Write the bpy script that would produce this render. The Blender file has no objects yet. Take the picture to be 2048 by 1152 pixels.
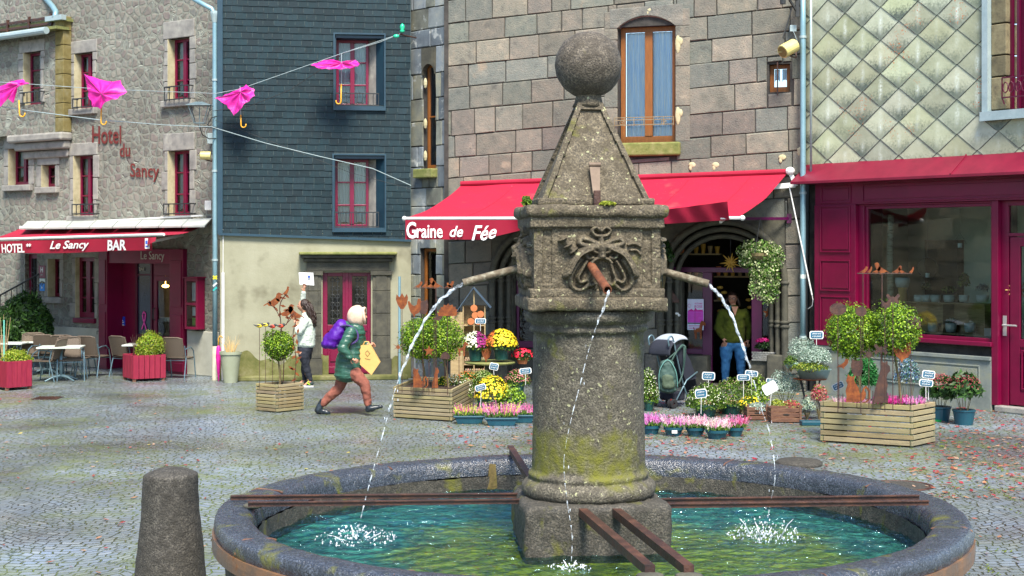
import bpy,bmesh,math,random
import numpy as np
from math import sin,cos,pi,radians,sqrt,atan2
from mathutils import Vector,Matrix,noise
random.seed(7);rng=np.random.default_rng(7)
sc=bpy.context.scene;COL=sc.collection
# ---------------------------------------------------------------- camera
F=2958.0;CX=1024.0;HY=490.0;EYE=2.5
cam_d=bpy.data.cameras.new("camera");cam=bpy.data.objects.new("camera",cam_d);COL.objects.link(cam)
cam.location=(0,0,EYE);cam.rotation_euler=(radians(90),0,0)
cam_d.sensor_width=36;cam_d.lens=F/2048*36;cam_d.shift_y=-(576-HY)/2048
cam_d.clip_end=500;cam_d.clip_start=0.1
sc.camera=cam
# ---------------------------------------------------------------- sky, sun, exposure
world=bpy.data.worlds.new("World");sc.world=world;world.use_nodes=True
wn=world.node_tree.nodes;wl=world.node_tree.links
sky=wn.new("ShaderNodeTexSky");sky.sky_type='NISHITA';sky.sun_disc=False
SUN_EL,SUN_AZ=radians(56),radians(170)
sky.sun_elevation=SUN_EL;sky.sun_rotation=SUN_AZ;sky.air_density=1.0;sky.dust_density=1.0;sky.ozone_density=2.5
wl.new(sky.outputs[0],wn["Background"].inputs[0]);wn["Background"].inputs[1].default_value=0.105
sd=bpy.data.lights.new("sun",'SUN');sd.energy=3.1;sd.angle=radians(18);sd.color=(1,.93,.82)
sun=bpy.data.objects.new("sun",sd);COL.objects.link(sun)
sdir=Vector((sin(SUN_AZ)*cos(SUN_EL),cos(SUN_AZ)*cos(SUN_EL),sin(SUN_EL)))
sun.rotation_euler=(-sdir).to_track_quat('-Z','Y').to_euler();sun.location=(0,0,30)
vs=sc.view_settings;vs.view_transform='Standard';vs.look='None';vs.gamma=1;vs.exposure=1.55
sc.cycles.max_bounces=8;sc.cycles.transparent_max_bounces=24;sc.cycles.caustics_reflective=False
# ---------------------------------------------------------------- pixel helpers
def P(x,y,Y):return Vector(((x-CX)/F*Y,Y,EYE-(y-HY)/F*Y))
def G(x,y):
 Y=F*EYE/(y-HY);return Vector(((x-CX)/F*Y,Y,0))
def onz(x,y,z):
 Y=F*(EYE-z)/(y-HY);return Vector(((x-CX)/F*Y,Y,z))
class Face:
 """vertical plane through two plan points; local frame u right, v inward, z up"""
 def __init__(s,p0,p1):
  s.o=Vector((p0[0],p0[1],0));d=Vector((p1[0]-p0[0],p1[1]-p0[1],0));s.len=d.length
  s.t=d.normalized();s.n=Vector((-s.t.y,s.t.x,0))
  s.M=Matrix(((s.t.x,s.n.x,0,s.o.x),(s.t.y,s.n.y,0,s.o.y),(0,0,1,0),(0,0,0,1)))
 def uz(s,x,y,v=0):
  d=Vector(((x-CX)/F,1,-(y-HY)/F));o=s.o+s.n*v
  k=(o.x*s.n.x+o.y*s.n.y)/(d.x*s.n.x+d.y*s.n.y)
  p=d*k;return((p-s.o).x*s.t.x+(p-s.o).y*s.t.y,p.z+EYE)
 def u(s,x,v=0):return s.uz(x,400,v)[0]
 def z(s,x,y,v=0):return s.uz(x,y,v)[1]
 def p(s,x,y,v=0):
  u,z=s.uz(x,y,v);return Vector((u,v,z))
 def w(s,x,y,v=0):return s.M@s.p(x,y,v)
 # ---------------------------------------------------------------- object helpers
WM={}
def thing(name,label,cat,loc=(0,0,0),rz=0,group=None,M=None):
 o=bpy.data.objects.new(name,None);COL.objects.link(o);o.empty_display_size=.1
 m=M.copy()if M is not None else Matrix.Translation(Vector(loc))@Matrix.Rotation(rz,4,'Z')
 o.matrix_world=m;WM[o.name]=m
 o['label']=label;o['category']=cat
 if group:o['group']=group
 return o
def tag(o,label,cat,group=None,kind=None):
 if label:o['label']=label
 if cat:o['category']=cat
 if group:o['group']=group
 if kind:o['kind']=kind
 return o
KIDS={}
def link(o,parent=None):
 COL.objects.link(o)
 if parent is not None:
  o.parent=parent;WM[o.name]=WM[parent.name];KIDS.setdefault(parent.name,[]).append(o)
 return o
def dup(root,loc,rz=0,label=None,group=None,scale=1):
 r=root.copy();COL.objects.link(r)
 m=Matrix.Translation(Vector(loc))@Matrix.Rotation(rz,4,'Z')@Matrix.Scale(scale,4);r.matrix_world=m;WM[r.name]=m
 if label:r['label']=label
 if group:r['group']=group
 for ch in KIDS.get(root.name,[]):
  c=ch.copy();link(c,r)
  for g in KIDS.get(ch.name,[]):link(g.copy(),c)
 return r
SPLIT={'jamb_stones','plinth','mossy_base','arch_jamb','arch_plinth','shop_plinth','arm','bar_cap','curtain','mortar_patch','cement_joint','bow','seat_frame','opening_trim','pane','frame','roof','papers','junction','straps','door_surround','grille','handle','upper_window_frame','bracket','chain','shop_front_frame','planks','iron_bar','rim_joint','jamb','lantern_frame','stone_reveal'}
class MB:
 def __init__(s,M=None):s.v=[];s.f=[];s.c=[];s.M=M;s.uv=None
 def add(s,vs,fs,col=None):
  b=len(s.v)
  if s.M is not None:vs=[s.M@Vector(p)for p in vs]
  s.v.extend([tuple(p)for p in vs])
  for i,f in enumerate(fs):
   s.f.append(tuple(b+k for k in f));s.c.append(col[i]if isinstance(col,list)else col)
  return s
 def box(s,x0,x1,y0,y1,z0,z1,col=None):
  return s.add([(x0,y0,z0),(x1,y0,z0),(x1,y1,z0),(x0,y1,z0),(x0,y0,z1),(x1,y0,z1),(x1,y1,z1),(x0,y1,z1)],
 [(0,3,2,1),(4,5,6,7),(0,1,5,4),(1,2,6,5),(2,3,7,6),(3,0,4,7)],col)
 def bar(s,a,b,w,h,col=None,up=(0,0,1)):
  a=Vector(a);b=Vector(b);d=(b-a).normalized();u=Vector(up)
  if abs(d.dot(u))>.99:u=Vector((0,1,0))
  sd_=d.cross(u).normalized()*w/2;u=sd_.cross(d).normalized()*h/2
  vs=[a-sd_-u,a+sd_-u,a+sd_+u,a-sd_+u,b-sd_-u,b+sd_-u,b+sd_+u,b-sd_+u]
  return s.add(vs,[(0,1,2,3),(7,6,5,4),(0,4,5,1),(1,5,6,2),(2,6,7,3),(3,7,4,0)],col)
 def tube(s,pts,r,n=8,col=None,cap=True):
  pts=[Vector(p)for p in pts];m=len(pts)
  rs=r if isinstance(r,(list,tuple))else[r]*m
  vs=[];prev=None
  for i,p in enumerate(pts):
   d=(pts[min(i+1,m-1)]-pts[max(i-1,0)]).normalized()
   if prev is None:a=d.orthogonal().normalized()
   else:
    a=prev-d*prev.dot(d)
    a=a.normalized()if a.length>1e-6 else d.orthogonal().normalized()
   prev=a;b=d.cross(a)
   for k in range(n):vs.append(p+(a*cos(2*pi*k/n)+b*sin(2*pi*k/n))*rs[i])
  fs=[]
  for i in range(m-1):
   for k in range(n):
    k2=(k+1)%n;fs.append((i*n+k,i*n+k2,(i+1)*n+k2,(i+1)*n+k))
  if cap:fs.append(tuple(range(n-1,-1,-1)));fs.append(tuple((m-1)*n+k for k in range(n)))
  return s.add(vs,fs,col)
 def lathe(s,prof,c=(0,0,0),n=24,col=None,a0=0,a1=2*pi):
  full=abs(a1-a0-2*pi)<1e-6;k_=n if full else n+1;vs=[]
  for r,z in prof:
   for k in range(k_):
    t=a0+(a1-a0)*k/n;vs.append((c[0]+r*cos(t),c[1]+r*sin(t),c[2]+z))
  fs=[]
  for i in range(len(prof)-1):
   for k in range(n):
    k2=(k+1)%k_;fs.append((i*k_+k,i*k_+k2,(i+1)*k_+k2,(i+1)*k_+k))
  return s.add(vs,fs,col)
 def sphere(s,c,r,nu=12,nv=8,col=None):
  r=r if isinstance(r,(list,tuple))else(r,r,r)
  vs=[]
  for j in range(nv+1):
   t=pi*j/nv
   for k in range(nu):vs.append((c[0]+r[0]*sin(t)*cos(2*pi*k/nu),c[1]+r[1]*sin(t)*sin(2*pi*k/nu),c[2]-r[2]*cos(t)))
  fs=[(j*nu+k,j*nu+(k+1)%nu,(j+1)*nu+(k+1)%nu,(j+1)*nu+k)for j in range(nv)for k in range(nu)]
  return s.add(vs,fs,col)
 def prism(s,poly,y0,y1,col=None):
  """polygon in x-z extruded along y"""
  n=len(poly)
  vs=[(p[0],y0,p[1])for p in poly]+[(p[0],y1,p[1])for p in poly]
  fs=[tuple(range(n)),tuple(range(2*n-1,n-1,-1))]+[(i,i+n,(i+1)%n+n,(i+1)%n)for i in range(n)]
  return s.add(vs,fs,col)
 def slab(s,poly,z0,z1,col=None):
  n=len(poly)
  vs=[(p[0],p[1],z0)for p in poly]+[(p[0],p[1],z1)for p in poly]
  fs=[tuple(range(n-1,-1,-1)),tuple(range(n,2*n))]+[(i,(i+1)%n,(i+1)%n+n,i+n)for i in range(n)]
  return s.add(vs,fs,col)
 def grid(s,fn,nu,nv,col=None):
  vs=[fn(i/nu,j/nv)for j in range(nv+1)for i in range(nu+1)]
  return s.add(vs,[(j*(nu+1)+i,j*(nu+1)+i+1,(j+1)*(nu+1)+i+1,(j+1)*(nu+1)+i)for j in range(nv)for i in range(nu)],col)
 def quads(s,V,cols):
  """V (n,4,3) numpy, cols (n,3)"""
  b=len(s.v);n=len(V);s.v.extend(map(tuple,V.reshape(-1,3).tolist()))
  s.f.extend([(b+4*i,b+4*i+1,b+4*i+2,b+4*i+3)for i in range(n)]);s.c.extend(map(tuple,cols.tolist()));return s
 def clusters(s,gap=.03):
  par=list(range(len(s.v)))
  def find(a):
   while par[a]!=a:par[a]=par[par[a]];a=par[a]
   return a
  for f in s.f:
   for k in f[1:]:par[find(k)]=find(f[0])
  comp={}
  for i,f in enumerate(s.f):comp.setdefault(find(f[0]),[]).append(i)
  bb=[]
  for ids in comp.values():
   A=np.array([s.v[k]for i in ids for k in s.f[i]]);bb.append([A.min(0)-gap,A.max(0)+gap,ids])
  out=[]
  for b in bb:
   hit=[o for o in out if any((b[0]<p[1]).all()and(b[1]>p[0]).all()for p in o)]
   m_=[b]
   for o in hit:m_+=o
   out=[o for o in out if not any(o is h for h in hit)]
   out.append(m_)
  return[[i for p in o for i in p[2]]for o in out]
 def build(s,name,m,parent=None,smooth=False,world=None,bevel=0,base=None):
  """world=True: verts are world coords, moved into the parent's frame (default when s.M was given)"""
  if world is None:world=s.M is not None
  if name in SPLIT and parent is not None:
   cl=s.clusters()
   if len(cl)>1:
    for ids in cl:
     q=MB(s.M);mp={}
     for i in ids:
      for k in s.f[i]:
       if k not in mp:mp[k]=len(q.v);q.v.append(s.v[k])
      q.f.append(tuple(mp[k]for k in s.f[i]));q.c.append(s.c[i])
     o=q.build(name+' ',m,parent,smooth,world,bevel,base)
    return o
  name=name.strip()
  if name=='pane' and len(s.f)%6==0:s.f=s.f[2::6];s.c=s.c[2::6]
  me=bpy.data.meshes.new(name)
  vs=s.v;pos=None
  if world and parent is not None:
   A=np.array(s.v,dtype=float);I=np.array(WM[parent.name].inverted());vs=(A@I[:3,:3].T+I[:3,3]).tolist()
  elif parent is None:
   A=np.array(s.v,dtype=float);mn=A.min(0);mx=A.max(0)
   pos=Vector(base)if base is not None else Vector(((mn[0]+mx[0])/2,(mn[1]+mx[1])/2,mn[2]));vs=(A-np.array(pos)).tolist()
  me.from_pydata(vs,[],s.f)
  if any(c is not None for c in s.c):
   a=me.color_attributes.new("col",'FLOAT_COLOR','CORNER')
   arr=[]
   for f,c in zip(s.f,s.c):
    c=c or(1,1,1);arr.extend((c[0],c[1],c[2],1.0)*len(f))
   a.data.foreach_set("color",np.array(arr,dtype=np.float32))
  if s.uv is not None:
   l=me.uv_layers.new(name="UVMap");l.data.foreach_set("uv",np.array(s.uv,dtype=np.float32).ravel())
  if smooth:me.shade_smooth()
  kd=name in('flowers','buds')
  me.materials.append(m);me.update()
  o=bpy.data.objects.new(name,me);link(o,parent)
  if kd:o['kind']='stuff'
  if pos is not None:o.location=pos;WM[o.name]=Matrix.Translation(pos)
  if bevel:
   bm_=o.modifiers.new("bevel",'BEVEL');bm_.width=bevel;bm_.segments=2;bm_.limit_method='ANGLE';bm_.angle_limit=radians(40)
  return o
def holes_wall(mb,u0,u1,z0,z1,v0,v1,holes,col=None):
 us=sorted(set([u0,u1]+[h[0]for h in holes]+[h[1]for h in holes]));us=[u for u in us if u0<=u<=u1]
 zs=sorted(set([z0,z1]+[h[2]for h in holes]+[h[3]for h in holes]));zs=[z for z in zs if z0<=z<=z1]
 def solid(i,j):
  if i<0 or j<0 or i>=len(us)-1 or j>=len(zs)-1:return False
  a=(us[i]+us[i+1])/2;b=(zs[j]+zs[j+1])/2
  return not any(h[0]<a<h[1]and h[2]<b<h[3]for h in holes)
 for i in range(len(us)-1):
  for j in range(len(zs)-1):
   if not solid(i,j):continue
   a,b,c,d=us[i],us[i+1],zs[j],zs[j+1]
   V=[(a,v0,c),(b,v0,c),(b,v0,d),(a,v0,d),(a,v1,c),(b,v1,c),(b,v1,d),(a,v1,d)];f=[(0,1,2,3),(7,6,5,4)]
   if not solid(i-1,j):f.append((4,0,3,7))
   if not solid(i+1,j):f.append((1,5,6,2))
   if not solid(i,j-1):f.append((4,5,1,0))
   if not solid(i,j+1):f.append((3,2,6,7))
   mb.add(V,f,col)
   # ---------------------------------------------------------------- materials
class NT:
 def __init__(s,name):
  s.m=bpy.data.materials.new(name);s.m.use_nodes=True;s.t=s.m.node_tree;s.n=s.t.nodes;s.b=s.n["Principled BSDF"]
  s.tc=s.n.new("ShaderNodeTexCoord")
 def new(s,k,**kw):
  x=s.n.new(k)
  for a,b in kw.items():
   if a.startswith('i_'):
    kk=a[2:].replace('_',' ')
    x.inputs[int(kk)if kk.isdigit()else kk].default_value=b
   else:setattr(x,a,b)
  return x
 def l(s,a,b):s.t.links.new(a,b)
 def noise(s,scale,detail=4,vec=None,rough=.6,dist=0):
  x=s.new("ShaderNodeTexNoise");x.inputs['Scale'].default_value=scale;x.inputs['Detail'].default_value=detail
  x.inputs['Roughness'].default_value=rough;x.inputs['Distortion'].default_value=dist
  s.l(vec or s.tc.outputs['Object'],x.inputs['Vector']);return x
 def ramp(s,fac,stops,interp='LINEAR'):
  r=s.new("ShaderNodeValToRGB");e=r.color_ramp.elements;r.color_ramp.interpolation=interp
  e[0].position=stops[0][0];e[0].color=(*stops[0][1],1);e[1].position=stops[-1][0];e[1].color=(*stops[-1][1],1)
  for p,c in stops[1:-1]:k=e.new(p);k.color=(*c,1)
  s.l(fac,r.inputs[0]);return r
 def mix(s,fac,a,b,mode='MIX'):
  x=s.new("ShaderNodeMix",data_type='RGBA',blend_type=mode)
  for v,i in((fac,0),(a,6),(b,7)):
   if isinstance(v,(int,float)):x.inputs[i].default_value=v
   elif isinstance(v,tuple):x.inputs[i].default_value=(*v,1)
   else:s.l(v,x.inputs[i])
  return x.outputs[2]
 def math(s,op,a,b=0.0,c=None):
  x=s.new("ShaderNodeMath",operation=op)
  for v,i in((a,0),(b,1),(c,2)):
   if v is None:continue
   if isinstance(v,(int,float)):x.inputs[i].default_value=v
   else:s.l(v,x.inputs[i])
  return x.outputs[0]
 def mr(s,v,a,b,c=0.0,d=1.0):
  x=s.new("ShaderNodeMapRange");s.l(v,x.inputs[0])
  for i,k in enumerate((a,b,c,d)):x.inputs[i+1].default_value=k
  return x.outputs[0]
 def bump(s,h,strength=.5,dist=.01,prev=None):
  x=s.new("ShaderNodeBump");x.inputs['Strength'].default_value=strength;x.inputs['Distance'].default_value=dist
  s.l(h,x.inputs['Height'])
  if prev is not None:s.l(prev.outputs[0],x.inputs['Normal'])
  return x
def vivid(c,k=1.2):
 l=.2126*c[0]+.7152*c[1]+.0722*c[2];return tuple(max(0,l+(x-l)*k)for x in c)
def pm(name,cols,sc_=4,rough=.7,bump=0,bsc=40,metal=0,attr=False,spots=None,rv=0,bd=.01,dist=0,coat=0,spec=None,stretch=None,trans=0):
 t=NT(name);vec=None;cols=[vivid(c)for c in cols]
 if stretch:
  mp=t.new("ShaderNodeMapping");mp.inputs['Scale'].default_value=stretch;t.l(t.tc.outputs['Object'],mp.inputs[0]);vec=mp.outputs[0]
 n=t.noise(sc_,6,vec,.65,dist);k=len(cols)
 if k==1:cols=[cols[0],cols[0]];k=2
 c=t.ramp(n.outputs[0],[(.3+.4*i/(k-1),cc)for i,cc in enumerate(cols)]).outputs[0]
 if attr:
  a=t.new("ShaderNodeAttribute",attribute_name="col");c=t.mix(1.0,c,a.outputs[0],'MULTIPLY')
 for(sc2,lo,hi,color)in(spots or[]):
  q=t.noise(sc2,3,None,.6);c=t.mix(t.mr(q.outputs[0],lo,hi),c,color)
 t.l(c,t.b.inputs['Base Color']);t.b.inputs['Roughness'].default_value=rough;t.b.inputs['Metallic'].default_value=metal
 if spec is not None:t.b.inputs['Specular IOR Level'].default_value=spec
 if rv:t.l(t.mr(n.outputs[0],.3,.7,max(rough-rv,.05),min(rough+rv,1)),t.b.inputs['Roughness'])
 if coat:t.b.inputs['Coat Weight'].default_value=coat;t.b.inputs['Coat Roughness'].default_value=.08
 if bump:t.l(t.bump(t.noise(bsc,4,vec).outputs[0],bump,bd).outputs[0],t.b.inputs['Normal'])
 return t.m
MT={}
MT['stone_f']=None
def fountain_stone(name,c1,c2,wet=False,moss_lo=.56,lichen=True,moss_z=None):
 t=NT(name);g=t.noise(90,3);m=t.noise(2.2,4);o=t.noise(18,4)
 c=t.ramp(g.outputs[0],[(.36,tuple(x*.35 for x in c1)),(.5,c1),(.66,c2)]).outputs[0]
 c=t.mix(t.mr(o.outputs[0],.35,.7),c,tuple(x*.55 for x in c1),'MIX')
 if lichen:
  v=t.noise(30,2);c=t.mix(t.mr(v.outputs[0],.66,.70,0,.85),c,(.36,.36,.20))
 ms=t.noise(5,4,dist=.4);geo=t.tc.outputs['Object'];f=t.mr(ms.outputs[0],moss_lo,moss_lo+.12)
 if moss_z:
  sx=t.new("ShaderNodeSeparateXYZ");t.l(geo,sx.inputs[0]);z=sx.outputs[2]
  band=t.math('MULTIPLY',t.mr(z,moss_z[0]-.12,moss_z[0]),t.mr(z,moss_z[1],moss_z[1]+.15,1,0))
  big=t.noise(3.0,4);f2=t.mr(t.math('ADD',t.math('MULTIPLY',band,.20),big.outputs[0]),.62,.74)
  f=t.math('MAXIMUM',f,f2)
 c=t.mix(t.math('MULTIPLY',f,t.mr(o.outputs[0],.3,.6,.35,1)),c,(.125,.125,.012))
 t.l(c,t.b.inputs['Base Color'])
 r0,r1=(.10,.34)if wet else(.6,.9)
 t.l(t.mr(o.outputs[0],.3,.7,r0,r1),t.b.inputs['Roughness'])
 if wet:t.b.inputs['Specular IOR Level'].default_value=.8
 b=t.bump(o.outputs[0],.5,.02);b2=t.bump(g.outputs[0],.9,.008,b);t.l(b2 .outputs[0],t.b.inputs['Normal'])
 return t.m
MT['fstone']=fountain_stone('fountain_granite',(.10,.08,.048),(.20,.165,.10),moss_lo=.60)
MT['fball']=fountain_stone('ball_granite',(.085,.07,.05),(.19,.16,.115),moss_lo=.66,lichen=False)
MT['slateback']=pm('slate_backing',[(.006,.012,.015),(.01,.02,.025)],5,.9)
MT['fcol']=fountain_stone('column_granite',(.10,.088,.062),(.21,.19,.135),moss_lo=.62,moss_z=(1.17,1.36))
MT['frim']=fountain_stone('wet_rim_granite_sky_tint',(.045,.052,.065),(.12,.14,.175),wet=True,moss_lo=.58,lichen=False)  # bluish cast is sky reflection put into the stone colour
MT['fwall']=fountain_stone('basin_wall_granite',(.06,.055,.042),(.14,.12,.09),moss_lo=.57,lichen=False)
MT['bollard']=fountain_stone('bollard_granite',(.05,.045,.035),(.12,.108,.085),moss_lo=.9,lichen=False)
def rubble():
 t=NT('rubble_masonry');mp=t.new("ShaderNodeMapping");mp.inputs['Scale'].default_value=(1,1,1.25)
 ds=t.noise(3,2);va=t.new("ShaderNodeVectorMath",operation='SCALE');va.inputs['Scale'].default_value=.08
 t.l(ds.outputs[1],va.inputs[0]);vb=t.new("ShaderNodeVectorMath",operation='ADD');t.l(t.tc.outputs['Object'],vb.inputs[0]);t.l(va.outputs[0],vb.inputs[1])
 t.l(vb.outputs[0],mp.inputs[0])
 v1=t.new("ShaderNodeTexVoronoi",feature='F1');v1 .inputs['Scale'].default_value=5.4;v1 .inputs['Randomness'].default_value=.8
 v2=t.new("ShaderNodeTexVoronoi",feature='DISTANCE_TO_EDGE');v2 .inputs['Scale'].default_value=5.4;v2 .inputs['Randomness'].default_value=.8
 t.l(mp.outputs[0],v1 .inputs['Vector']);t.l(mp.outputs[0],v2 .inputs['Vector'])
 sp=t.new("ShaderNodeSeparateColor");t.l(v1 .outputs['Color'],sp.inputs[0])
 c=t.ramp(sp.outputs[0],[(0,(.09,.09,.085)),(.25,(.16,.15,.13)),(.5,(.15,.12,.12)),(.75,(.24,.23,.195)),(1,(.12,.13,.125))]).outputs[0]
 n=t.noise(14,5);c=t.mix(t.mr(n.outputs[0],.35,.7,0,.6),c,(.26,.23,.17))
 w=t.noise(9,3);w2=t.noise(1.3,2)
 c=t.mix(t.math('MULTIPLY',t.mr(w.outputs[0],.6,.66,0,.7),t.mr(w2 .outputs[0],.50,.60)),c,(.46,.47,.40))
 e=t.math('ADD',v2 .outputs[0],t.math('MULTIPLY',t.math('SUBTRACT',n.outputs[0],.5),.07))
 mort=t.mr(e,.07,.13,1,0)
 mc=t.ramp(t.noise(5,4).outputs[0],[(.3,(.21,.22,.18)),(.7,(.32,.33,.275))]).outputs[0]
 c=t.mix(mort,c,mc)
 dn=t.noise(.5,3);c=t.mix(t.mr(dn.outputs[0],.45,.7,0,.35),c,(.10,.10,.075))
 t.l(c,t.b.inputs['Base Color']);t.b.inputs['Roughness'].default_value=.9
 h=t.mr(e,.0,.16);h2=t.math('ADD',t.math('MULTIPLY',h,1.0),t.math('MULTIPLY',n.outputs[0],.4))
 lip=t.mr(e,.05,.09,.8,0)
 t.l(t.bump(t.math('ADD',h2,lip),.8,.04).outputs[0],t.b.inputs['Normal']);return t.m
MT['rubble']=rubble()
MT['ashlar']=pm('ashlar_lava_stone',[(.58,.58,.58),(.9,.92,.88),(1.05,1.02,.96),(1.4,1.32,1.2)],5,.85,1.0,38,attr=True,bd=.012,
 spots=[(55,.36,.31,(.025,.025,.025)),(2.2,.64,.74,(.27,.22,.16)),(1.1,.60,.75,(.10,.10,.08))])
MT['mortar']=pm('old_mortar',[(.02,.02,.018),(.06,.055,.05)],6,.95,.5,40)
MT['patch']=pm('broken_mortar_patch',[(.40,.36,.22),(.50,.46,.32)],12,.95,.6,40)
MT['dressed']=pm('dressed_stone',[(.16,.155,.145),(.25,.24,.22),(.33,.32,.28)],5,.85,.5,60,spots=[(3,.60,.72,(.40,.39,.33))])
MT['jamb']=pm('jamb_stone',[(.30,.27,.17),(.44,.40,.27),(.52,.48,.34)],5,.85,.4,60)
MT['bluestone']=pm('weathered_blue_stone',[(.06,.065,.07),(.105,.115,.12),(.15,.15,.135)],2.6,.75,.5,50,attr=True,spots=[(4.5,.60,.68,(.33,.35,.34)),(60,.33,.29,(.02,.02,.02))])
MT['sillmoss']=pm('mossy_sill_stone',[(.10,.12,.04),(.17,.18,.07),(.25,.24,.12)],7,.9,.6,50)
MT['darkstone']=pm('dark_lava_stone',[(.03,.03,.024),(.06,.058,.045),(.095,.09,.066)],6,.8,.5,60)
MT['slate']=pm('slate_shingle',[(.3,.3,.3),(.46,.46,.46),(.62,.62,.6)],7,.68,spec=.25,bump=.3,bsc=30,attr=True,rv=.12,stretch=(4,1,1))
MT['plaster']=pm('lime_render',[(.20,.195,.14),(.27,.265,.195),(.32,.315,.24)],1.1,.93,.35,30,spots=[(1.6,.56,.74,(.13,.12,.075))])
MT['mossbase']=pm('mossy_render_base',[(.07,.08,.025),(.13,.13,.055),(.20,.19,.11)],4,.93,.5,30)
MT['paleplaster']=pm('grey_render',[(.30,.30,.25),(.40,.40,.34),(.50,.49,.42)],1.8,.93,.3,30)
MT['burg']=pm('burgundy_paint',[(.105,.0,.024),(.155,.002,.034)],2.5,.4,.12,12)
MT['burgd']=pm('deep_burgundy_paint',[(.06,.0,.017),(.085,.0,.023)],2.5,.38,.12,12)
MT['redcap']=pm('red_zinc_flashing',[(.12,.008,.022),(.18,.016,.034)],3,.4,.1,8)
MT['plum']=pm('plum_paint',[(.05,.002,.03),(.075,.004,.045)],3,.4)
MT['wood']=pm('brown_window_wood',[(.15,.055,.015),(.23,.09,.028)],5,.55,.3,30,stretch=(8,8,1))
MT['zinc']=pm('zinc_pipe',[(.19,.30,.34),(.27,.40,.44)],3,.4,.08,20,metal=.35,spots=[(40,.66,.72,(.10,.16,.18))])
MT['zincpale']=pm('pale_zinc',[(.30,.37,.38),(.40,.47,.47)],6,.5,.1,20,metal=.2,spots=[(30,.62,.68,(.30,.36,.36))])
MT['iron']=pm('black_iron',[(.012,.014,.015),(.03,.032,.032)],20,.5)
MT['rail']=pm('burgundy_iron',[(.07,.005,.02)],20,.5)
MT['rust']=pm('rusted_steel',[(.07,.022,.010),(.15,.045,.018),(.24,.085,.03)],14,.9,.5,60)
MT['rustdark']=pm('dark_rusted_iron',[(.018,.010,.009),(.045,.020,.014),(.09,.04,.024)],9,.55,.5,60,rv=.15)
MT['bandiron']=pm('wet_iron_band',[(.10,.075,.06),(.17,.11,.075),(.25,.14,.08)],5,.4,.35,40,rv=.12,metal=.3,spots=[(12,.62,.68,(.22,.09,.03))])
MT['white']=pm('white_paint',[(.62,.62,.60),(.75,.75,.72)],6,.5)
MT['letter']=pm('white_lettering',[(.80,.80,.78)],6,.6)
MT['gletter']=pm('grey_lettering',[(.42,.40,.36),(.5,.48,.42)],6,.6)
MT['redletter']=pm('faded_red_lettering',[(.09,.012,.012),(.15,.03,.025)],14,.9)
MT['cream']=pm('cream_lamp_housing',[(.50,.45,.20),(.60,.54,.28)],6,.5)
MT['awn']=pm('red_awning_canvas',[(.26,.008,.028),(.38,.014,.042)],1.2,.85,.25,300,spots=[(1.3,.60,.80,(.42,.09,.08)),(40,.72,.75,(.6,.3,.3))])
MT['val']=pm('crimson_valance_canvas',[(.20,.0,.022),(.27,.003,.03)],1.5,.8,.25,300)
MT['awnd']=pm('wine_awning_canvas',[(.22,.0,.024),(.29,.004,.035)],1.5,.8,.25,300)
MT['sheet']=pm('weathered_sheet_roof',[(.30,.32,.30),(.44,.46,.43)],2.5,.6,.2,20)
MT['pine']=pm('planter_timber',[(.75,.75,.75),(1,1,1),(1.2,1.15,1.0)],4,.8,.4,30,attr=True,stretch=(1,1,7),spots=[(5,.70,.74,(.07,.045,.02))])
MT['redwood']=pm('red_stained_planks',[(.17,.008,.03),(.26,.025,.045)],5,.75,.3,30,stretch=(6,6,1))
MT['soil']=pm('potting_soil',[(.02,.013,.008),(.05,.03,.018)],20,1,.8,40)
MT['vc']=pm('painted_mixed',[(.85,.85,.85),(1,1,1)],12,.6,attr=True)
MT['cloth']=pm('fabric',[(.8,.8,.8),(1,1,1)],20,.85,.3,60,attr=True)
MT['skin']=pm('skin',[(.42,.22,.15),(.50,.28,.20)],12,.5)
MT['hair']=pm('dark_hair',[(.012,.007,.005),(.035,.018,.012)],40,.4,.8,60,stretch=(3,3,.6))
MT['puffer']=pm('green_puffer_shell',[(.022,.065,.045),(.045,.11,.08)],10,.32,.4,26,stretch=(.3,.3,1.6),bd=.03)
MT['wick']=None
MT['chairmetal']=pm('grey_blue_metal',[(.11,.17,.20),(.17,.24,.27)],8,.35,metal=.4)
MT['tabletop']=pm('pale_table_top',[(.55,.60,.54),(.66,.70,.64)],4,.35,spots=[(3,.6,.75,(.45,.52,.46))])
MT['potteal']=pm('teal_plastic_pot',[(.012,.05,.075),(.02,.075,.10)],5,.38)
MT['potgreen']=pm('green_plastic_pot',[(.01,.045,.04),(.02,.07,.06)],5,.35)
MT['potgrey']=pm('sage_plastic_pot',[(.26,.28,.20),(.31,.33,.25)],5,.6)
MT['terra']=pm('terracotta',[(.36,.13,.06),(.45,.18,.09)],8,.85)
MT['ceram']=pm('pale_ceramic',[(.50,.58,.55),(.64,.70,.66)],8,.4)
MT['galv']=pm('galvanised_tub',[(.22,.34,.34),(.34,.46,.45)],8,.4,metal=.3)
MT['gold']=pm('straw_star',[(.40,.24,.06),(.55,.35,.11)],20,.6)
MT['kraft']=pm('kraft_paper',[(.52,.34,.14),(.60,.41,.18)],5,.8,.2,20)
MT['purple']=pm('purple_nylon',[(.04,.003,.16),(.08,.006,.26)],6,.55,.3,14)
MT['pink']=None
MT['birch']=pm('birch_bark',[(.10,.09,.06),(.48,.46,.34),(.62,.60,.46)],9,.8,.3,30,stretch=(1,1,5))
MT['bark']=pm('shrub_bark',[(.10,.08,.04),(.22,.18,.10)],20,.9,.5,60)
MT['cratewood']=pm('dark_crate_wood',[(.06,.03,.02),(.12,.06,.04),(.20,.12,.07)],5,.8,.4,30,stretch=(1,1,8))
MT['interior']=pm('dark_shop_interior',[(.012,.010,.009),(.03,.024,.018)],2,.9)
MT['interior2']=pm('shop_back_wall',[(.42,.50,.40),(.55,.62,.50)],1.5,.8)
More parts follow.
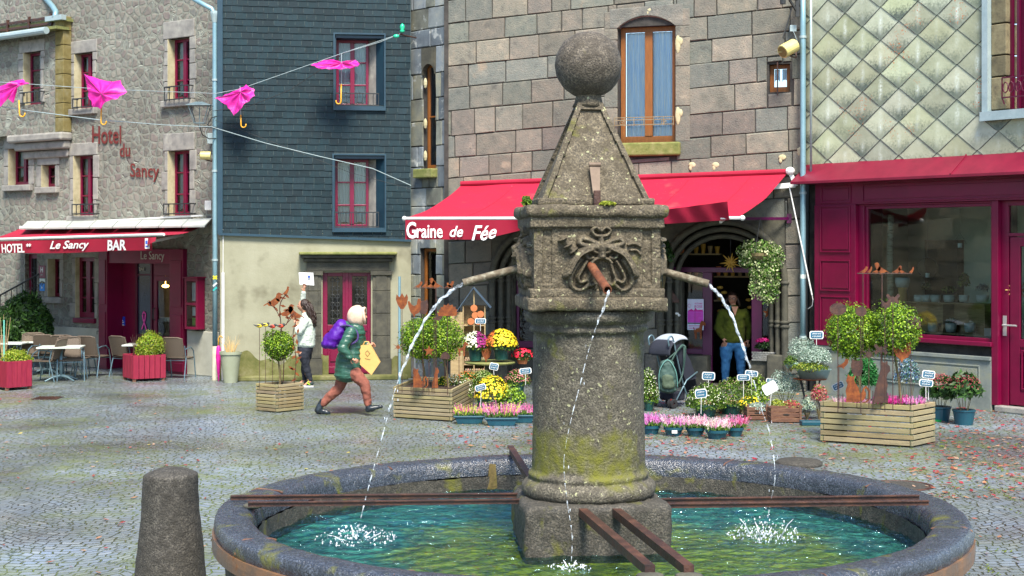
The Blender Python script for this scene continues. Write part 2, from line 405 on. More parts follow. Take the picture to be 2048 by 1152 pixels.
MT['curtain']=pm('lace_curtain',[(.25,.36,.37),(.5,.62,.62)],9,.9,.5,30,stretch=(6,6,.3))
MT['curtain_sky_tint']=pm('blue_voile_sky_tint',[(.36,.60,.95),(.66,.84,1.0),(.95,.98,1.0)],7,.9,.3,20,stretch=(7,7,.35),bd=.004)  # blue-white cloth, its blue raised to imitate sky reflected in the glass
def leafmat(name,trans=.35,rough=.5):
 t=NT(name);a=t.new("ShaderNodeAttribute",attribute_name="col");t.l(a.outputs[0],t.b.inputs['Base Color']);t.b.inputs['Roughness'].default_value=rough
 tr=t.new("ShaderNodeBsdfTranslucent");t.l(a.outputs[0],tr.inputs[0]);mx=t.new("ShaderNodeMixShader");mx.inputs[0].default_value=trans
 t.l(t.b.outputs[0],mx.inputs[1]);t.l(tr.outputs[0],mx.inputs[2]);t.l(mx.outputs[0],t.n["Material Output"].inputs[0]);return t.m
MT['leaf']=leafmat('foliage');MT['petal']=leafmat('petals',.3,.7)
def pinkmat():
 t=NT('magenta_umbrella_nylon');c=(.85,.03,.42);t.b.inputs['Base Color'].default_value=(*c,1);t.b.inputs['Roughness'].default_value=.45
 n=t.noise(9,4,dist=.6);t.l(t.ramp(n.outputs[0],[(.3,(.55,.008,.25)),(.7,(.78,.03,.40))]).outputs[0],t.b.inputs['Base Color'])
 t.l(t.bump(n.outputs[0],.5,.03).outputs[0],t.b.inputs['Normal'])
 tr=t.new("ShaderNodeBsdfTranslucent");tr.inputs[0].default_value=(*c,1);mx=t.new("ShaderNodeMixShader");mx.inputs[0].default_value=.25
 t.l(t.b.outputs[0],mx.inputs[1]);t.l(tr.outputs[0],mx.inputs[2]);t.l(mx.outputs[0],t.n["Material Output"].inputs[0]);return t.m
MT['pink']=pinkmat()
def glassmat(name,tint=(.92,.96,.96),ior=1.5,rough=.02):
 t=NT(name);tr=t.new("ShaderNodeBsdfTransparent");tr.inputs[0].default_value=(*tint,1)
 gl=t.new("ShaderNodeBsdfGlossy");gl.inputs['Roughness'].default_value=rough
 fr=t.new("ShaderNodeFresnel");fr.inputs[0].default_value=ior;mx=t.new("ShaderNodeMixShader")
 nn=t.noise(1.5,2);b=t.bump(nn.outputs[0],.15,.01);t.l(b.outputs[0],gl.inputs['Normal'])
 t.l(fr.outputs[0],mx.inputs[0]);t.l(tr.outputs[0],mx.inputs[1]);t.l(gl.outputs[0],mx.inputs[2]);t.l(mx.outputs[0],t.n["Material Output"].inputs[0]);return t.m
MT['glass']=glassmat('window_glass',ior=1.6);MT['shopglass']=glassmat('shop_glass',(.8,.9,.88),1.9,.03)
def watermat():
 t=NT('basin_water');tr=t.new("ShaderNodeBsdfTransparent");tr.inputs[0].default_value=(.80,.95,.70,1)
 gl=t.new("ShaderNodeBsdfGlossy");gl.inputs['Roughness'].default_value=.08;gl.inputs[0].default_value=(.55,.88,1,1)  # blue gloss tint puts a sky colour into the water's reflections
 n1=t.noise(6,3,dist=.8);n2=t.noise(22,3,dist=.5);b=t.bump(n1 .outputs[0],.5,.06);b2=t.bump(n2 .outputs[0],1.0,.03,b)
 fr=t.new("ShaderNodeFresnel");fr.inputs[0].default_value=2.1;t.l(b2 .outputs[0],fr.inputs[1]);t.l(b2 .outputs[0],gl.inputs['Normal'])
 mx=t.new("ShaderNodeMixShader");t.l(fr.outputs[0],mx.inputs[0]);t.l(tr.outputs[0],mx.inputs[1]);t.l(gl.outputs[0],mx.inputs[2])
 t.l(mx.outputs[0],t.n["Material Output"].inputs[0]);return t.m
MT['water']=watermat()
def jetmat():
 t=NT('falling_water');t.b.inputs['Base Color'].default_value=(.80,.88,.95,1);t.b.inputs['Roughness'].default_value=.08
 t.b.inputs['IOR'].default_value=1.33;t.b.inputs['Specular IOR Level'].default_value=1
 tr=t.new("ShaderNodeBsdfTransparent");mx=t.new("ShaderNodeMixShader");n=t.noise(26,2)
 t.l(t.mr(n.outputs[0],.42,.6,.08,.55),mx.inputs[0]);t.l(tr.outputs[0],mx.inputs[1]);t.l(t.b.outputs[0],mx.inputs[2])
 t.l(t.bump(n.outputs[0],.8,.02).outputs[0],t.b.inputs['Normal']);t.l(mx.outputs[0],t.n["Material Output"].inputs[0]);return t.m
MT['jet']=jetmat()
MT['foam']=pm('water_foam',[(.72,.80,.84),(.85,.90,.92)],20,.15)
MT['rubber']=pm('black_rubber',[(.012,.012,.014),(.03,.03,.032)],8,.6)
MT['redfork']=pm('red_plastic',[(.45,.01,.02)],8,.4)
MT['umbwood']=pm('varnished_handle',[(.55,.28,.05),(.70,.42,.10)],9,.35)
def algae_sky_tint():
 t=NT('algae_sky_tint_floor');s=t.new("ShaderNodeSeparateXYZ");t.l(t.tc.outputs['Object'],s.inputs[0]);n=t.noise(1.6,5,dist=.6);m=t.noise(6,4)
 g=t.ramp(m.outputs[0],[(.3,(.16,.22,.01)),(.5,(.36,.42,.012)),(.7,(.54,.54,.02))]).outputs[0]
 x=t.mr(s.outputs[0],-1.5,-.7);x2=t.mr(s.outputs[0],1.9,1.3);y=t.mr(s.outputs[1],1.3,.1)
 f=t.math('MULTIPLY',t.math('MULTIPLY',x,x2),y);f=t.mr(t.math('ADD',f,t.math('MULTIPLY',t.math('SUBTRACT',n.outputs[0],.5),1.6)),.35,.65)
 c=t.mix(f,t.ramp(m.outputs[0],[(.35,(.02,.16,.21)),(.7,(.10,.50,.60))]).outputs[0],g);t.l(c,t.b.inputs['Base Color']);t.b.inputs['Roughness'].default_value=.9;return t.m  # sky reflection painted into the floor as teal; the green is algae
MT['algae_sky_tint']=algae_sky_tint()
def emit(name,c,s):
 t=NT(name);t.b.inputs['Emission Color'].default_value=(*c,1);t.b.inputs['Emission Strength'].default_value=s;t.b.inputs['Base Color'].default_value=(*c,1);return t.m
MT['lit']=emit('lit_lamp_shade',(1,.62,.15),4)
def tilemat():
 t=NT('fibre_cement_tile');uv=t.new("ShaderNodeSeparateXYZ");t.l(t.tc.outputs['UV'],uv.inputs[0]);u,v=uv.outputs[0],uv.outputs[1]
 a=t.new("ShaderNodeAttribute",attribute_name="col")
 n=t.noise(26,5);m=t.noise(3,3)
 base=t.ramp(m.outputs[0],[(.3,(.36,.385,.26)),(.7,(.50,.53,.38))]).outputs[0]
 base=t.mix(1.0,base,a.outputs[0],'MULTIPLY')
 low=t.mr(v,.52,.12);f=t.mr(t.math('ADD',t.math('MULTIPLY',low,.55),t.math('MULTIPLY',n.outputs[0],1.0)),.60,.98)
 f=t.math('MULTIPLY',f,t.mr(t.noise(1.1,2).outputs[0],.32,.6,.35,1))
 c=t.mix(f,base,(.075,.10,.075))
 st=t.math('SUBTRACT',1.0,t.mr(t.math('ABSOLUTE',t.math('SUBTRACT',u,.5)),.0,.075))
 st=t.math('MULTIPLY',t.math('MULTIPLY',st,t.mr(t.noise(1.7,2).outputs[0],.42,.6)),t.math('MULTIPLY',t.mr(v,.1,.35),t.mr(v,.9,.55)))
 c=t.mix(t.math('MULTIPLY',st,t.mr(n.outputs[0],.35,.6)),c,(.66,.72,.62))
 edge=t.math('ADD',t.math('ABSOLUTE',t.math('SUBTRACT',u,.5)),t.math('ABSOLUTE',t.math('SUBTRACT',v,.5)))
 c=t.mix(t.mr(edge,.38,.47,0,.08),c,(.50,.58,.52));c=t.mix(t.mr(edge,.482,.492,0,.9),c,(.03,.03,.03))
 o=t.noise(1.2,2);o2=t.noise(34,2);c=t.mix(t.math('MULTIPLY',t.mr(o.outputs[0],.57,.62),t.mr(o2 .outputs[0],.60,.64)),c,(.50,.13,.03))
 t.l(c,t.b.inputs['Base Color']);t.b.inputs['Roughness'].default_value=.75;t.l(t.bump(n.outputs[0],.3,.01).outputs[0],t.b.inputs['Normal']);return t.m
MT['tile']=tilemat()
def cobbles():
 t=NT('granite_setts');s=t.new("ShaderNodeSeparateXYZ");t.l(t.tc.outputs['Object'],s.inputs[0])
 dn=t.noise(2.2,2);x=t.math('ADD',s.outputs[0],t.math('MULTIPLY',t.math('SUBTRACT',dn.outputs[0],.5),.22));y0=s.outputs[1]
 W=1.5;q=t.math('DIVIDE',x,W);fx=t.math('SUBTRACT',t.math('FRACT',q),.5)
 arc=t.math('MULTIPLY',t.math('SUBTRACT',.25,t.math('MULTIPLY',fx,fx)),1.7)
 y=t.math('ADD',t.math('ADD',y0,arc),t.math('MULTIPLY',t.math('SUBTRACT',t.noise(6,2).outputs[0],.5),.09))
 cb=t.new("ShaderNodeCombineXYZ");t.l(x,cb.inputs[0]);t.l(y,cb.inputs[1])
 br=t.new("ShaderNodeTexBrick");t.l(cb.outputs[0],br.inputs['Vector']);br.offset=.5;br.squash=1.25;br.squash_frequency=3
 for k,v in(('Scale',1.0),('Mortar Size',.009),('Mortar Smooth',.7),('Brick Width',.105),('Row Height',.095),('Bias',0)):br.inputs[k].default_value=v
 br.inputs['Color1'].default_value=(.0,.0,.0,1);br.inputs['Color2'].default_value=(1,1,1,1);br.inputs['Mortar'].default_value=(.5,.5,.5,1)
 g=t.noise(40,4);big=t.noise(.28,4);mid=t.noise(2.5,3)
 c=t.ramp(br.outputs[0],[(0,(.105,.125,.13)),(.35,(.145,.165,.17)),(.65,(.13,.16,.19)),(1,(.21,.225,.215))]).outputs[0]
 c=t.mix(t.mr(g.outputs[0],.3,.7,0,.5),c,(.18,.205,.23))
 mort=br.outputs['Fac']
 wet=t.noise(.45,4,dist=.6);c=t.mix(1.0,c,t.ramp(wet.outputs[0],[(.34,(.60,.60,.58)),(.5,(.96,.98,.98)),(.66,(1.25,1.34,1.50))]).outputs[0],'MULTIPLY')
 mc=t.ramp(big.outputs[0],[(.36,(.04,.038,.03)),(.48,(.06,.075,.02)),(.60,(.13,.18,.025))]).outputs[0]
 c=t.mix(mort,c,mc)
 ms=t.math('MULTIPLY',t.mr(big.outputs[0],.40,.58),t.mr(mid.outputs[0],.46,.64));c=t.mix(t.math('MULTIPLY',ms,.7),c,(.13,.16,.04))
 t.l(c,t.b.inputs['Base Color'])
 t.l(t.mr(t.noise(.7,3).outputs[0],.35,.65,.2,.5),t.b.inputs['Roughness']);t.b.inputs['Specular IOR Level'].default_value=.7
 dome=t.math('SUBTRACT',1.0,mort)
 b=t.bump(dome,1.0,.022);b1=t.bump(mid.outputs[0],.5,.04,b);b2=t.bump(g.outputs[0],.5,.006,b1)
 rn=t.new("ShaderNodeSeparateColor");t.l(br.outputs[0],rn.inputs[0]);b3=t.bump(rn.outputs[0],.35,.008,b2);t.l(b3 .outputs[0],t.b.inputs['Normal']);return t.m
MT['cobbles']=cobbles()
def wicker():
 t=NT('brown_wicker');w=t.new("ShaderNodeTexChecker");w.inputs['Scale'].default_value=60;t.l(t.tc.outputs['Object'],w.inputs[0])
 n=t.noise(30,2);c=t.mix(w.outputs['Fac'],(.15,.115,.08),(.075,.055,.04));t.l(c,t.b.inputs['Base Color']);t.b.inputs['Roughness'].default_value=.7;return t.m
MT['wick']=wicker()
# ---------------------------------------------------------------- foliage helpers
def leaf_quads(n,c,r,size,pal,shell=.45,up=0,squash=1,clump=.35,seed=None,updir=.0,elong=1.6,flat=False):
 """random leaf-sized quads through an uneven ball; returns V (n,4,3), colours (n,3)"""
 g=np.random.default_rng(seed if seed is not None else int(rng.integers(1e9)))
 d=g.normal(size=(n,3));d/=np.linalg.norm(d,axis=1)[:,None]
 if up:d[:,2]=np.where(d[:,2]<-up,-d[:,2],d[:,2])
 k=7;cd=g.normal(size=(k*4,3));cd/=np.linalg.norm(cd,axis=1)[:,None];amp=g.uniform(-1,1,k*4)
 lum=(np.exp(-((d[:,None,:]-cd[None])**2).sum(2)/.09)*amp).sum(1)
 rr=(shell+(1-shell)*g.uniform(0,1,n)**.5)*(1+clump*.35*lum)
 p=d*rr[:,None]*np.array(r)+np.array(c)
 nrm=d*.7+g.normal(size=(n,3))*.6+np.array([0,0,updir]);nrm/=np.linalg.norm(nrm,axis=1)[:,None]
 a=np.cross(nrm,g.normal(size=(n,3)));a/=np.linalg.norm(a,axis=1)[:,None]+1e-9;b=np.cross(nrm,a)
 s=size*g.uniform(.6,1.3,n)[:,None]
 V=np.stack([p-a*s*elong/2,p-b*s*.5,p+a*s*elong/2,p+b*s*.5],1)
 pal=np.array(pal);col=pal[g.integers(0,len(pal),n)]*(g.uniform(.75,1.25,n))[:,None]*(1+.18*np.clip(lum,-1,1))[:,None]
 return V,np.clip(col,0,1)
GREEN=[(.05,.11,.008),(.085,.17,.012),(.13,.24,.02),(.19,.30,.03),(.03,.07,.006)]
LIME=[(.24,.30,.02),(.34,.38,.03),(.17,.24,.015),(.42,.44,.06)]
DARKG=[(.012,.04,.008),(.02,.06,.012),(.035,.09,.018),(.05,.12,.02)]
SILVER=[(.40,.50,.42),(.28,.38,.31),(.52,.62,.52),(.18,.28,.20)]
# ---------------------------------------------------------------- lettering
def text_mesh(s,size,bold=0,shear=0,thick=.004,fn=None,align='LEFT',wscale=1.0):
 """MB of text in local x (right) / z (up), front at y=0-"""
 cu=bpy.data.curves.new("t",'FONT');cu.body=s;cu.size=size;cu.offset=bold*size;cu.shear=shear;cu.align_x=align;cu.extrude=thick/2;cu.resolution_u=3
 o=bpy.data.objects.new("t",cu);COL.objects.link(o);dg=bpy.context.evaluated_depsgraph_get();me=bpy.data.meshes.new_from_object(o.evaluated_get(dg))
 vs=[v.co.copy()for v in me.vertices];fs=[tuple(p.vertices)for p in me.polygons]
 bpy.data.objects.remove(o);bpy.data.curves.remove(cu)
 if not vs:return[],[],0
 w=max(v.x for v in vs);vs=[(v.x*wscale,-v.z,v.y)for v in vs]
 return vs,fs,w*wscale
def put_text(name,s,m,parent,x0,z0,height,y=0,width=None,M=None,**kw):
 vs,fs,w=text_mesh(s,1.0,**kw);zs=[v[2]for v in vs];h=max(zs)-min(zs);k=height/h
 xm=min(v[0]for v in vs);kx=k if width is None else width/(max(v[0]for v in vs)-xm);zmin=min(zs)
 fn=kw.get('fn')
 vs=[(x0+(v[0]-xm)*kx,y+v[1],z0+(v[2]-zmin)*k)for v in vs]
 mb=MB(M);mb.add(vs,fs);return mb,vs
# ================================================================ GROUND
gm=MB();gm.add([(-60,-20,0),(60,-20,0),(60,90,0),(-60,90,0)],[(0,1,2,3)])
g=gm.build('ground',MT['cobbles']);tag(g,None,None,kind='structure')
HF=Face((-9.31,30.8),(-5.53,28.0))
SF=Face(((440-CX)/F*27.35,27.35),((822-CX)/F*27.75,27.75))
KL=Face(((820-CX)/F*27.95,27.95),((895-CX)/F*27.2,27.2))
KR=Face(((895-CX)/F*27.2,27.2),((1612-CX)/F*25.2,25.2))
RF=Face(((1616-CX)/F*25.25,25.25),((1985-CX)/F*22.3,22.3))
def hole(Fc,x0,x1,yt,yb):
 xm=(x0+x1)/2;return(Fc.u(x0),Fc.u(x1),Fc.z(xm,yb),Fc.z(xm,yt))
def casement(root,Fc,h,v,m,rows=3,fw=.055,curtain=None,leaves=2,name='window',clip=.75,glass='glass',cmat='curtain',inner=None):
 u0,u1,z0,z1=h;mb=MB(Fc.M);d=.05
 mb.box(u0,u0+fw,v,v+d,z0,z1);mb.box(u1-fw,u1,v,v+d,z0,z1)
 mb.box(u0+fw,u1-fw,v,v+d,z1-fw,z1);mb.box(u0+fw,u1-fw,v,v+d,z0,z0+fw*1.4)
 if leaves==2:
  um=(u0+u1)/2;mb.box(um-fw*.8,um+fw*.8,v-.012,v+d-.004,z0+fw*1.4,z1-fw)
 for k in range(1,rows):
  zz=z0+(z1-z0)*k/rows;mb.box(u0+fw,u1-fw,v+.008,v+d-.01,zz-.014,zz+.014)
 w=mb.build(name,m,root,bevel=.004)
 p=MB(Fc.M);p.add([(u0+fw*.5,v+.03,z0+fw),(u1-fw*.5,v+.03,z0+fw),(u1-fw*.5,v+.03,z1-fw*.5),(u0+fw*.5,v+.03,z1-fw*.5)],[(0,1,2,3)]);p.build('pane',MT[glass],w)
 if curtain:
  c=MB(Fc.M);um=(u0+u1)/2
  for a,b in((u0+fw,um-.02),(um+.02,u1-fw)):
   zt=z1-fw;zb=z0+(z1-z0)*(1-curtain)
   def fn(i,j,a=a,b=b,zt=zt,zb=zb):
    uu=a+(b-a)*i;sc2=.012*sin(i*26)+.01*sin(i*61+1)
    return(uu,v+.09+sc2,zb+(zt-zb)*j+(.05*abs(sin(i*3.14*1))if j==0 else 0))
   c.grid(fn,26,6)
  c.build('curtain',MT[cmat],w,smooth=True)
 return w
def rail(root,Fc,u0,u1,z0,z1,v=-.14,m='iron',n=None,scroll=False,label=None,back=0.0):
 mb=MB(Fc.M);r=.011
 for zz in(z0+.02,z1):mb.bar((u0,v,zz),(u1,v,zz),.018,.022)
 for u in(u0,u1):
  for zz in(z0+.02,z1):mb.bar((u,v,zz),(u,back,zz),.018,.022)
 n=n or max(3,int((u1-u0)/.13))
 for i in range(n+1):
  u=u0+(u1-u0)*i/n;mb.bar((u,v,z0),(u,v,z1),.014,.014)
 return mb.build('balcony_rail',MT[m],root)
def lintel_set(root,Fc,h,m='dressed',lw=.14,lh=.30,jw=.14,sill=True,proud=.025,seed=0,jambs=True):
 rr=random.Random(seed);u0,u1,z0,z1=h
 mb=MB(Fc.M);mb.box(u0-lw,u1+lw,-proud,.1,z1,z1+lh);mb.build('lintel',MT[m],root,bevel=.015)
 if jambs:
  mb=MB(Fc.M);z=z0
  while z<z1-.02:
   hh=min(rr.uniform(.25,.5),z1-z);a=rr.uniform(.6,1.4)*jw;b=rr.uniform(.6,1.4)*jw
   mb.box(u0-a,u0-.002,-proud+.004,.08,z+.006,z+hh-.006);mb.box(u1+.002,u1+b,-proud+.004,.08,z+.006,z+hh-.006);z+=hh
  mb.build('jamb_stones',MT[m],root,bevel=.012)
  mb=MB(Fc.M);mb.box(u0-.001,u0+.012,-proud+.002,.158,z0+.002,z1-.002);mb.build('reveal',MT['jamb'],root)
 if sill:
  mb=MB(Fc.M);mb.box(u0-lw,u1+lw,-proud-.07,.14,z0-.13,z0-.002);mb.build('sill',MT[m],root,bevel=.015)
# ================================================================ HOTEL
hotel=thing('hotel_building','rubble stone hotel with burgundy windows behind the terrace tables, at the left of the square','building',M=HF.M)
HW={k:hole(HF,*v)for k,v in dict(w1=(150,186,106,217),w2=(337,380,76,200),w3=(148,187,311,431),w4=(337,380,301,431),
 g1=(152,190,515,636),g2=(97,120,518,594),gd=(50,74,508,715),l2=(18,58,297,370),l3=(84,111,330,374)).items()}
bar_h=(HF.u(205),HF.u(374),0.0,HF.z(290,498))
UL=Face((HF.w(-200,400,-.2).x,HF.w(-200,400,-.2).y),(HF.w(129,400,-.2).x,HF.w(129,400,-.2).y))
l1=(HF.u(48,-.2),HF.u(82,-.2),HF.z(65,209,-.2),HF.z(65,104,-.2))
mb=MB(HF.M);holes_wall(mb,-6,4.72,0,9.5,0,.4,[h for k,h in HW.items()if k not in('l2','l3')or True]+[bar_h])
mb.build('wall',MT['rubble'],hotel)
mb=MB(HF.M);uj=HF.u(128,-.2)
zeave=HF.z(0,82,-.2);zj=HF.z(70,268,-.2)
holes_wall(mb,-6,uj-.28,zj,7.2,-.2,-.01,[l1]);mb.build('upper_wall',MT['rubble'],hotel)
mb=MB(HF.M);z=zj;k=0
while z<HF.z(120,42,-.2):
 hh=.30;mb.box(uj-.28,uj,-.215,-.01,z+.005,z+hh-.005);z+=hh;k+=1
mb.build('quoin_column',pm('mossy_quoin',[(.10,.085,.035),(.17,.14,.06),(.22,.20,.12)],5,.9,.6,40),hotel,bevel=.012)
mb=MB(HF.M);uc=HF.u(20,-.2)
for i,(dz,o)in enumerate(((0,.30),(-.17,.2),(-.34,.08))):
 mb.box(uc+i*.12,uj+.03-i*.05,-o,-.002,zj+dz-.165,zj+dz)
mb.build('corbel',MT['dressed'],hotel,bevel=.05)
casement(hotel,HF,(l1[0],l1[1],l1[2],l1[3]),-.05,MT['burg'],3,curtain=.9,leaves=1)
lintel_set(hotel,UL,(UL.u(48),UL.u(82),l1[2],l1[3]),lh=.26,seed=3,jambs=True,sill=False)
mb=MB(HF.M);ze=zeave
ugr=HF.u(97,-.45)
for i in range(11):
 a0,a1=i/11,(i+1)/11
 mb.box(-6,uj+.04,-.42+a0*2.4,-.42+a1*2.4+.10,ze+.05+a0*2.0,ze+.09+a0*2.0+.02)
mb.build('roof',pm('mossy_slate_roof',[(.06,.08,.06),(.16,.17,.07),(.24,.25,.10)],6,.8,.6,30,stretch=(1.2,6,1)),hotel)
gut=MB(HF.M);gut.tube([(-6,-.5,ze+.02),(ugr,-.5,ze+.02)],.075,10);gu=gut.build('gutter',MT['zincpale'],hotel,smooth=False)
mb=MB(HF.M)
for zz in(.22,.34):mb.bar((-6,-.22,ze+zz),(uj-.35,-.22,ze+zz),.03,.05)
for i in range(7):u=uj-.4-i*.75;mb.bar((u,-.22,ze+.08),(u,-.22,ze+.42),.05,.05)
mb.build('snow_guard',MT['rustdark'],hotel)
mb=MB(HF.M);mb.tube([HF.p(85,-10,.05),HF.p(106,14,-.1),HF.p(112,24,-.2),HF.p(110,36,-.3)],.06,8);mb.build('roof_pipe',MT['zinc'],hotel,smooth=True)
mb=MB(HF.M);mb.box(uj-.45,uj+.1,-.34,-.22,HF.z(118,40,-.3),HF.z(118,30,-.3));mb.build('eave_flashing',MT['zincpale'],hotel)
mb=MB(HF.M);mb.box(-6,HF.u(75,.9),.9,1.0,ze+.5,ze+3.4);mb.build('zinc_dormer',pm('dormer_zinc',[(.36,.50,.46),(.52,.62,.50)],.8,.4,.1,10),hotel)
for k in('w1','w2','w3','w4'):
 h=HW[k];casement(hotel,HF,h,.15,MT['burg'],3,curtain=.92,cmat='curtain');lintel_set(hotel,HF,h,lh=.34 if k in 'w2w4' else.26,seed=ord(k[1]),sill=True)
for x0,x1,y0,y1 in((139,181,191,218),(323,377,166,203),(138,187,404,430),(321,380,403,430)):
 rail(hotel,HF,HF.u(x0+6,-.14),HF.u(x1,-.14),HF.z(x0,y1,-.14),HF.z(x1,y0+4,-.14))
rail(hotel,HF,HF.u(38,-.34),HF.u(78,-.34),HF.z(60,207,-.34),HF.z(60,184,-.34),v=-.34,back=-.2)
casement(hotel,HF,HW['l2'],.16,MT['burg'],2,curtain=.8);lintel_set(hotel,HF,HW['l2'],seed=5)
casement(hotel,HF,HW['l3'],.16,MT['burg'],2,leaves=1);lintel_set(hotel,HF,HW['l3'],seed=6,lh=.2)
casement(hotel,HF,HW['g1'],.08,MT['burg'],3,fw=.08,curtain=None);lintel_set(hotel,HF,HW['g1'],seed=8,sill=False,lh=.2)
mb=MB(HF.M);h=HW['g1'];mb.box(h[0]-.04,h[1]+.04,-.06,.12,h[2]-.10,h[2]-.002);mb.build('sill',MT['burg'],hotel,bevel=.01)
casement(hotel,HF,HW['g2'],.16,MT['burg'],2,leaves=1);lintel_set(hotel,HF,HW['g2'],seed=9,lh=.2)
h=HW['gd'];mb=MB(HF.M);mb.box(h[0],h[0]+.08,.1,.16,h[2],h[3]);mb.box(h[1]-.08,h[1],.1,.16,h[2],h[3]);mb.box(h[0]+.08,h[1]-.08,.1,.16,h[3]-.1,h[3]);mb.box(h[0]+.08,h[1]-.08,.11,.15,0,1.15)
d=mb.build('side_door',MT['burg'],hotel,bevel=.006)
mb=MB(HF.M)
for i in range(5):u=h[0]+.1+(h[1]-h[0]-.2)*i/4;mb.bar((u,.1,1.15),(u,.1,h[3]-.1),.012,.012)
for i in range(4):
 zz=1.3+i*.22;mb.tube([(h[0]+.15+.06*cos(t*.7),.095,zz+.06*sin(t*.7))for t in range(9)],.008,5)
mb.build('grille',MT['iron'],d)
mb=MB(HF.M);mb.box(HF.u(104),HF.u(204),-.03,-.002,0,HF.z(160,655));mb.box(HF.u(376),4.70,-.03,-.002,0,HF.z(400,662));mb.build('plinth',MT['paleplaster'],hotel,bevel=.02)
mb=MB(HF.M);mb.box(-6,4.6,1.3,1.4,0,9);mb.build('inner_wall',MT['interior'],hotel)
bu0,bu1,bz0,bz1=bar_h
mb=MB(HF.M);mb.box(bu0,HF.u(222),-.10,.3,0,bz1);mb.box(HF.u(347),bu1,-.10,.3,0,bz1)
mb.box(HF.u(222),HF.u(347),-.07,.28,HF.z(300,527),bz1)
mb.box(HF.u(225,.3),HF.u(272,.3),.3,.36,0,bz1)
mb.box(bu0-.015,HF.u(222)+.015,-.125,-.10,.05,.22);mb.box(HF.u(347)-.015,bu1+.015,-.125,-.10,.05,.22)
for a,b in((bu0,HF.u(222)),(HF.u(347),bu1)):
 mb.box(a+.04,b-.04,-.118,-.10,.4,1.15);mb.box(a+.04,b-.04,-.118,-.10,1.3,2.2)
mb.build('bar_front',MT['burg'],hotel,bevel=.006)
mb=MB(HF.M);u0,u1=HF.u(275,.3),HF.u(302,.3);z0,z1=HF.z(285,668,.3),HF.z(285,527,.3)
mb.box(u0-.05,u0,.28,.34,0,z1);mb.box(u1,u1+.05,.28,.34,0,z1);mb.box(u0,u1,.29,.34,0,z0);mb.box(u0,u1,.29,.34,HF.z(285,548,.3)-.03,HF.z(285,548,.3))
sw=mb.build('side_light',MT['burgd'],hotel,bevel=.005)
mb=MB(HF.M);mb.box(u0,u1,.31,.32,z0,z1);mb.build('pane',pm('dark_pane',[(.008,.01,.02),(.02,.02,.04)],2,.08),sw)
mb=MB(HF.M)
cx,cz=(u0+u1)/2,HF.z(285,640,.3)
pts=[(cx-.07,.295,cz-.19),(cx+.03,.295,cz+.02),(cx+.045,.295,cz+.12),(cx,.295,cz+.17),(cx-.045,.295,cz+.12),(cx-.03,.295,cz+.02),(cx+.07,.295,cz-.19)]
for a,b in zip(pts,pts[1:]):mb.bar(a,b,.006,.03,up=(0,0,1))
mb.build('ribbon_sticker',pm('pink_ribbon',[(.75,.12,.38)],5,.6),sw)
du0,du1=HF.u(303,.3)+.06,HF.u(347,.3);dz=HF.z(325,552,.3)
mb=MB(HF.M);mb.box(du0,du0+.10,.3,.36,0,dz);mb.box(du1-.06,du1,.3,.36,0,dz);mb.box(du0+.1,du1-.06,.3,.36,dz-.1,dz);mb.box(du0+.1,du1-.06,.3,.36,0,HF.z(325,672,.3));mb.box(du0,du1,.3,.36,dz+.002,bz1)
dr=mb.build('bar_door',MT['burg'],hotel,bevel=.006)
mb=MB(HF.M);mb.box(du0+.09,du1-.05,.32,.33,.6,dz-.09);mb.build('pane',MT['glass'],dr)
mb=MB(HF.M);mb.tube([(du0+.05,.29,1.0),(du0+.05,.25,1.02),(du0+.05,.25,1.22),(du0+.05,.29,1.24)],.012,6);mb.build('handle',MT['iron'],dr)
mb=MB(HF.M);mb.box(HF.u(300,1.2),HF.u(352,1.2),1.2,1.25,.5,bz1);mb.build('bar_back_wall',pm('warm_wall',[(.28,.22,.12),(.42,.36,.2)],9,.8),hotel)
p=HF.w(331,572,.8);mb=MB();mb.sphere(p,(.075,.075,.035),12,8);mb.tube([p,p+Vector((0,0,.5))],.008,5);tag(mb.build('pendant_lamp',MT['lit']),'glowing yellow pendant lamp seen through the glass of the bar door','lamp')
p=HF.w(342,646,.8);mb=MB();mb.sphere(p,.035,10,8);mb.tube([p,p+Vector((0,0,-.3))],.012,5);tag(mb.build('table_lamp',MT['lit']),'small lit lamp low behind the bar door glass','lamp')
mb=MB();p=HF.w(330,640,.7);q0=HF.w(312,640,.9);mb.box(p.x-.35,p.x+.35,p.y,p.y+.3,0,.95);mb.build('x',MT['interior']).name='bar_counter';tag(bpy.data.objects['bar_counter'],'dark bar counter inside behind the bar door glass','counter')
for i in range(4):
 mb=MB();b=HF.w(318+7*i,655,.62);mb.lathe([(0,0),(.03,0),(.05,.05),(.052,.09),(.046,.09),(.03,.02)],(b.x,b.y-.02,.951),10);tag(mb.build('cup',MT['ceram'],smooth=True),'pale cup standing on the bar counter behind the door glass','cup','cups on the bar counter')
def wall_word(s,x0,x1,yt,yb,rot=0):
 u0,u1=HF.u(x0),HF.u(x1);z0,z1=HF.z((x0+x1)/2,yb),HF.z((x0+x1)/2,yt)
 _,vs=put_text('t',s,None,None,0,0,z1-z0,width=u1-u0,bold=.012);fs=_.f
 vs=[(u0+v[0],-.022+v[1],z0+v[2]+v[0]*rot)for v in vs];m=MB(HF.M);m.add(vs,fs);return m
m1=wall_word('Hotel',186,244,250,286,-.04);m1 .build('lettering',MT['redletter'],hotel)
wall_word('du',241,262,287,314).build('lettering',MT['redletter'],hotel)
wall_word('Sancy',262,320,325,361,-.05).build('lettering',MT['redletter'],hotel)
mb,_=put_text('t','Le Sancy',None,None,HF.u(282,-.07),HF.z(305,524,-.07),.21,y=-.076,width=HF.u(329,-.07)-HF.u(282,-.07),M=HF.M);mb.build('lettering',MT['gletter'],hotel)
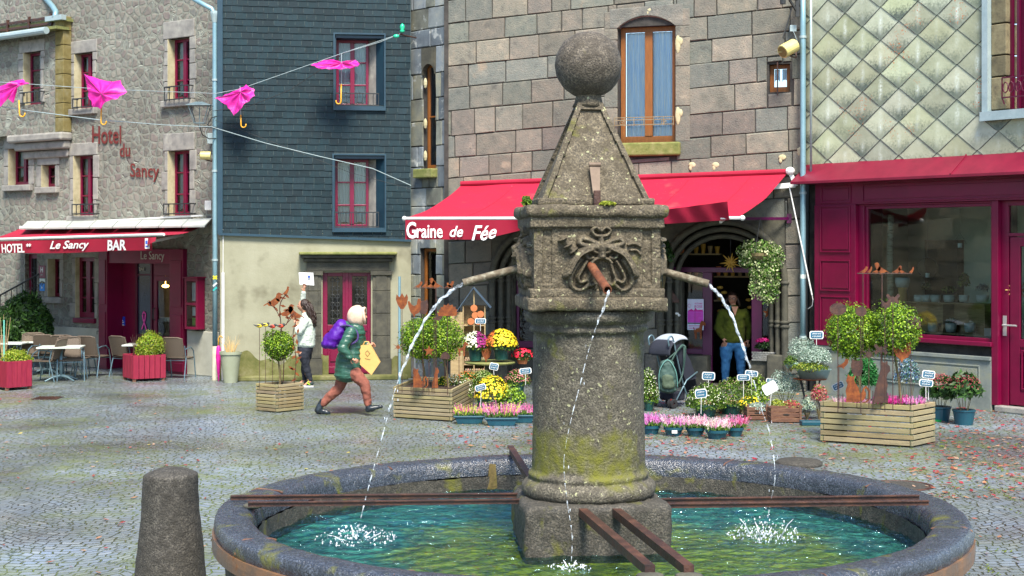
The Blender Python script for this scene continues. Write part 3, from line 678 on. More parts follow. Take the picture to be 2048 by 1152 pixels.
mb,_=put_text('t','BAR',None,None,HF.u(278,.28),HF.z(283,542,.28),.075,y=.285,width=HF.u(288,.28)-HF.u(278,.28),M=HF.M);mb.build('lettering',MT['gletter'],hotel)
mb=MB(HF.M)
n=8
for i in range(n):
 a=i/n;b=(i+1)/n;x0,x1=55+370*a,55+370*b
 A=HF.p(x0,442-6*a,-.02);B=HF.p(x1-1,442-6*b,-.02);C=HF.p(x1-1-15,456-5*b,-.75);D=HF.p(x0-15,456-5*a,-.75)
 mb.add([A,B,C,D,A-Vector((0,0,.03)),B-Vector((0,0,.03)),C-Vector((0,0,.03)),D-Vector((0,0,.03))],[(0,1,2,3),(7,6,5,4),(3,2,6,7),(0,3,7,4),(1,5,6,2)])
mb.build('canopy_roof',MT['sheet'],hotel)
mb=MB(HF.M);mb.bar(HF.p(212,441,-.1),HF.p(405,431,-.1),.03,.03);mb.build('lead_cable',MT['white'],hotel)
haw=thing('awning','crimson cafe awning lettered HOTEL and BAR on the stone hotel front','awning',M=HF.M)
FV=-1.75
top=[HF.p(38+(405-38)*i/10,458-5*i/10,-.12)for i in range(11)]
bot=[HF.p(-45+(328+45)*i/10,480-11*(45*0+i)/10,FV)for i in range(11)]
mb=MB(HF.M)
def fnA(i,j):
 k=i*10;a=int(min(k,9));f=k-a;T=top[a].lerp(top[a+1],f);B=bot[a].lerp(bot[a+1],f)
 q=T.lerp(B,j);q.z-=.05*sin(pi*j)+.012*sin(k*2.6)*j;return q
mb.grid(fnA,40,8);mb.build('canvas',MT['awnd'],haw,smooth=True)
def valz(u):return.02*sin(u*3.1)+.012*sin(u*7.3)
def vz(u):
 a=(u-bot[0].x)/(bot[-1].x-bot[0].x);return bot[0].z+(bot[-1].z-bot[0].z)*a
vh=HF.z(150,475,FV)-HF.z(150,501,FV)
mb=MB(HF.M);ua,ub=bot[0].x,HF.u(305,FV)
mb.grid(lambda i,j:(ua+(ub-ua)*i,FV-.01+valz(ua+(ub-ua)*i)*(1-j)-.0,vz(ua+(ub-ua)*i)-.04-vh*(1-j)+.01*sin(i*9)*(1-j)),60,5)
mb.build('valance',MT['val'],haw,smooth=True)
mb=MB(HF.M);mb.tube([bot[0],bot[-1]],.028,8);mb.build('front_bar',MT['white'],haw)
mb=MB(HF.M)
for a in(2,9):mb.bar(HF.p(60+a*34,470,-.1),bot[a]+Vector((0,.1,-.12)),.04,.05)
mb.bar(top[0]+Vector((0,.05,.02)),top[-1]+Vector((0,.05,.02)),.09,.09)
mb.build('arm',MT['white'],haw)
mb=MB(HF.M);u1=HF.u(300,FV);zc=vz(u1)-.04
mb.grid(lambda i,j:(u1-.06+.28*i,FV-.015-.09*sin(i*2.6)*(1-j*.4),zc-.02+.02*i-(vh*(.75-.25*i))*(1-j)+.05*i*(1-j)),12,5)
mb.build('valance_end',MT['val'],haw,smooth=True)
mb=MB(HF.M);mb.box(HF.u(292,FV-.02),HF.u(301,FV-.02),FV-.045,FV-.04,zc-vh*.85,zc-.02);em=mb.build('emblem',MT['letter'],haw)
mb=MB(HF.M);mb.box(HF.u(293.5,FV-.02),HF.u(297,FV-.02),FV-.05,FV-.046,zc-vh*.5,zc-vh*.25);mb.box(HF.u(293.5,FV-.02),HF.u(298.5,FV-.02),FV-.05,FV-.046,zc-vh*.72,zc-vh*.62);mb.build('emblem_mark',pm('blue_mark',[(.05,.12,.5)],4,.6),em)
def awn_text(s,x0,x1,yt,yb,**kw):
 u0,u1=HF.u(x0,FV),HF.u(x1,FV);z0,z1=HF.z((x0+x1)/2,yb,FV),HF.z((x0+x1)/2,yt,FV)
 _,vs=put_text('t',s,None,None,0,0,z1-z0,width=u1-u0,**kw);sl=(bot[-1].z-bot[0].z)/(bot[-1].x-bot[0].x)
 m=MB(HF.M);m.add([(u0+v[0],FV-.017+v[1]+valz(u0+v[0])*min(1,max(0,1-(v[2]+.05)/vh))-.012,z0+v[2]+v[0]*sl*.8)for v in vs],_.f);m.build('lettering',MT['letter'],haw)
awn_text('HOTEL',5,51,488,506,bold=.02);awn_text('**',55,66,487,494,bold=.01)
awn_text('Le Sancy',102,181,482,503,bold=.018,shear=.35);awn_text('BAR',218,255,480,501,bold=.025)
# ---- things fixed on the hotel
def pipe_thing(label,pts,r,m='zinc',collars=(),name='downpipe',shoe=None):
 t=thing(name,label,'downpipe',loc=(pts[0][0],pts[0][1],0));mb=MB();L=Matrix.Translation(-Vector((pts[0][0],pts[0][1],0)))
 mb.tube([L@Vector(p)for p in pts],r,14);mb.build('pipe',MT[m],t,smooth=True,world=False)
 for c in collars:
  mb=MB();mb.lathe([(r+.001,-.02),(r+.012,-.02),(r+.012,.02),(r+.001,.02)],L@Vector(c),14);mb.bar(L@Vector(c),L@Vector(c)+Vector((0,.12,0)),.02,.02);mb.build('bracket',MT['zincpale'],t,world=False)
 return t
Yp=27.35;xp=lambda x:(x-CX)/F*Yp
pz=lambda y:EYE-(y-HY)/F*Yp
t=pipe_thing('blue grey zinc downpipe between the stone hotel and the slate house',[P(370,-12,Yp+.3),P(405,8,Yp+.1),P(424,18,Yp),P(430,30,Yp)]+[P(430,y,Yp)for y in(60,200,340,480,692)],.046,
 collars=[P(430,y,Yp)for y in(36,160,342,520)])
mb=MB();L=Matrix.Translation(-Vector((P(370,0,Yp+.3).x,P(370,0,Yp+.3).y,0)))
c=L@P(430,28,Yp);mb.lathe([(.05,-.16),(.085,0),(.085,.05)],c,14);mb.build('funnel',MT['zincpale'],t,world=False)
c=L@P(430,692,Yp);mb=MB();mb.lathe([(.055,0),(.055,-(c.z)),(.0,-(c.z)),],(c.x,c.y,c.z),14);mb.build('lower_casing',pm('peeling_white_casing',[(.45,.40,.30),(.66,.62,.52)],8,.8),t,world=False)
mb=MB()
for yy,cc in((555,(.75,.65,.02)),(569,(.75,.75,.72)),(578,(.02,.40,.36))):
 q=L@P(430,yy,Yp-.05);mb.bar(q+Vector((-.035,0,-.03)),q+Vector((.035,0,.03)),.004,.028,col=cc)
 if yy==555:mb.bar(q+Vector((-.035,-.004,.03)),q+Vector((.035,-.004,-.03)),.004,.028,col=cc)
mb.build('waymark_sticker',MT['vc'],t,world=False)
mb=MB();q=P(446,545,Yp-.03);mb.tube([q,(q.x,q.y,0)],.03,10);mb.tube([q,q+Vector((0,.02,.8))],.008,5);tag(mb.build('cable_conduit',MT['white']),'white plastic cable conduit running up the wall beside the downpipe','conduit')
mb=MB();q=HF.w(417,411,-.08);mb.box(q.x-.065,q.x+.065,q.y-.05,q.y+.06,q.z-.09,q.z+.09);tag(mb.build('junction_box',MT['white'],bevel=.012),'white electrical box above the end of the hotel canopy','box')
mb=MB();q=HF.w(421,277,-.1);mb.box(q.x-.05,q.x+.05,q.y-.05,q.y+.06,q.z-.1,q.z+.1);mb.tube([q+Vector((-.04,-.02,-.1)),q+Vector((-.09,-.02,.12)),q+Vector((-.03,-.05,.25))],.008,5);tag(mb.build('junction_box',MT['zincpale'],bevel=.01),'small grey electrical box below the street lamp arm','box')
def floodlight(q,d,label,r=.075,L_=.19):
 t=thing('floodlight',label,'lamp',loc=q);d=Vector(d).normalized();mb=MB();mb.tube([-d*L_/2,d*L_/2],r,18);mb.build('housing',MT['cream'],t,smooth=False,bevel=.008)
 mb=MB();mb.tube([d*(L_/2+.001),d*(L_/2+.006)],r*.82,18);mb.bar(d*(L_/2+.01)+Vector((-r*.7,0,0)),d*(L_/2+.01)+Vector((r*.7,0,0)),.01,.008);mb.build('lens',pm('dull_lens',[(.14,.13,.05),(.2,.18,.08)],5,.3),t)
 mb=MB();mb.bar((0,0,-r),(r*1.3,.1,-r-.03),.02,.02);mb.bar((r*1.3,.1,-r-.03),(r*1.5,.24,0),.02,.02);mb.build('bracket',MT['rustdark'],t)
floodlight(P(411,311,27.3),(-1,-.1,.02),'small cream floodlight on the hotel wall below the street lamp')
q=P(399,248,27.0);t=thing('street_lamp','grey lantern street lamp on a wall arm beside the hotel downpipe','street lamp',M=Matrix.Translation(q)@Matrix.Scale(.86,4))
s=27.0/F
mb=MB();mb.add([(-.26,-.16,.40),(.26,-.16,.40),(.26,.16,.40),(-.26,.16,.40),(-.07,-.05,.47),(.07,-.05,.47),(.07,.05,.47),(-.07,.05,.47),(-.27,-.17,.385),(.27,-.17,.385),(.27,.17,.385),(-.27,.17,.385)],
 [(0,1,5,4),(1,2,6,5),(2,3,7,6),(3,0,4,7),(4,5,6,7),(8,9,1,0),(9,10,2,1),(10,11,3,2),(11,8,0,3),(11,10,9,8)]);mb.build('hood',pm('lamp_grey',[(.07,.10,.11),(.12,.16,.17)],6,.5),t,bevel=.01)
mb=MB()
for sx in(-1,1):
 for sy in(-1,1):mb.bar((sx*.21,sy*.13,.375),(sx*.10,sy*.07,.02),.014,.014)
mb.bar((-.11,-.08,.02),(.11,-.08,.02),.016,.016);mb.bar((-.11,.08,.02),(.11,.08,.02),.016,.016);mb.bar((0,0,-.1),(0,0,.36),.016,.016);mb.build('lantern_frame',bpy.data.materials['lamp_grey'],t)
mb=MB();mb.tube([(-.03,0,-.04),(.05,.05,-.05),(.30,.4,-.05)],.02,8);mb.tube([(0,.03,-.06),(.04,.1,-.22),(.16,.2,-.3),(.28,.38,-.28)],.012,6);mb.bar((.29,.42,-.4),(.29,.42,.25),.05,.03);mb.tube([(.29,.38,.2),(.2,.3,.16),(.13,.2,.0),(.2,.2,-.05)],.01,6);mb.build('wall_arm',MT['iron'],t)
def flat_sign(root_name,label,cat,x0,x1,yt,yb,m,v=-.03,th=.02,Fc=HF,group=None,bevel=.004):
 u0,u1=Fc.u(x0,v),Fc.u(x1,v);z0,z1=Fc.z((x0+x1)/2,yb,v),Fc.z((x0+x1)/2,yt,v)
 c=Fc.M@Vector(((u0+u1)/2,v,z0));M=Fc.M.copy();M.translation=c
 t=thing(root_name,label,cat,M=M,group=group);w=(u1-u0)/2;hh=z1-z0
 mb=MB();mb.box(-w,w,0,th,0,hh);mb.build('plate',m,t,bevel=bevel);return t,w,hh
t,w,hh=flat_sign('hotel_star_sign','burgundy hotel plaque with white letter H on the stone wall','sign',77,90,531,556,MT['burg'])
mb,_=put_text('t','H',None,None,-.035,hh*.45,.11,y=-.004,width=.08,bold=.02);mb.build('lettering',MT['letter'],t)
mb,_=put_text('t','**',None,None,-.03,hh*.2,.025,y=-.004,width=.06);mb.build('lettering',MT['letter'],t)
flat_sign('small_sign','small pale plate between the burgundy and blue plaques','sign',78,90,557,564,MT['ceram'])
t,w,hh=flat_sign('small_sign','small blue plaque on the stone wall under the hotel plaque','sign',79,89,567,582,pm('blue_plaque',[(.03,.20,.55)],4,.5))
mb=MB();mb.box(-.02,.02,-.004,0,.06,.08);mb.bar((-.0,-.003,.05),(0,-.003,.1),.004,.012);mb.build('mark',MT['letter'],t)
t,w,hh=flat_sign('sticker','blue and white sticker on the burgundy bar front','sticker',238,250,633,651,pm('blue_sticker',[(.02,.06,.45)],4,.4),v=.29,th=.004,bevel=0)
mb=MB();mb.box(-w*.7,w*.7,-.004,0,hh*.3,hh*.42);mb.box(-w*.7,w*.3,-.004,0,hh*.5,hh*.6);mb.box(-w*.7,w*.7,-.004,0,.0,hh*.12);mb.build('mark',MT['letter'],t)
c=HF.M@HF.p(397,658,-.02);M=HF.M.copy();M.translation=c
t=thing('menu_case','burgundy glazed menu case hung on the wall right of the bar front','menu case',M=M);k=HF.z(397,556)-HF.z(397,658)
w=.18
mb=MB();mb.box(-w,w,-.04,0,0,k);mb.box(-w,-w+.05,-.19,-.04,0,k);mb.box(w-.05,w,-.19,-.04,0,k);mb.box(-w+.05,w-.05,-.19,-.04,0,.05);mb.box(-w+.05,w-.05,-.19,-.04,k-.06,k);mb.box(-w+.05,w-.05,-.19,-.17,k*.47,k*.52)
mb.box(-w-.03,w+.03,-.23,.0,k,k+.025);mb.build('case',MT['burg'],t,bevel=.005)
mb=MB();mb.box(-w+.06,w-.06,-.055,-.05,k*.55,k-.09,(.7,.75,.8));mb.box(-w+.07,w-.09,-.055,-.05,k*.26,k*.43,(.6,.72,.78));mb.box(-w+.07,-.02,-.06,-.055,.07,k*.22,(.25,.5,.1));mb.box(.0,w-.08,-.062,-.057,.08,k*.24,(.55,.65,.7));mb.build('papers',MT['vc'],t)
mb=MB();mb.box(-w+.045,w-.045,-.183,-.18,.045,k-.05);mb.build('pane',MT['glass'],t)
mb=MB();q=HF.w(194,662,-.03);
mb.bar(q,q+Vector((.13,-.1,0)),.012,.012);mb.bar(q,q+Vector((0,0,-.07)),.012,.012);mb.bar(q+Vector((.05,-.04,-.02)),q+Vector((.05,-.04,.02)),.012,.012);tag(mb.build('shutter_stay',MT['iron']),'small black iron hook fixed on the pale plinth beside the bar front','hook')
mb=MB();A=HF.w(-10,596,-.9);B=HF.w(78,548,-.5)
mb.tube([A,B],.018,8)
for i in range(9):
 q=A.lerp(B,i/8);mb.tube([q,q-Vector((0,0,.75))],.009,6)
 mb.tube([q+Vector((.05*cos(k_*.8)*(1-k_*.08)+.06,0,-.2+.06*sin(k_*.8)*(1-k_*.08)))for k_ in range(9)],.007,5)
tag(mb.build('stair_railing',MT['iron']),'black scrolled stair railing sloping up behind the bush at the far left','railing')
# ================================================================ SLATE HOUSE
slate=thing('slate_clad_house','dark slate clad house with rendered ground floor and carved stone doorway','building',M=SF.M)
s1=hole(SF,670,768,70,216);s2=hole(SF,668,769,311,459);sdh=(SF.u(645),SF.u(742),0,SF.z(693,545))
UE=SF.u(822)
mb=MB(SF.M);holes_wall(mb,0,UE,0,9.5,0,.45,[s1,s2,sdh]);mb.build('wall',MT['plaster'],slate)
mb=MB(SF.M);mb.grid(lambda i,j:(UE*i*.565+.0,-.012*(1-j),j*(.42+.1*sin(i*9)+.05*sin(i*31))),40,3);mb.grid(lambda i,j:(SF.u(783)+(UE-SF.u(783))*i,-.012*(1-j),j*(.35+.08*sin(i*7))),10,3)
mb.build('mossy_base',MT['mossbase'],slate)
def zlow(u):return SF.z(440,466)+(SF.z(820,479)-SF.z(440,466))*u/UE
mb=MB(SF.M);rr=random.Random(4);zr=SF.z(820,479)-.05;pitch=.121;row=0
while zr<9.4:
 u=-.25+(row%2)*.1
 while u<UE:
  wdt=.188+rr.uniform(-.02,.02);a,b=max(u,.05),min(u+wdt-.008,UE-.01);u+=wdt
  if b-a<.03:continue
  slope=-.012
  z0_,z1_=zr+slope*(a-1.8),zr+slope*(a-1.8)+pitch+.03
  segs=[(a,b)]
  for h in(s1,s2):
   if z0_+pitch*.6>h[2]and z0_+pitch*.4<h[3]:
    ns=[]
    for(p_,q_)in segs:
     if q_<=h[0]or p_>=h[1]:ns.append((p_,q_))
     else:
      if p_<h[0]-.01:ns.append((p_,h[0]))
      if q_>h[1]+.01:ns.append((h[1],q_))
    segs=ns
  for(p_,q_)in segs:
   zb=max(z0_+rr.uniform(-.004,.004),zlow((p_+q_)/2))
   if z1_-zb<.03:continue
   o=rr.uniform(0,.006);k=rr.uniform(.78,1.25);tint=rr.uniform(-.004,.004)
   cc=(.020*k+tint*.6,.052*k,.066*k)
   vb=-.029-o*.6
   mb.add([(p_,vb,zb),(q_,vb-rr.uniform(-.003,.003),zb),(q_,-.018,z1_),(p_,-.018,z1_),(p_,-.012,zb),(q_,-.012,zb),],[(0,1,2,3),(0,4,5,1),(0,3,4),(1,5,2)],cc)
 zr+=pitch;row+=1
holes_wall(mb,.0,UE,zlow(0)+.02,9.4,-.017,-.001,[s1,s2],(.15,.2,.2));mb.build('slate_cladding',MT['slate'],slate)
trim=pm('painted_slate_trim',[(.012,.035,.055),(.02,.05,.07)],5,.5)
mb=MB(SF.M);mb.box(-.045,.055,-.07,.0,zlow(0)-.02,9.5);mb.build('corner_board',trim,slate,bevel=.005)
mb=MB(SF.M);mb.bar((-.02,-.05,zlow(0)-.02),(UE,-.05,zlow(UE)-.02),.05,.045);mb.build('drip_edge',trim,slate)
for h in(s1,s2):
 mb=MB(SF.M);a,b,c,d=h
 for q in((a-.03,a,c-.05,d+.03),(b,b+.03,c-.05,d+.03),(a,b,d,d+.03),(a,b,c-.05,c)):mb.box(q[0],q[1],-.075,-.02,q[2],q[3])
 mb.build('opening_trim',trim,slate)
 uw=SF.u(737,.36);um=SF.u(752,.2)
 mb=MB(SF.M);mb.add([(uw,.36,c),(uw,.36,d),(um,.2,d),(um,.2,c)],[(0,1,2,3)]);mb.add([(uw,.37,c),(uw,.37,d),(b,.37,d),(b,.37,c)],[(0,1,2,3)]);mb.build('stone_reveal',MT['dressed'],slate)
 mb=MB(SF.M);mb.add([(um,.2,c),(um,.2,d),(b-.002,-.02,d),(b-.002,-.02,c)],[(0,1,2,3)]);mb.box(a+.001,b-.001,-.02,.36,d-.06,d-.002);mb.box(a+.001,b-.001,-.03,.36,c+.001,c+.035);mb.box(a+.001,a+.02,-.02,.36,c,d);mb.build('slate_reveal',MT['slate']if False else trim,slate)
 casement(slate,SF,(a+.02,uw,c+.035,d-.06),.30,MT['burg'],3,fw=.05,curtain=.95)
 w_=(uw-a)/4
 rail(slate,SF,a+.02,SF.u(757,-.02),c+.03,c+(.32 if h is s2 else.27),v=-.02,back=.1,n=8)
u0,u1,_,zt=sdh
mb=MB(SF.M);pl0,pr1=SF.u(608),SF.u(783);zc=SF.z(693,545)
for a,b in((pl0,u0),(u1,pr1)):
 mb.box(a,b,-.06,.02,.0,.38);z=.385
 while z<zc-.06:
  hh=min(.42,zc-.055-z);mb.box(a+.03,b-.02,-.045,.02,z,z+hh-.008);mb.box(a+.09,b-.08,-.06,-.045,z,z+hh-.008);z+=hh
 mb.box(a-.01,b+.01,-.08,.02,zc-.05,zc+.03)
mb.box(pl0+.05,pr1-.05,-.07,.02,zc+.032,zc+.2);mb.build('door_surround',MT['darkstone'],slate,bevel=.012)
mb=MB(SF.M);z=zc+.2
mb.box(pl0-.01,pr1+.02,-.14,.02,z+.002,z+.07);mb.box(pl0-.06,pr1+.06,-.22,.02,z+.072,z+.13);mb.build('cornice',MT['darkstone'],slate,bevel=.02)
mb=MB(SF.M);mb.box(pl0-.09,pr1+.10,-.28,.02,z+.132,z+.185);mb.build('cornice_cap',MT['sillmoss'],slate,bevel=.02)
mb=MB(SF.M);um=(u0+u1)/2;v=.10;glz0,glz1=SF.z(693,650),SF.z(693,553)
for a,b in((u0,um-.008),(um+.008,u1)):
 mb.box(a,a+.09,v,v+.05,.02,zt);mb.box(b-.07,b,v,v+.05,.02,zt);mb.box(a+.09,b-.07,v,v+.05,zt-.07,zt);mb.box(a+.09,b-.07,v,v+.05,glz0-.12,glz0);mb.box(a+.09,b-.07,v+.015,v+.04,.02,glz0-.12)
 mb.box(a+.14,b-.12,v-.005,v+.02,.32,glz0-.32);mb.box(a+.09,b-.07,v-.004,v+.02,.1,.22);mb.box(a+.12,b-.10,v-.006,v+.02,glz0-.26,glz0-.16)
mb.box(um-.03,um+.03,v-.02,v,.02,zt)
dd=mb.build('double_door',MT['burg'],slate,bevel=.006)
mb=MB(SF.M)
for a,b in((u0+.09,um-.078),(um+.098,u1-.07)):
 for i in range(1,3):u=a+(b-a)*i/3;mb.bar((u,v-.005,glz0),(u,v-.005,glz1),.01,.01)
 for i in range(6):
  zc_=glz0+(glz1-glz0)*(i+.5)/6
  for sgn in(-1,1):mb.tube([((a+b)/2+sgn*(.045+.04*cos(k_*.75)),v-.006,zc_+.05*sin(k_*.75)*(1-k_*.06))for k_ in range(9)],.007,5)
mb.build('grille',MT['iron'],dd)
mb=MB(SF.M);mb.box(u0+.08,u1-.06,v+.03,v+.035,glz0,glz1);mb.build('pane',pm('black_glass',[(.012,.014,.012),(.03,.03,.025)],3,.06),dd)
mb=MB(SF.M);mb.tube([(um+.02,v-.02,.98),(um+.02,v-.06,.98),(um+.10,v-.06,.98)],.01,6);mb.tube([(u0+.07,v-.01,.70),(u0+.07,v-.012,.82)],.012,6);mb.build('handle',pm('brass',[(.5,.4,.15)],4,.3,metal=.8),dd)
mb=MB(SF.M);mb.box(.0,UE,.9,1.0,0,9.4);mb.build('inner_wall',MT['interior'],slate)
mb=MB(SF.M);mb.box(SF.u(470),SF.u(815),-.32,.05,0,.085);o=mb.build('pavement',MT['mossbase'],bevel=.02);tag(o,None,None,kind='structure')
# ================================================================ CORNER HOUSE
corner=thing('corner_house','corner house of large grey lava stone blocks above the arched flower shop front','building',M=KR.M)
kw=hole(KR,1236,1351,52,285);ksm=hole(KR,1538,1580,128,184)
ka_l,ka_r=KR.u(1322),KR.u(1570);ka_top=KR.z(1450,443);ka_sp=KR.z(1560,560)
arch=(ka_l,ka_r,0,ka_top);kb_l,kb_r=KR.u(985),KR.u(1240);arch2=(kb_l,kb_r,0,ka_top)
KE=KR.u(1612)
mb=MB(KR.M);holes_wall(mb,0,KE,0,9.5,.0,.5,[kw,ksm,arch,arch2]);mb.build('wall_core',MT['mortar'],corner)
PAL_A=[(.175,.16,.135),(.16,.152,.13),(.19,.17,.145),(.145,.15,.13),(.20,.182,.15),(.165,.146,.13),(.155,.16,.145)]
PAL_B=[(1.3,1.4,1.5),(1.6,1.65,1.7),(1.4,1.3,1.0),(2.0,1.9,1.5),(.9,1.0,1.1),(2.2,2.2,2.1)]
def ashlar(Fc,u0,u1,z0,z1,holes,pal,tilt,name,m,hs=(.36,.48),ws=(.34,.80),seed=1,dark=None,parent=None):
 rr=random.Random(seed);mb=MB(Fc.M);z=z0
 while z<z1:
  hh=rr.uniform(*hs);u=u0-rr.uniform(0,.4)
  while u<u1:
   w=rr.uniform(*ws);a,b=max(u,u0),min(u+w,u1);u+=w
   if b-a<.03:continue
   zlo=z+tilt*a;segs=[(a,b,zlo,zlo+hh)]
   for h in holes:
    ns=[]
    for(p,q,c,d)in segs:
     if q<=h[0]or p>=h[1]or d<=h[2]or c>=h[3]:ns.append((p,q,c,d));continue
     if p<h[0]-.03:ns.append((p,h[0],c,d))
     if q>h[1]+.03:ns.append((h[1],q,c,d))
     x0,x1=max(p,h[0]),min(q,h[1])
     if d>h[3]+.03:ns.append((x0,x1,max(c,h[3]),d))
     if c<h[2]-.03:ns.append((x0,x1,c,min(d,h[2])))
    segs=ns
   base=rr.choice(pal);k=rr.uniform(.8,1.2);cc=tuple(x*k*w_ for x,w_ in zip(base,(.98,.99,.99)))
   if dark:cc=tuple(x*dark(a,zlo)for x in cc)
   for(p,q,c,d)in segs:
    g=.007;p+=g;q-=g;c+=g;d-=g
    if q-p<.02 or d-c<.02:continue
    c=max(c,0);v=-.018-rr.uniform(0,.022);e=.011;j=lambda:rr.uniform(-.011,.011);t1=tilt*(q-p)
    F_=[(p+e+j(),v,c+e+j()),(q-e+j(),v,c+e+t1+j()),(q-e+j(),v,d-e+t1+j()),(p+e+j(),v,d-e+j())]
    B_=[(p,v+.016,c),(q,v+.016,c+t1),(q,v+.016,d+t1),(p,v+.016,d)]
    C_=[(x,.004,zz)for x,_,zz in B_]
    mb.add(F_+B_+C_,[(0,1,2,3),(4,5,1,0),(5,6,2,1),(6,7,3,2),(7,4,0,3),(8,9,5,4),(9,10,6,5),(10,11,7,6),(11,8,4,7)],cc)
  z+=hh
 return mb.build(name,m,parent)
ring=.34
hk=[(kw[0]-.02,kw[1]+.02,kw[2]-.30,kw[3]+.26),(ksm[0]-.03,ksm[1]+.03,ksm[2]-.03,ksm[3]+.03),(ka_l-.0,ka_r+.0,0,ka_top),(kb_l,kb_r,0,ka_top)]
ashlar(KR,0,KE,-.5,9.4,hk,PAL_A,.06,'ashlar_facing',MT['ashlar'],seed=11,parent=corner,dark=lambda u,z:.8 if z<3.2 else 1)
mb=MB(KL.M);holes_kl=[hole(KL,848,873,128,338),hole(KL,842,874,497,650)]
holes_wall(mb,0,KL.len,0,9.5,0,.4,holes_kl);mb.build('side_wall_core',MT['mortar'],corner)
ashlar(KL,0,KL.len,0,9.4,holes_kl,PAL_B,.0,'side_facing',MT['bluestone'],hs=(.3,.5),ws=(.2,.55),seed=5,parent=corner)
mb=MB();q=KR.M@Vector((0,0,0));mb.box(q.x-.06,q.x+.02,q.y-.05,q.y+.03,0,9.4);mb.M=Matrix.Identity(4);mb.build('corner_quoin',MT['mortar'],corner)
for h,ar in zip(holes_kl,(1,0)):
 w=casement(corner,KL,(h[0]+.02,h[1],h[2],h[3]),.07,MT['wood'],2,leaves=1)
h=holes_kl[0];mb=MB(KL.M);um=(h[0]+h[1])/2;rw=(h[1]-h[0])/2
pts=[(h[0]-.01,h[3]+.3),(h[0]-.01,h[3]-.001)]+[(um-rw*cos(pi*i/8),h[3]+.0+.2*sin(pi*i/8)-.2)for i in range(9)]+[(h[1]+.01,h[3]-.001),(h[1]+.01,h[3]+.3)]
mb.prism(pts,-.06,.05);mb.build('arched_lintel',MT['darkstone'],corner)
mb=MB(KL.M);mb.box(h[0]-.12,h[1]+.06,-.18,.1,h[2]-.17,h[2]);mb.build('sill',MT['sillmoss'],corner,bevel=.02)
mb=MB(KL.M)
for zz in(h[3]-.35,h[2]+.85,h[2]+.25):mb.sphere((h[0]+.06,-.02,zz),(.045,.03,.1),7,5)
mb.build('mortar_patch',MT['patch'],corner)
u0,u1,z0,z1=kw
casement(corner,KR,(u0+.02,u1,z0,z1),.13,MT['wood'],1,fw=.085,curtain=.99,cmat='curtain_sky_tint')
mb=MB(KR.M);N=14;um=(u0+u1)/2;rise=.20
pts=[(u0-.14,z1+.32),(u0-.14,z1-.02)]+[(u0-.0+(u1-u0)*i/N,z1-.02+rise*sin(pi*i/N)**.8)for i in range(N+1)]+[(u1+.14,z1-.02),(u1+.14,z1+.36)]
mb.prism(pts,-.045,.0,(.17,.165,.15));mb.build('window_arch',MT['ashlar'],corner,bevel=.01)
mb=MB(KR.M)
for i in range(N):
 a0,a1=u0+(u1-u0)*i/N,u0+(u1-u0)*(i+1)/N;b0,b1=z1-.02+rise*sin(pi*i/N)**.8,z1-.02+rise*sin(pi*(i+1)/N)**.8
 mb.add([(a0,-.05,b0),(a1,-.05,b1),(a1,.26,z1+.0+(b1-z1)*.35),(a0,.26,z1+.0+(b0-z1)*.35)],[(0,1,2,3)])
mb.box(u0,u1,.24,.3,z1-.001,z1+.3);mb.build('arch_soffit',MT['dressed'],corner)
mb=MB(KR.M);mb.box(u0-.07,u1+.10,-.12,.2,z0-.24,z0-.004);mb.build('sill',MT['sillmoss'],corner,bevel=.03)
mb=MB(KR.M)
z=z0;rr=random.Random(3)
for(a,b)in((u1+.005,u1+.26),(u0-.24,u0-.004)):
 z=z0
 for hh in(.62,.7,.5,.5,.3):mb.box(a,b,-.042,.02,z+.006,min(z+hh-.006,z1-.03),rr.choice(PAL_A));z+=hh
mb.build('jamb_stones',MT['ashlar'],corner,bevel=.012)
mb=MB(KR.M)
for zz in(z1-.35,z0+.45):mb.sphere((u1+.05,-.045,zz),(.05,.012,.16),9,6);mb.sphere((u1+.09,-.045,zz+.05),(.05,.012,.07),9,6)
for x,y in((1385,330),(1565,315),(1432,330),(1602,300),(1300,20)):q=KR.p(x,y);mb.sphere((q.x,-.035,q.z),(.07,.012,.05),9,6);mb.sphere((q.x-.03,-.035,q.z-.05),(.03,.012,.05),9,6)
mb.build('mortar_patch',MT['patch'],corner,smooth=True)
mb=MB(KR.M);v=-.12;za,zb=KR.z(1300,249,v),KR.z(1300,234,v);ur,ul=KR.u(1347,v),KR.u(1229,v)
for zz in(zb,zb-.045,za):mb.bar((ul,v,zz),(ur,v,zz),.014,.014)
for i in range(7):u=ul+(ur-ul)*i/6;mb.bar((u,v,za-.02),(u,v,zb),.012,.012)
for u in(ul+.13,ur-.18):
 mb.tube([(u+(.05-.004*k_)*cos(k_*.9),v,(za+zb)/2-.03+(.05-.004*k_)*sin(k_*.9))for k_ in range(11)],.008,5)
mb.build('window_guard',pm('worn_rail',[(.16,.12,.07),(.26,.22,.14)],20,.6),corner)
casement(corner,KR,ksm,.12,MT['wood'],1,fw=.07,leaves=1,curtain=.6,cmat='curtain_sky_tint')
mb=MB(KR.M);um=ksm[0]+(ksm[1]-ksm[0])*.42;mb.bar((um,-.03,ksm[2]-.05),(um,-.03,ksm[3]+.03),.02,.02);mb.build('window_bar',MT['rustdark'],corner)
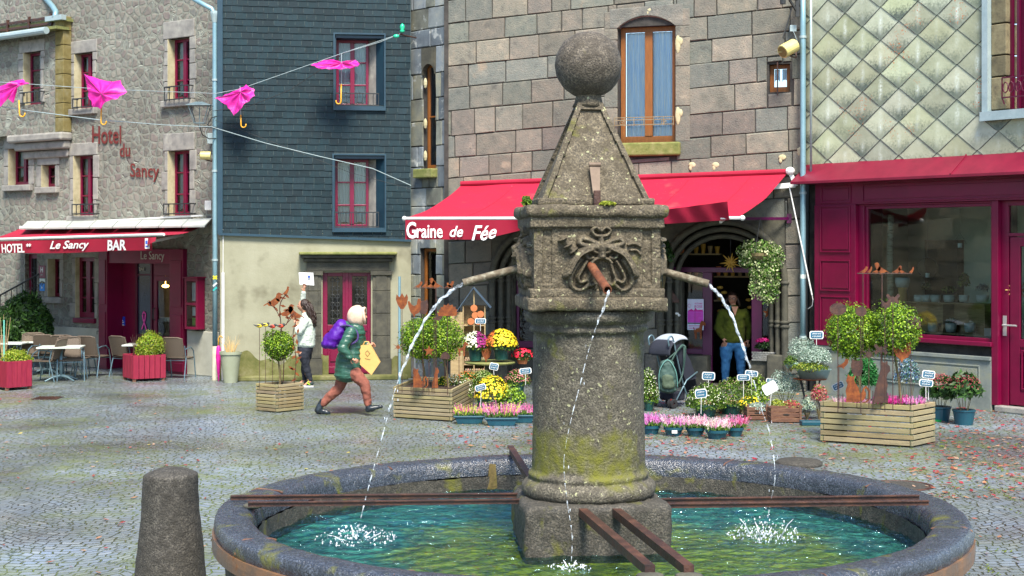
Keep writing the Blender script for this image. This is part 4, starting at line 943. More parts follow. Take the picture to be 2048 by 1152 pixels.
def shop_arch(l,r,sp,tp,jb):
 um=(l+r)/2;ru=(r-l)/2;rz=tp-sp;N=20
 mb=MB(KR.M)
 for i in range(N):
  t0,t1=pi*i/N,pi*(i+1)/N
  a=(um-ru*cos(t0),sp+rz*sin(t0));b=(um-ru*cos(t1),sp+rz*sin(t1))
  mb.add([(a[0],-.03,a[1]),(b[0],-.03,b[1]),(b[0],-.03,tp+.02),(a[0],-.03,tp+.02),(a[0],.5,a[1]),(b[0],.5,b[1])],[(0,1,2,3),(0,4,5,1)])
 mb.build('spandrel',MT['darkstone'],corner)
 for k_,(dr,rad,vv)in enumerate(((.0,.06,-.03),(-.13,.05,.07),(-.25,.045,.17))):
  pts=[(um-(ru+dr),vv,.02)]+[(um-(ru+dr),vv,sp*f)for f in(.3,.6,.9)]+[(um-(ru+dr)*cos(pi*i/N),vv,sp+(rz+dr)*sin(pi*i/N))for i in range(N+1)]+[(um+(ru+dr),vv,sp*f)for f in(.9,.6,.3,.01)]
  mb=MB(KR.M);mb.tube(pts,rad,10)
  for s_ in(-1,1):
   for zz in(sp-.05,sp*.62,sp*.58):mb.lathe([(rad,-.03),(rad*1.5,0),(rad,.03)],(um+s_*(ru+dr),vv,zz),10)
  mb.build('arch_moulding',MT['darkstone'],corner,smooth=True)
 mb=MB(KR.M)
 for s_ in(-1,1):
  a=um+s_*(ru+.06);b=um+s_*(ru-.30);mb.box(min(a,b),max(a,b),-.08,.4,0,.62 if s_>0 else.55)
 mb.build('arch_plinth',MT['darkstone'],corner,bevel=.02)
 mb=MB(KR.M)
 for s_ in(-1,1):
  a=um+s_*ru;b=um+s_*(ru-.32);mb.box(min(a,b),max(a,b),.24,.49,0,sp)
 mb.build('arch_jamb',MT['darkstone'],corner)
shop_arch(ka_l,ka_r,ka_sp,ka_top,None);shop_arch(kb_l,kb_r,ka_sp,ka_top,None)
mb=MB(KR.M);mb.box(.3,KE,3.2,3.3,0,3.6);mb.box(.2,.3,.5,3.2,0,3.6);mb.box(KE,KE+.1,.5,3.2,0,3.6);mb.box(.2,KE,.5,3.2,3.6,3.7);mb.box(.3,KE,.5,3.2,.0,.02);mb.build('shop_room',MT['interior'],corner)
mb=MB(KR.M);v=.5;P0=lambda x:KR.u(x,v)
for a,b in((1405,1424),(1503,1524)):mb.box(P0(a),P0(b),v,v+.1,0,KR.z(1460,545,v))
for a,b in((1340,1348),(1562,1570)):mb.box(P0(a),P0(b),v,v+.08,.45,KR.z(1460,560,v))
mb.box(P0(1325),P0(1405),v+.01,v+.07,KR.z(1390,708,v),KR.z(1390,698,v));mb.box(P0(1325),P0(1572),v+.005,v+.08,KR.z(1460,545,v),KR.z(1460,535,v))
sf=mb.build('shop_front_frame',MT['plum'],corner,bevel=.006)
mb=MB(KR.M);mb.box(P0(1345),P0(1405),v+.05,v+.055,KR.z(1390,698,v),KR.z(1390,545,v));mb.box(P0(1524),P0(1565),v+.05,v+.055,KR.z(1390,715,v),KR.z(1390,560,v));mb.build('pane',MT['glass'],sf)
mb=MB(KR.M);mb.box(P0(1330),P0(1422),.15,v+.2,0,KR.z(1390,712,.15));mb.box(P0(1503),P0(1574),.15,v+.2,0,KR.z(1530,722,.15));mb.build('shop_plinth',MT['darkstone'],corner,bevel=.02)
mb=MB(KR.M);P0=lambda x:KR.u(x,.35)
mb.box(P0(1033),P0(1038),.35,.42,.6,2.0);mb.box(P0(1031),P0(1095),.352,.418,.62,.74);mb.box(P0(1085),P0(1095),.35,.42,.6,2.0);mb.box(P0(1160),P0(1175),.35,.42,.0,2.2);pw=mb.build('plum_window',MT['plum'],corner,bevel=.005)
mb=MB(KR.M);mb.box(P0(1038),P0(1165),.38,.385,.7,2.0);mb.build('pane',MT['glass'],pw)
mb=MB(KR.M);mb.box(kb_l+.05,P0(1031),.30,.5,0,2.3);z=0
mb.build('inner_pier',MT['darkstone'],corner,bevel=.02)
mb=MB(KR.M)
for i in range(3):mb.tube([(P0(995+11*i),.27,0),(P0(995+11*i),.27,2.25)],.035,8)
mb.build('pier_colonnette',MT['darkstone'],corner,smooth=True)
mb=MB(KR.M);mb.box(kb_l+.25,kb_r-.2,.3,.5,0,.6);mb.build('shop_plinth',MT['darkstone'],corner)
mb=MB(KR.M);mb.box(KR.u(1424,.3),KR.u(1503,.3),.1,.5,0,.06);mb.build('doorstep',MT['darkstone'],corner,bevel=.01)
t=pipe_thing('blue zinc downpipe beside the diamond tiled wall',[P(1606,y,25.0)for y in(-60,60,200,400,560,678)],.048,collars=[P(1606,y,25.0)for y in(74,386,674)])
mb=MB();q=P(1607,553,24.95);mb.lathe([(.0505,-.035),(.0505,.035)],(0,0,q.z),14);o=mb.build('paper_label',MT['ceram'],t,world=False)
o.location=(P(1606,0,25.0).x-t.location.x,0,0)
t=pipe_thing('thin grey zinc edge pipe along the tiled wall',[P(1622,y,24.95)for y in(-60,100,345)],.02,m='zincpale',name='edge_pipe')
floodlight(P(1577,97,24.9),(-.75,-.45,-.42),'large cream floodlight beside the blue downpipe on the corner house',.115,.30)
mb=MB();q=P(1586,57,25.15);mb.box(q.x-.055,q.x+.055,q.y-.03,q.y+.03,q.z-.055,q.z+.055);mb.tube([q+Vector((.0,-.03,-.05)),q+Vector((.1,-.03,-.3))],.008,5);tag(mb.build('junction_box',MT['zincpale'],bevel=.008),'small grey box above the large cream floodlight','box')
mb=MB();q=P(1592,10,25.0)
mb.bar(q+Vector((.02,0,-.2)),q+Vector((.02,0,.3)),.06,.05);mb.bar(q+Vector((.02,0,.1)),q+Vector((-.22,-.1,.12)),.05,.05);mb.bar(q+Vector((.02,0,-.12)),q+Vector((-.12,-.05,.08)),.04,.03);mb.tube([q+Vector((-.24,-.1,.0)),q+Vector((-.24,-.1,.15))],.05,10)
mb.tube([q+Vector((-.06,0,-.0)),q+Vector((-.14,0,-.3)),q+Vector((-.22,0,-.55)),q+Vector((-.15,0,-.62)),q+Vector((-.05,0,-.5))],.012,6)
tag(mb.build('cable_bracket',MT['iron']),'dark iron wall bracket with hanging cable at the top of the corner house','bracket')
kaw=thing('awning','bright red flower shop awning lettered Graine de Fee over the arched front','awning',M=KR.M)
V0=-2.1;TL,TR=KR.p(922,371,-.06),KR.p(1574,347,-.06);BL,BR=KR.p(812,437,V0),KR.p(1476,436,V0)
mb=MB(KR.M)
def fnK(i,j):
 q=TL.lerp(TR,i).lerp(BL.lerp(BR,i),j);q.z-=.085*sin(pi*j)+.02*(noise.noise(Vector((i*9+j*3,j*2.2,0))))+.012*sin(i*38+j*4)*j*j;return q
mb.grid(fnK,90,16);mb.build('canvas',MT['awn'],kaw,smooth=True)
for i in(.18,.36,.54,.72,.9):
 mb=MB(KR.M);mb.tube([fnK(i,j/16)+Vector((0,0,.002))for j in range(17)],.004,5);mb.build('seam',MT['val'],kaw)
mb=MB(KR.M);mb.tube([BL+Vector((-.03,0,0)),BR+Vector((.05,0,0))],.026,8);mb.build('front_bar',MT['white'],kaw)
mb=MB(KR.M);mb.sphere(BL+Vector((-.03,0,0)),.042,10,8);mb.sphere(BR+Vector((.07,0,0)),.045,10,8);mb.build('bar_cap',MT['white'],kaw,smooth=True)
mb=MB(KR.M);mb.tube([TL+Vector((0,.0,.03)),TR+Vector((0,0,.03))],.05,10);mb.build('roller',MT['awnd'],kaw)
mb=MB(KR.M);q=TR
mb.bar(q+Vector((.02,-.02,.1)),q+Vector((.16,-.02,-.22)),.06,.07);mb.bar(q+Vector((-.45,-.25,-.25)),q+Vector((.14,.0,-.20)),.07,.09);mb.sphere(q+Vector((.06,-.05,.04)),(.08,.07,.07),10,8)
mb.bar(q+Vector((-.45,-.25,-.33)),BR+Vector((-.3,.1,-.06)),.04,.05);mb.bar(TL+Vector((.6,-.05,-.3)),BL+Vector((.5,.1,-.08)),.04,.05);mb.build('arm',MT['white'],kaw,bevel=.01)
mb=MB(KR.M);a=KR.p(1578,370,-.2);b=KR.p(1624,590,-.35);mb.tube([a,b],.012,6);mb.tube([b,KR.p(1626,600,-.35),KR.p(1624,612,-.3),KR.p(1616,618,-.2)],.006,5);mb.build('crank_rod',MT['white'],kaw)
hv=KR.z(850,441,V0)-KR.z(850,480,V0)
def kval(a):
 return hv*(1-.0*a)
uL=BL.x;uM=KR.u(1060,V0);uR0,uR1=KR.u(1300,V0),KR.u(1457,V0)
def dropL(i):
 x=812+(1060-812)*i
 return hv*(1.0 if x<960 else 1-.62*((x-960)/100)**1.2)
mb=MB(KR.M);mb.grid(lambda i,j:(uL+(uM-uL)*i,V0-.03+.03*sin(i*14)*(1-j)+(.25*max(0,i-.62)*(1-j)),BL.z+(BR.z-BL.z)*i*.37-.025-dropL(i)*(1-j)),50,6)
mb.build('valance',MT['val'],kaw,smooth=True)
mb=MB(KR.M);r0=KR.p(1295,424,V0-.12);r1=KR.p(1455,403,V0-.18);r2=KR.p(1459,440,V0-.02);r3=KR.p(1295,450,V0-.02)
mb.grid(lambda i,j:r3 .lerp(r2,i).lerp(r0 .lerp(r1,i),j)+Vector((0,.02*sin(i*22+j*3),0)),30,5);mb.build('valance_flap',MT['awnd'],kaw,smooth=True)
def kt(s,x0,x1,yt,yb,cut=None,**kw):
 u0,u1=KR.u(x0,V0),KR.u(x1,V0);z0,z1=KR.z(x0,yb,V0),KR.z(x0,yt,V0)
 _,vs=put_text('t',s,None,None,0,0,z1-z0,width=u1-u0,**kw)
 def vv(u):
  i=(u-uL)/(uM-uL);return V0-.045+.03*sin(i*14)*.5-.03+.1*max(0,i-.62)
 def zz(u,z):
  i=(u-uL)/(uM-uL);top=BL.z-.03;
  return top-(top-z)*min(1,(dropL(min(max(i,0),1))/hv)*1.05)
 m=MB(KR.M);m.add([(u0+v[0],vv(u0+v[0])+v[1],zz(u0+v[0],z0+v[2]))for v in vs],_.f);m.build('lettering',MT['letter'],kaw)
kt('G',816,835,444,477,bold=.022);kt('raine',836,889,450,476,bold=.016);kt('de',903,929,452,474,bold=.014,shear=.3);kt('Fée',946,996,451,481,bold=.016,shear=.3)
# ================================================================ BOUTIQUE ON THE RIGHT
shop=thing('tiled_boutique','boutique with diamond fibre tiles above a burgundy wooden shop front','building',M=RF.M)
rw_=(RF.u(1733),RF.u(1990),RF.z(1860,676),RF.z(1860,409));rd=(RF.u(2003),RF.u(2150),0,RF.z(2040,400));rup=(RF.u(1982),RF.u(2200),RF.z(2020,218),RF.z(2000,-120));RE=RF.u(2250)
mb=MB(RF.M);holes_wall(mb,0,RE,0,9.5,.04,.4,[rw_,rd,rup]);mb.build('wall',MT['mortar'],shop)
mb=MB(RF.M);zt0=RF.z(1700,326)
pu=RF.u(1786)-RF.u(1714);pz_=RF.z(1750,100)-RF.z(1750,166);mb.uv=[];rr=random.Random(9)
def clip_poly(poly,ins):
 out=[]
 for i in range(len(poly)):
  p,q=poly[i],poly[(i+1)%len(poly)];dp=ins[0]*p[0]+ins[1]*p[1]+ins[2];dq=ins[0]*q[0]+ins[1]*q[1]+ins[2]
  if dp>=0:out.append(p)
  if dp*dq<0:t_=dp/(dp-dq);out.append(tuple(p[k]+(q[k]-p[k])*t_ for k in range(4)))
 return out
nrow=int((9.4-zt0)/(pz_/2))+2
for r in range(-1,nrow):
 for c in range(-1,int(RE/pu)+2):
  uc=c*pu+(r%2)*pu/2+.1;zc_=zt0+r*pz_/2+.1
  a,b=pu*.535,pz_*.56
  poly=[]
  for(x,z)in((0,1),(1,0),(.16,-.86),(0,-.95),(-.16,-.86),(-1,0)):poly.append((uc+x*a,zc_+z*b,.5+x/2,.5+z/2))
  for ln in((1,0,.02),(-1,0,RE),(0,1,-zt0)):
   poly=clip_poly(poly,ln)
   if len(poly)<3:break
  if len(poly)<3:continue
  parts=[poly]
  if uc+a>rup[0]-.1 and zc_-b<rup[3]and zc_+b>rup[2]-.1:
   A=clip_poly(poly,(-1,0,rup[0]-.09));B=clip_poly(clip_poly(poly,(1,0,-(rup[0]-.09))),(0,-1,rup[2]-.1))if len(poly)>2 else[]
   parts=[A,B]
  k=rr.uniform(.74,1.12);cc=(k,k*rr.uniform(.97,1.04),k*rr.uniform(.88,1.05));tl=rr.uniform(-.006,.006)
  for pl in parts:
   if len(pl)<3:continue
   zmx=zc_+b
   V=[(p[0],-.02-.018*(zmx-p[1])/(2*b)+tl*(p[0]-uc),p[1])for p in pl];n=len(V)
   V2=[(x,y+.006,z)for x,y,z in V]
   mb.add(V+V2,[tuple(range(n))]+[(i,i+n,(i+1)%n+n,(i+1)%n)for i in range(n)],cc)
   uvs=[(p[2],p[3])for p in pl];mb.uv+=uvs
   for i in range(n):mb.uv+=[uvs[i],uvs[i],uvs[(i+1)%n],uvs[(i+1)%n]]
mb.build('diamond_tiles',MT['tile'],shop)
mb=MB(RF.M);mb.box(rup[0]-.10,rup[0],-.09,.02,rup[2]-.02,9.4);mb.build('window_trim',MT['zincpale'],shop)
mb=MB(RF.M);mb.box(rup[0]-.11,RE,-.13,.1,rup[2]-.13,rup[2]-.021);mb.box(rup[0]-.11,RE,-.135,-.13,rup[2]-.16,rup[2]-.13);mb.build('window_sill',MT['zincpale'],shop)
mb=MB(RF.M);z=rup[2];rr=random.Random(2)
while z<9:hh=rr.uniform(.3,.5);mb.box(rup[0]+.001,RF.u(2012),.0,.3,z+.01,z+hh,(lambda k:(k,k,k*.95))(rr.uniform(.6,1.1)));z+=hh+.01
mb.build('stone_reveal',pm('patched_stone_reveal',[(.10,.085,.06),(.20,.17,.11),(.27,.24,.16)],6,.9,.5,40,attr=True),shop,bevel=.01)
mb=MB(RF.M);mb.box(RF.u(2012),RF.u(2017),.1,.15,rup[2],9);mb.box(RF.u(2024),RF.u(2029),.12,.16,rup[2],9);mb.box(RF.u(2017),RE,.25,.3,rup[2],9);mb.build('upper_window_frame',MT['burgd'],shop)
mb=MB(RF.M);v=-.1;ul=RF.u(2004,v);zr0,zr1=RF.z(2030,193,v),RF.z(2030,153,v)
for zz in(zr0,zr1):mb.bar((ul,v,zz),(RE,v,zz),.02,.02)
for i in range(9):
 u=ul+i*.22;mb.bar((u,v,zr0),(u,v,zr1),.014,.014)
 for s_ in(-1,1):mb.tube([(u+.11+s_*(.05+.045*cos(k_*.8)),v,(zr0+zr1)/2+.08*s_*sin(k_*.8))for k_ in range(9)],.010,5)
mb.bar((ul,v,zr0),(ul+.04,v,zr0-.1),.014,.014);mb.build('balcony_rail',MT['rail'],shop)
zf=RF.z(1800,405);zh=RF.z(1700,340)
mb=MB(RF.M);zl=RF.z(1640,364,-.35)
mb.add([(-.0,-.02,zt0+.02),(RE,-.02,zt0+.02),(RE,-.42,zl+.02),(-.02,-.42,zl+.02),(-.02,-.42,zl-.02),(RE,-.42,zl-.02),(-.0,-.02,zl-.02),(RE,-.02,zl-.02)],[(0,1,2,3),(3,2,5,4),(0,3,4,6),(4,5,7,6)])
for uu in(RF.u(1935),):mb.bar((uu,-.02,zt0+.03),(uu+.0,-.42,zl+.03),.02,.02)
mb.build('flashing',MT['redcap'],shop)
def panel(mb,a,b,c,d,v,dep=.02,fr=.05):
 for q in((a,b,c,c+.022),(a,b,d-.022,d),(a,a+.022,c+.022,d-.022),(b-.022,b,c+.022,d-.022)):mb.box(q[0],q[1],v-dep,v,q[2],q[3])
 mb.box(a+fr,b-fr,v-dep*.6,v,c+fr,d-fr)
mb=MB(RF.M);zb=RF.z(1700,693)
zfb=rw_[3]+.03
mb.box(RF.u(1640),RE,-.12,.04,zfb+.001,zl-.01)
mb.box(RF.u(1640),RF.u(1722),-.14,.04,zb,zfb)
mb.box(RF.u(1722)+.001,rw_[0],-.06,.04,zb,zfb)
mb.box(rw_[1],rd[0],-.09,.1,0.1,zfb);mb.box(rw_[0],rw_[1],-.06,.1,rw_[3],zfb-.001)
a,b=RF.u(1652),RF.u(1712)
for y0,y1 in((505,412),(582,520),(676,592)):panel(mb,a,b,RF.z(1680,y0),RF.z(1680,y1),-.14)
panel(mb,a,b,zfb+.03,zl-.06,-.12)
panel(mb,RF.u(1735),RE-.1,zfb+.03,zl-.06,-.12)
mb.build('shop_front',MT['burg'],shop,bevel=.005)
mb=MB(RF.M);mb.box(rw_[0]-.05,rw_[1]+.02,-.13,.1,rw_[2]-.07,rw_[2]);mb.build('window_sill',MT['burg'],shop,bevel=.01)
mb=MB(RF.M);mb.box(RF.u(1640),rw_[1],-.10,.05,0,zb-.06);mb.box(RF.u(1638),rw_[1]+.0,-.13,.05,zb-.058,zb-.002)
panel(mb,RF.u(1742),RF.u(1968),.30,zb-.14,-.10,.015);mb.build('stone_plinth',pm('plinth_stone',[(.13,.15,.14),(.20,.22,.20),(.26,.26,.18)],3,.85,.4,40),shop,bevel=.008)
mb=MB(RF.M);fw=.05;a,b,c,d=rw_
for q in((a,a+fw,c,d),(b-fw,b,c,d),(a+fw,b-fw,d-fw,d),(a+fw,b-fw,c,c+fw)):mb.box(q[0],q[1],-.03,.05,q[2],q[3])
sw=mb.build('shop_window',MT['burg'],shop,bevel=.005);mb=MB(RF.M);mb.add([(a,.01,c),(b,.01,c),(b,.01,d),(a,.01,d)],[(0,1,2,3)]);mb.build('pane',MT['shopglass'],sw)
a,b,c,d=rd;mb=MB(RF.M);ztr=RF.z(2040,466)
mb.box(a,a+.12,.0,.08,.1,d-.002);mb.box(a+.12,b,.0,.08,ztr-.05,ztr+.0);mb.box(a+.12,b,.0,.08,d-.08,d-.002)
dl=a+.14;mb.box(dl,dl+.17,.01,.06,.12,ztr-.06);mb.box(dl+.17,b,.01,.06,.12,.32);mb.box(dl+.17,b,.01,.06,ztr-.2,ztr-.06);zm=RF.z(2030,678);mb.box(dl+.17,b,.01,.06,zm-.12,zm);mb.box(dl+.17,b,.025,.05,.32,zm-.12);panel(mb,dl+.2,b-.05,.36,zm-.16,.012)
dr=mb.build('shop_door',MT['burg'],shop,bevel=.005);mb=MB(RF.M);mb.box(dl+.16,b,.035,.04,zm-.01,ztr-.19);mb.box(a+.11,b,.035,.04,ztr,d-.07);mb.build('pane',MT['shopglass'],dr)
mb=MB(RF.M);hx=RF.u(2010);zz=RF.z(2010,650);mb.box(hx-.03,hx+.03,-.012,.01,zz-.16,zz+.14);mb.tube([(hx,-.012,zz),(hx,-.06,zz),(hx+.24,-.06,zz)],.014,7);mb.build('handle',pm('steel_handle',[(.6,.6,.58)],4,.3,metal=.6),dr)
mb=MB(RF.M);mb.box(rd[0]-.05,RE,-.12,.1,0,.10);mb.build('doorstep',MT['dressed'],shop,bevel=.02)
mb=MB(RF.M);mb.box(.2,RE,2.4,2.5,0,4.2);mb.box(.15,.2,.4,2.4,0,4.2);mb.box(RE,RE+.05,.4,2.4,0,4.2);mb.box(.2,RE,.4,2.4,4.2,4.3);mb.build('shop_room',MT['interior2'],shop)
mb=MB(RF.M);mb.box(RF.u(1835,2.0),RF.u(1900,2.0),2.2,2.38,0,RF.z(1865,480,2.0));mb.build('dark_cupboard',MT['interior'],shop)
mb=MB(RF.M);mb.box(rw_[0],rw_[1],.08,.75,rw_[2]-.08,rw_[2]-.02);mb.build('window_ledge',MT['ceram'],shop)
nb=thing('neighbour_house','plain stone house beyond the left edge of the square','building',loc=(-13.5,16,0),rz=pi/2)
NF=Face((-13.5,10),(-13.5,29));mb=MB(NF.M);mb.box(0,19,-.0,.2,0,6.5);ashlar(NF,0,19,0,6.4,[],[(.55,.48,.34),(.42,.38,.28),(.62,.54,.38)],0,'stone_facing',MT['ashlar'],hs=(.35,.5),ws=(.5,1.1),parent=nb);mb.build('wall',pm('neighbour_stone',[(.16,.13,.09),(.30,.26,.18)],2,.9,.5,20),nb)
# ================================================================ FOUNTAIN
FC=Vector((.466,9.0,0));ROT=radians(5)
ft=thing('stone_fountain','round granite fountain with carved column, obelisk and ball on top','fountain',loc=FC,rz=0)
RM=Matrix.Rotation(ROT,4,'Z');RIM=.925;WZ=.70
def jitter(mb,amp,sc_=3.0,sc2=18,amp2=0.0):
 out=[]
 for v in mb.v:
  p=Vector(v);n=noise.noise_vector(p*sc_);m=noise.noise_vector(p*sc2)if amp2 else Vector((0,0,0));out.append(tuple(p+n*amp+m*amp2))
 mb.v=out;return mb
mb=MB();R=2.24
rimp=[(R-.03,.74),(R-.008,.84),(R-.0,.87),(R-.006,.90),(R-.022,.918),(R-.06,.926),(R-.12,.927),(R-.17,.924),(R-.205,.916),(R-.225,.90),(R-.238,.87),(R-.245,.80)]
mb.lathe(rimp,n=260);jitter(mb,.012,1.7,14,.006);mb.build('rim',MT['frim'],ft,smooth=True)
mb=MB()
for a in(-150,-118,-96,-62,-20,22,58,109,131,165):
 t=radians(a);d=Vector((cos(t),sin(t),0));mb.tube([d*(R-.23)+Vector((0,0,.905)),d*(R-.2)+Vector((0,0,.915)),d*(R-.05)+Vector((0,0,.924)),d*(R-.012)+Vector((0,0,.908)),d*(R+.0)+Vector((0,0,.85))],.006,5)
mb.build('rim_joint',MT['cratewood'],ft)
mb=MB();mb.lathe([(R-.16,0),(R-.12,.10),(R-.075,.45),(R-.06,.74),(R-.03,.75)],n=200);mb.lathe([(R-.255,.80),(R-.26,.70),(R-.28,.30)],n=200);jitter(mb,.01,2,16,.008);mb.build('basin_wall',MT['fwall'],ft,smooth=True)
mb=MB();mb.lathe([(R-.25,.645),(1.2,.655),(.01,.655)],n=64);mb.build('basin_floor',MT['algae_sky_tint'],ft)
mb=MB();mb.lathe([(R-.034,.745),(R+.006,.745),(R+.008,.79),(R+.006,.832),(R-.02,.832)],n=200);jitter(mb,.003,2);mb.build('iron_band',MT['bandiron'],ft,smooth=False)
mb=MB()
for a in(109,):
 t=radians(a+random.uniform(-3,3));r=R-.262;w=random.uniform(.035,.05)
 d=Vector((cos(t),sin(t),0));s_=Vector((-sin(t),cos(t),0));c0=d*r
 mb.add([c0-s_*w+Vector((0,0,.70)),c0+s_*w*1.2+Vector((0,0,.70)),c0+s_*w*.9+Vector((0,0,.80))-d*.004,c0+s_*w*.6+Vector((0,0,.89))+d*.006,c0-s_*w*.7+Vector((0,0,.885))+d*.006,c0-s_*w*.8+Vector((0,0,.8))-d*.004],[(0,1,2,3,4,5)])
mb.build('cement_joint',pm('mossy_cement_joint',[(.09,.07,.03),(.16,.12,.05),(.12,.12,.03)],14,.8,.6,40),ft)
def rbox(name,hx,hy,z0,z1,m,e=.02,amp=.006,c=(0,0),n=14,parent=None,rot=True):
 """weathered stone block: subdivided rounded box"""
 mb=MB();bm=bmesh.new();bmesh.ops.create_cube(bm,size=1)
 for v in bm.verts:v.co=Vector((v.co.x*2*hx,v.co.y*2*hy,v.co.z*(z1-z0)))
 bmesh.ops.bevel(bm,geom=bm.edges[:],offset=e,segments=3,affect='EDGES',profile=.6)
 L=max(hx,hy)/n
 for _ in range(6):
  es=[ed for ed in bm.edges if ed.calc_length()>L*1.6]
  if not es:break
  bmesh.ops.subdivide_edges(bm,edges=es,cuts=1,use_grid_fill=True)
 bmesh.ops.triangulate(bm,faces=bm.faces[:])
 vs=[]
 for v in bm.verts:
  p=v.co+Vector((c[0],c[1],(z0+z1)/2));nn=noise.noise_vector(p*6)*amp+noise.noise_vector(p*25)*amp*.6;vs.append((RM@(p+nn))if rot else p+nn)
 bm.verts.index_update();mb.add(vs,[tuple(v.index for v in f.verts)for f in bm.faces]);bm.free()
 return mb.build(name,m,parent or ft,smooth=True)
rbox('plinth',.43,.43,.34,.985,MT['fstone' if 0 else 'fwall'],.045,.014)
mb=MB()
prof=[(.0,.98),(.385,.985),(.402,1.01),(.405,1.035),(.398,1.06),(.375,1.082),(.358,1.088),(.360,1.10),(.366,1.112),(.360,1.128),(.346,1.135),(.342,1.15),(.343,1.3),(.341,1.5),(.338,1.75),(.335,1.95),(.336,1.975),(.352,1.98),(.360,1.995),(.352,2.012),(.345,2.016),(.350,2.03),(.372,2.04),(.388,2.06),(.392,2.085),(.385,2.11),(.0,2.115)]
fine=[]
for(a,b)in zip(prof,prof[1:]):
 k=max(1,int(abs(b[1]-a[1])/.02));fine+=[(a[0]+(b[0]-a[0])*i/k,a[1]+(b[1]-a[1])*i/k)for i in range(k)]
fine.append(prof[-1]);mb.lathe(fine,n=120);jitter(mb,.010,2.2,16,.004);mb.build('column',MT['fcol'],ft,smooth=True)
rbox('lower_slab',.415,.415,2.115,2.195,MT['fstone'],.022,.010)
rbox('lower_fascia',.395,.395,2.19,2.245,MT['fstone'],.012,.006)
rbox('upper_fascia',.395,.395,2.60,2.668,MT['fstone'],.012,.006)
rbox('upper_slab',.42,.42,2.662,2.735,MT['fstone'],.030,.009)
DW=.372;Z0,Z1=2.235,2.61
S=[]
def st(w,h,*p):
 q=[np.array(x,float)for x in p];q=[q[0]]+q+[q[-1]];o=[]
 for i in range(1,len(q)-2):
  a,b,c,d=q[i-1:i+3]
  for k in range(5):t=k/5;o.append(.5*(2*b+(c-a)*t+(2*a-5*b+4*c-d)*t*t+(3*b-a-3*c+d)*t**3))
 S.append((np.array(o+[q[-1]]),w,h))
def mir(w,h,*p):
 st(w,h,*p);st(w,h,*[(2380-x,y)for x,y in p])
st(10,1.0,(1113,474),(1122,486),(1133,499));st(4,1.25,(1106,478),(1118,472));st(4,1.25,(1117,492),(1129,484));st(4,1.2,(1128,504),(1140,494));st(5,.6,(1246,486),(1258,484),(1270,490));st(5,.5,(1250,498),(1262,498),(1270,506))
mir(9,.75,(1182,484),(1166,477),(1152,473),(1146,482),(1158,488),(1178,488))
mir(6,.9,(1190,458),(1180,450),(1172,456),(1176,465),(1186,468));st(7,1.0,(1190,446),(1190,452));st(9,.9,(1190,468),(1190,486))
mir(12,.95,(1184,492),(1162,495),(1142,508),(1129,528),(1120,550));mir(4,1.3,(1170,497),(1148,509),(1134,530),(1126,548))
mir(7,.8,(1179,503),(1168,499),(1158,506),(1163,515),(1172,514));st(13,1.6,(1190,492),(1190,503),(1190,510));mir(6,.9,(1188,514),(1178,517),(1170,524))
mir(8,.85,(1146,520),(1134,540),(1128,560),(1134,578),(1150,582),(1162,572));mir(6,.9,(1160,522),(1150,540),(1143,556),(1148,566),(1158,562));mir(6,.8,(1171,528),(1166,546),(1162,560),(1168,572),(1176,568))
st(7,.7,(1190,556),(1190,580));mir(5,.7,(1181,560),(1178,580))
def relief(X,Y):
 px=1183.5+X/DW*128.5;py=447+(Z1-Y)/(Z1-Z0)*136
 Hh=np.zeros_like(X)
 for pts,w,h in S:
  d=np.full_like(X,1e9);
  for a,b in zip(pts,pts[1:]):
   ab=b-a;t=np.clip(((px-a[0])*ab[0]+(py-a[1])*ab[1])/(ab@ab),0,1)
   d=np.minimum(d,np.hypot(px-a[0]-t*ab[0],py-a[1]-t*ab[1]))
  q=np.clip(1-(d/(w*.72))**2,0,1)**.6;Hh=np.maximum(Hh,h*q)+.12*np.minimum(Hh,h*q)
 body=np.clip(1-(((px-1190)/76)**2+((py-528)/62)**2),0,1)**.5
 Hh=Hh*.050+body*.020
 for x0,x1 in((1072,1092),(1276,1294)):
  q=np.clip(1-np.maximum(np.abs(px-(x0+x1)/2)-8,0)/2,0,1)*np.clip(1-np.maximum(np.abs(py-512)-56,0)/3,0,1);Hh-=.014*q
 return Hh
def carved(face):
 nx,nz=230,120
 X,Z=np.meshgrid(np.linspace(-DW,DW,nx),np.linspace(Z0,Z1,nz));h=relief(X,Z)
 rngl=np.random.default_rng(3);
 Mf=RM@Matrix.Rotation(face*pi/2,4,'Z');mb=MB()
 vs=[]
 for j in range(nz):
  for i in range(nx):
   x,z=X[j,i],Z[j,i];n=noise.noise(Vector((x*20,face*7,z*20)))*.005+noise.noise(Vector((x*60,face,z*60)))*.0025
   vs.append(Mf@Vector((x,-(DW+h[j,i]+n),z)))
 mb.add(vs,[(j*nx+i,j*nx+i+1,(j+1)*nx+i+1,(j+1)*nx+i)for j in range(nz-1)for i in range(nx-1)])
 return mb.build('carved_mask',MT['fstone'],ft,smooth=True)
for f in range(4):carved(f)
ZB,ZT=2.735,3.36;hb,ht=.333,.075
mb=MB();N_=20
for f in range(4):
 Mf=RM@Matrix.Rotation(f*pi/2,4,'Z')
 def fo(i,j):
  hw=hb+(ht-hb)*j;x=(i*2-1)*hw;e=min(hw-abs(x),(1-j)*.5*1.2)
  dd=-.022 if(e>.035 and j<.93 and j>.02)else 0
  p=Vector((x,-(hw+dd),ZB+(ZT-ZB)*j));p+=noise.noise_vector(p*9)*.005 if 0<i<1 else Vector();return Mf@p
 mb.grid(fo,60,60)
mb.build('obelisk',MT['fstone'],ft,smooth=False)
rbox('obelisk_foot',.345,.345,2.733,2.775,MT['fstone'],.012,.005)
mb=MB();mb.lathe([(.0,0),(.10,0),(.085,.03),(.075,.07),(.09,.1)],(0,0,3.34),24);mb.build('ball_neck',MT['fstone'],ft,smooth=True)
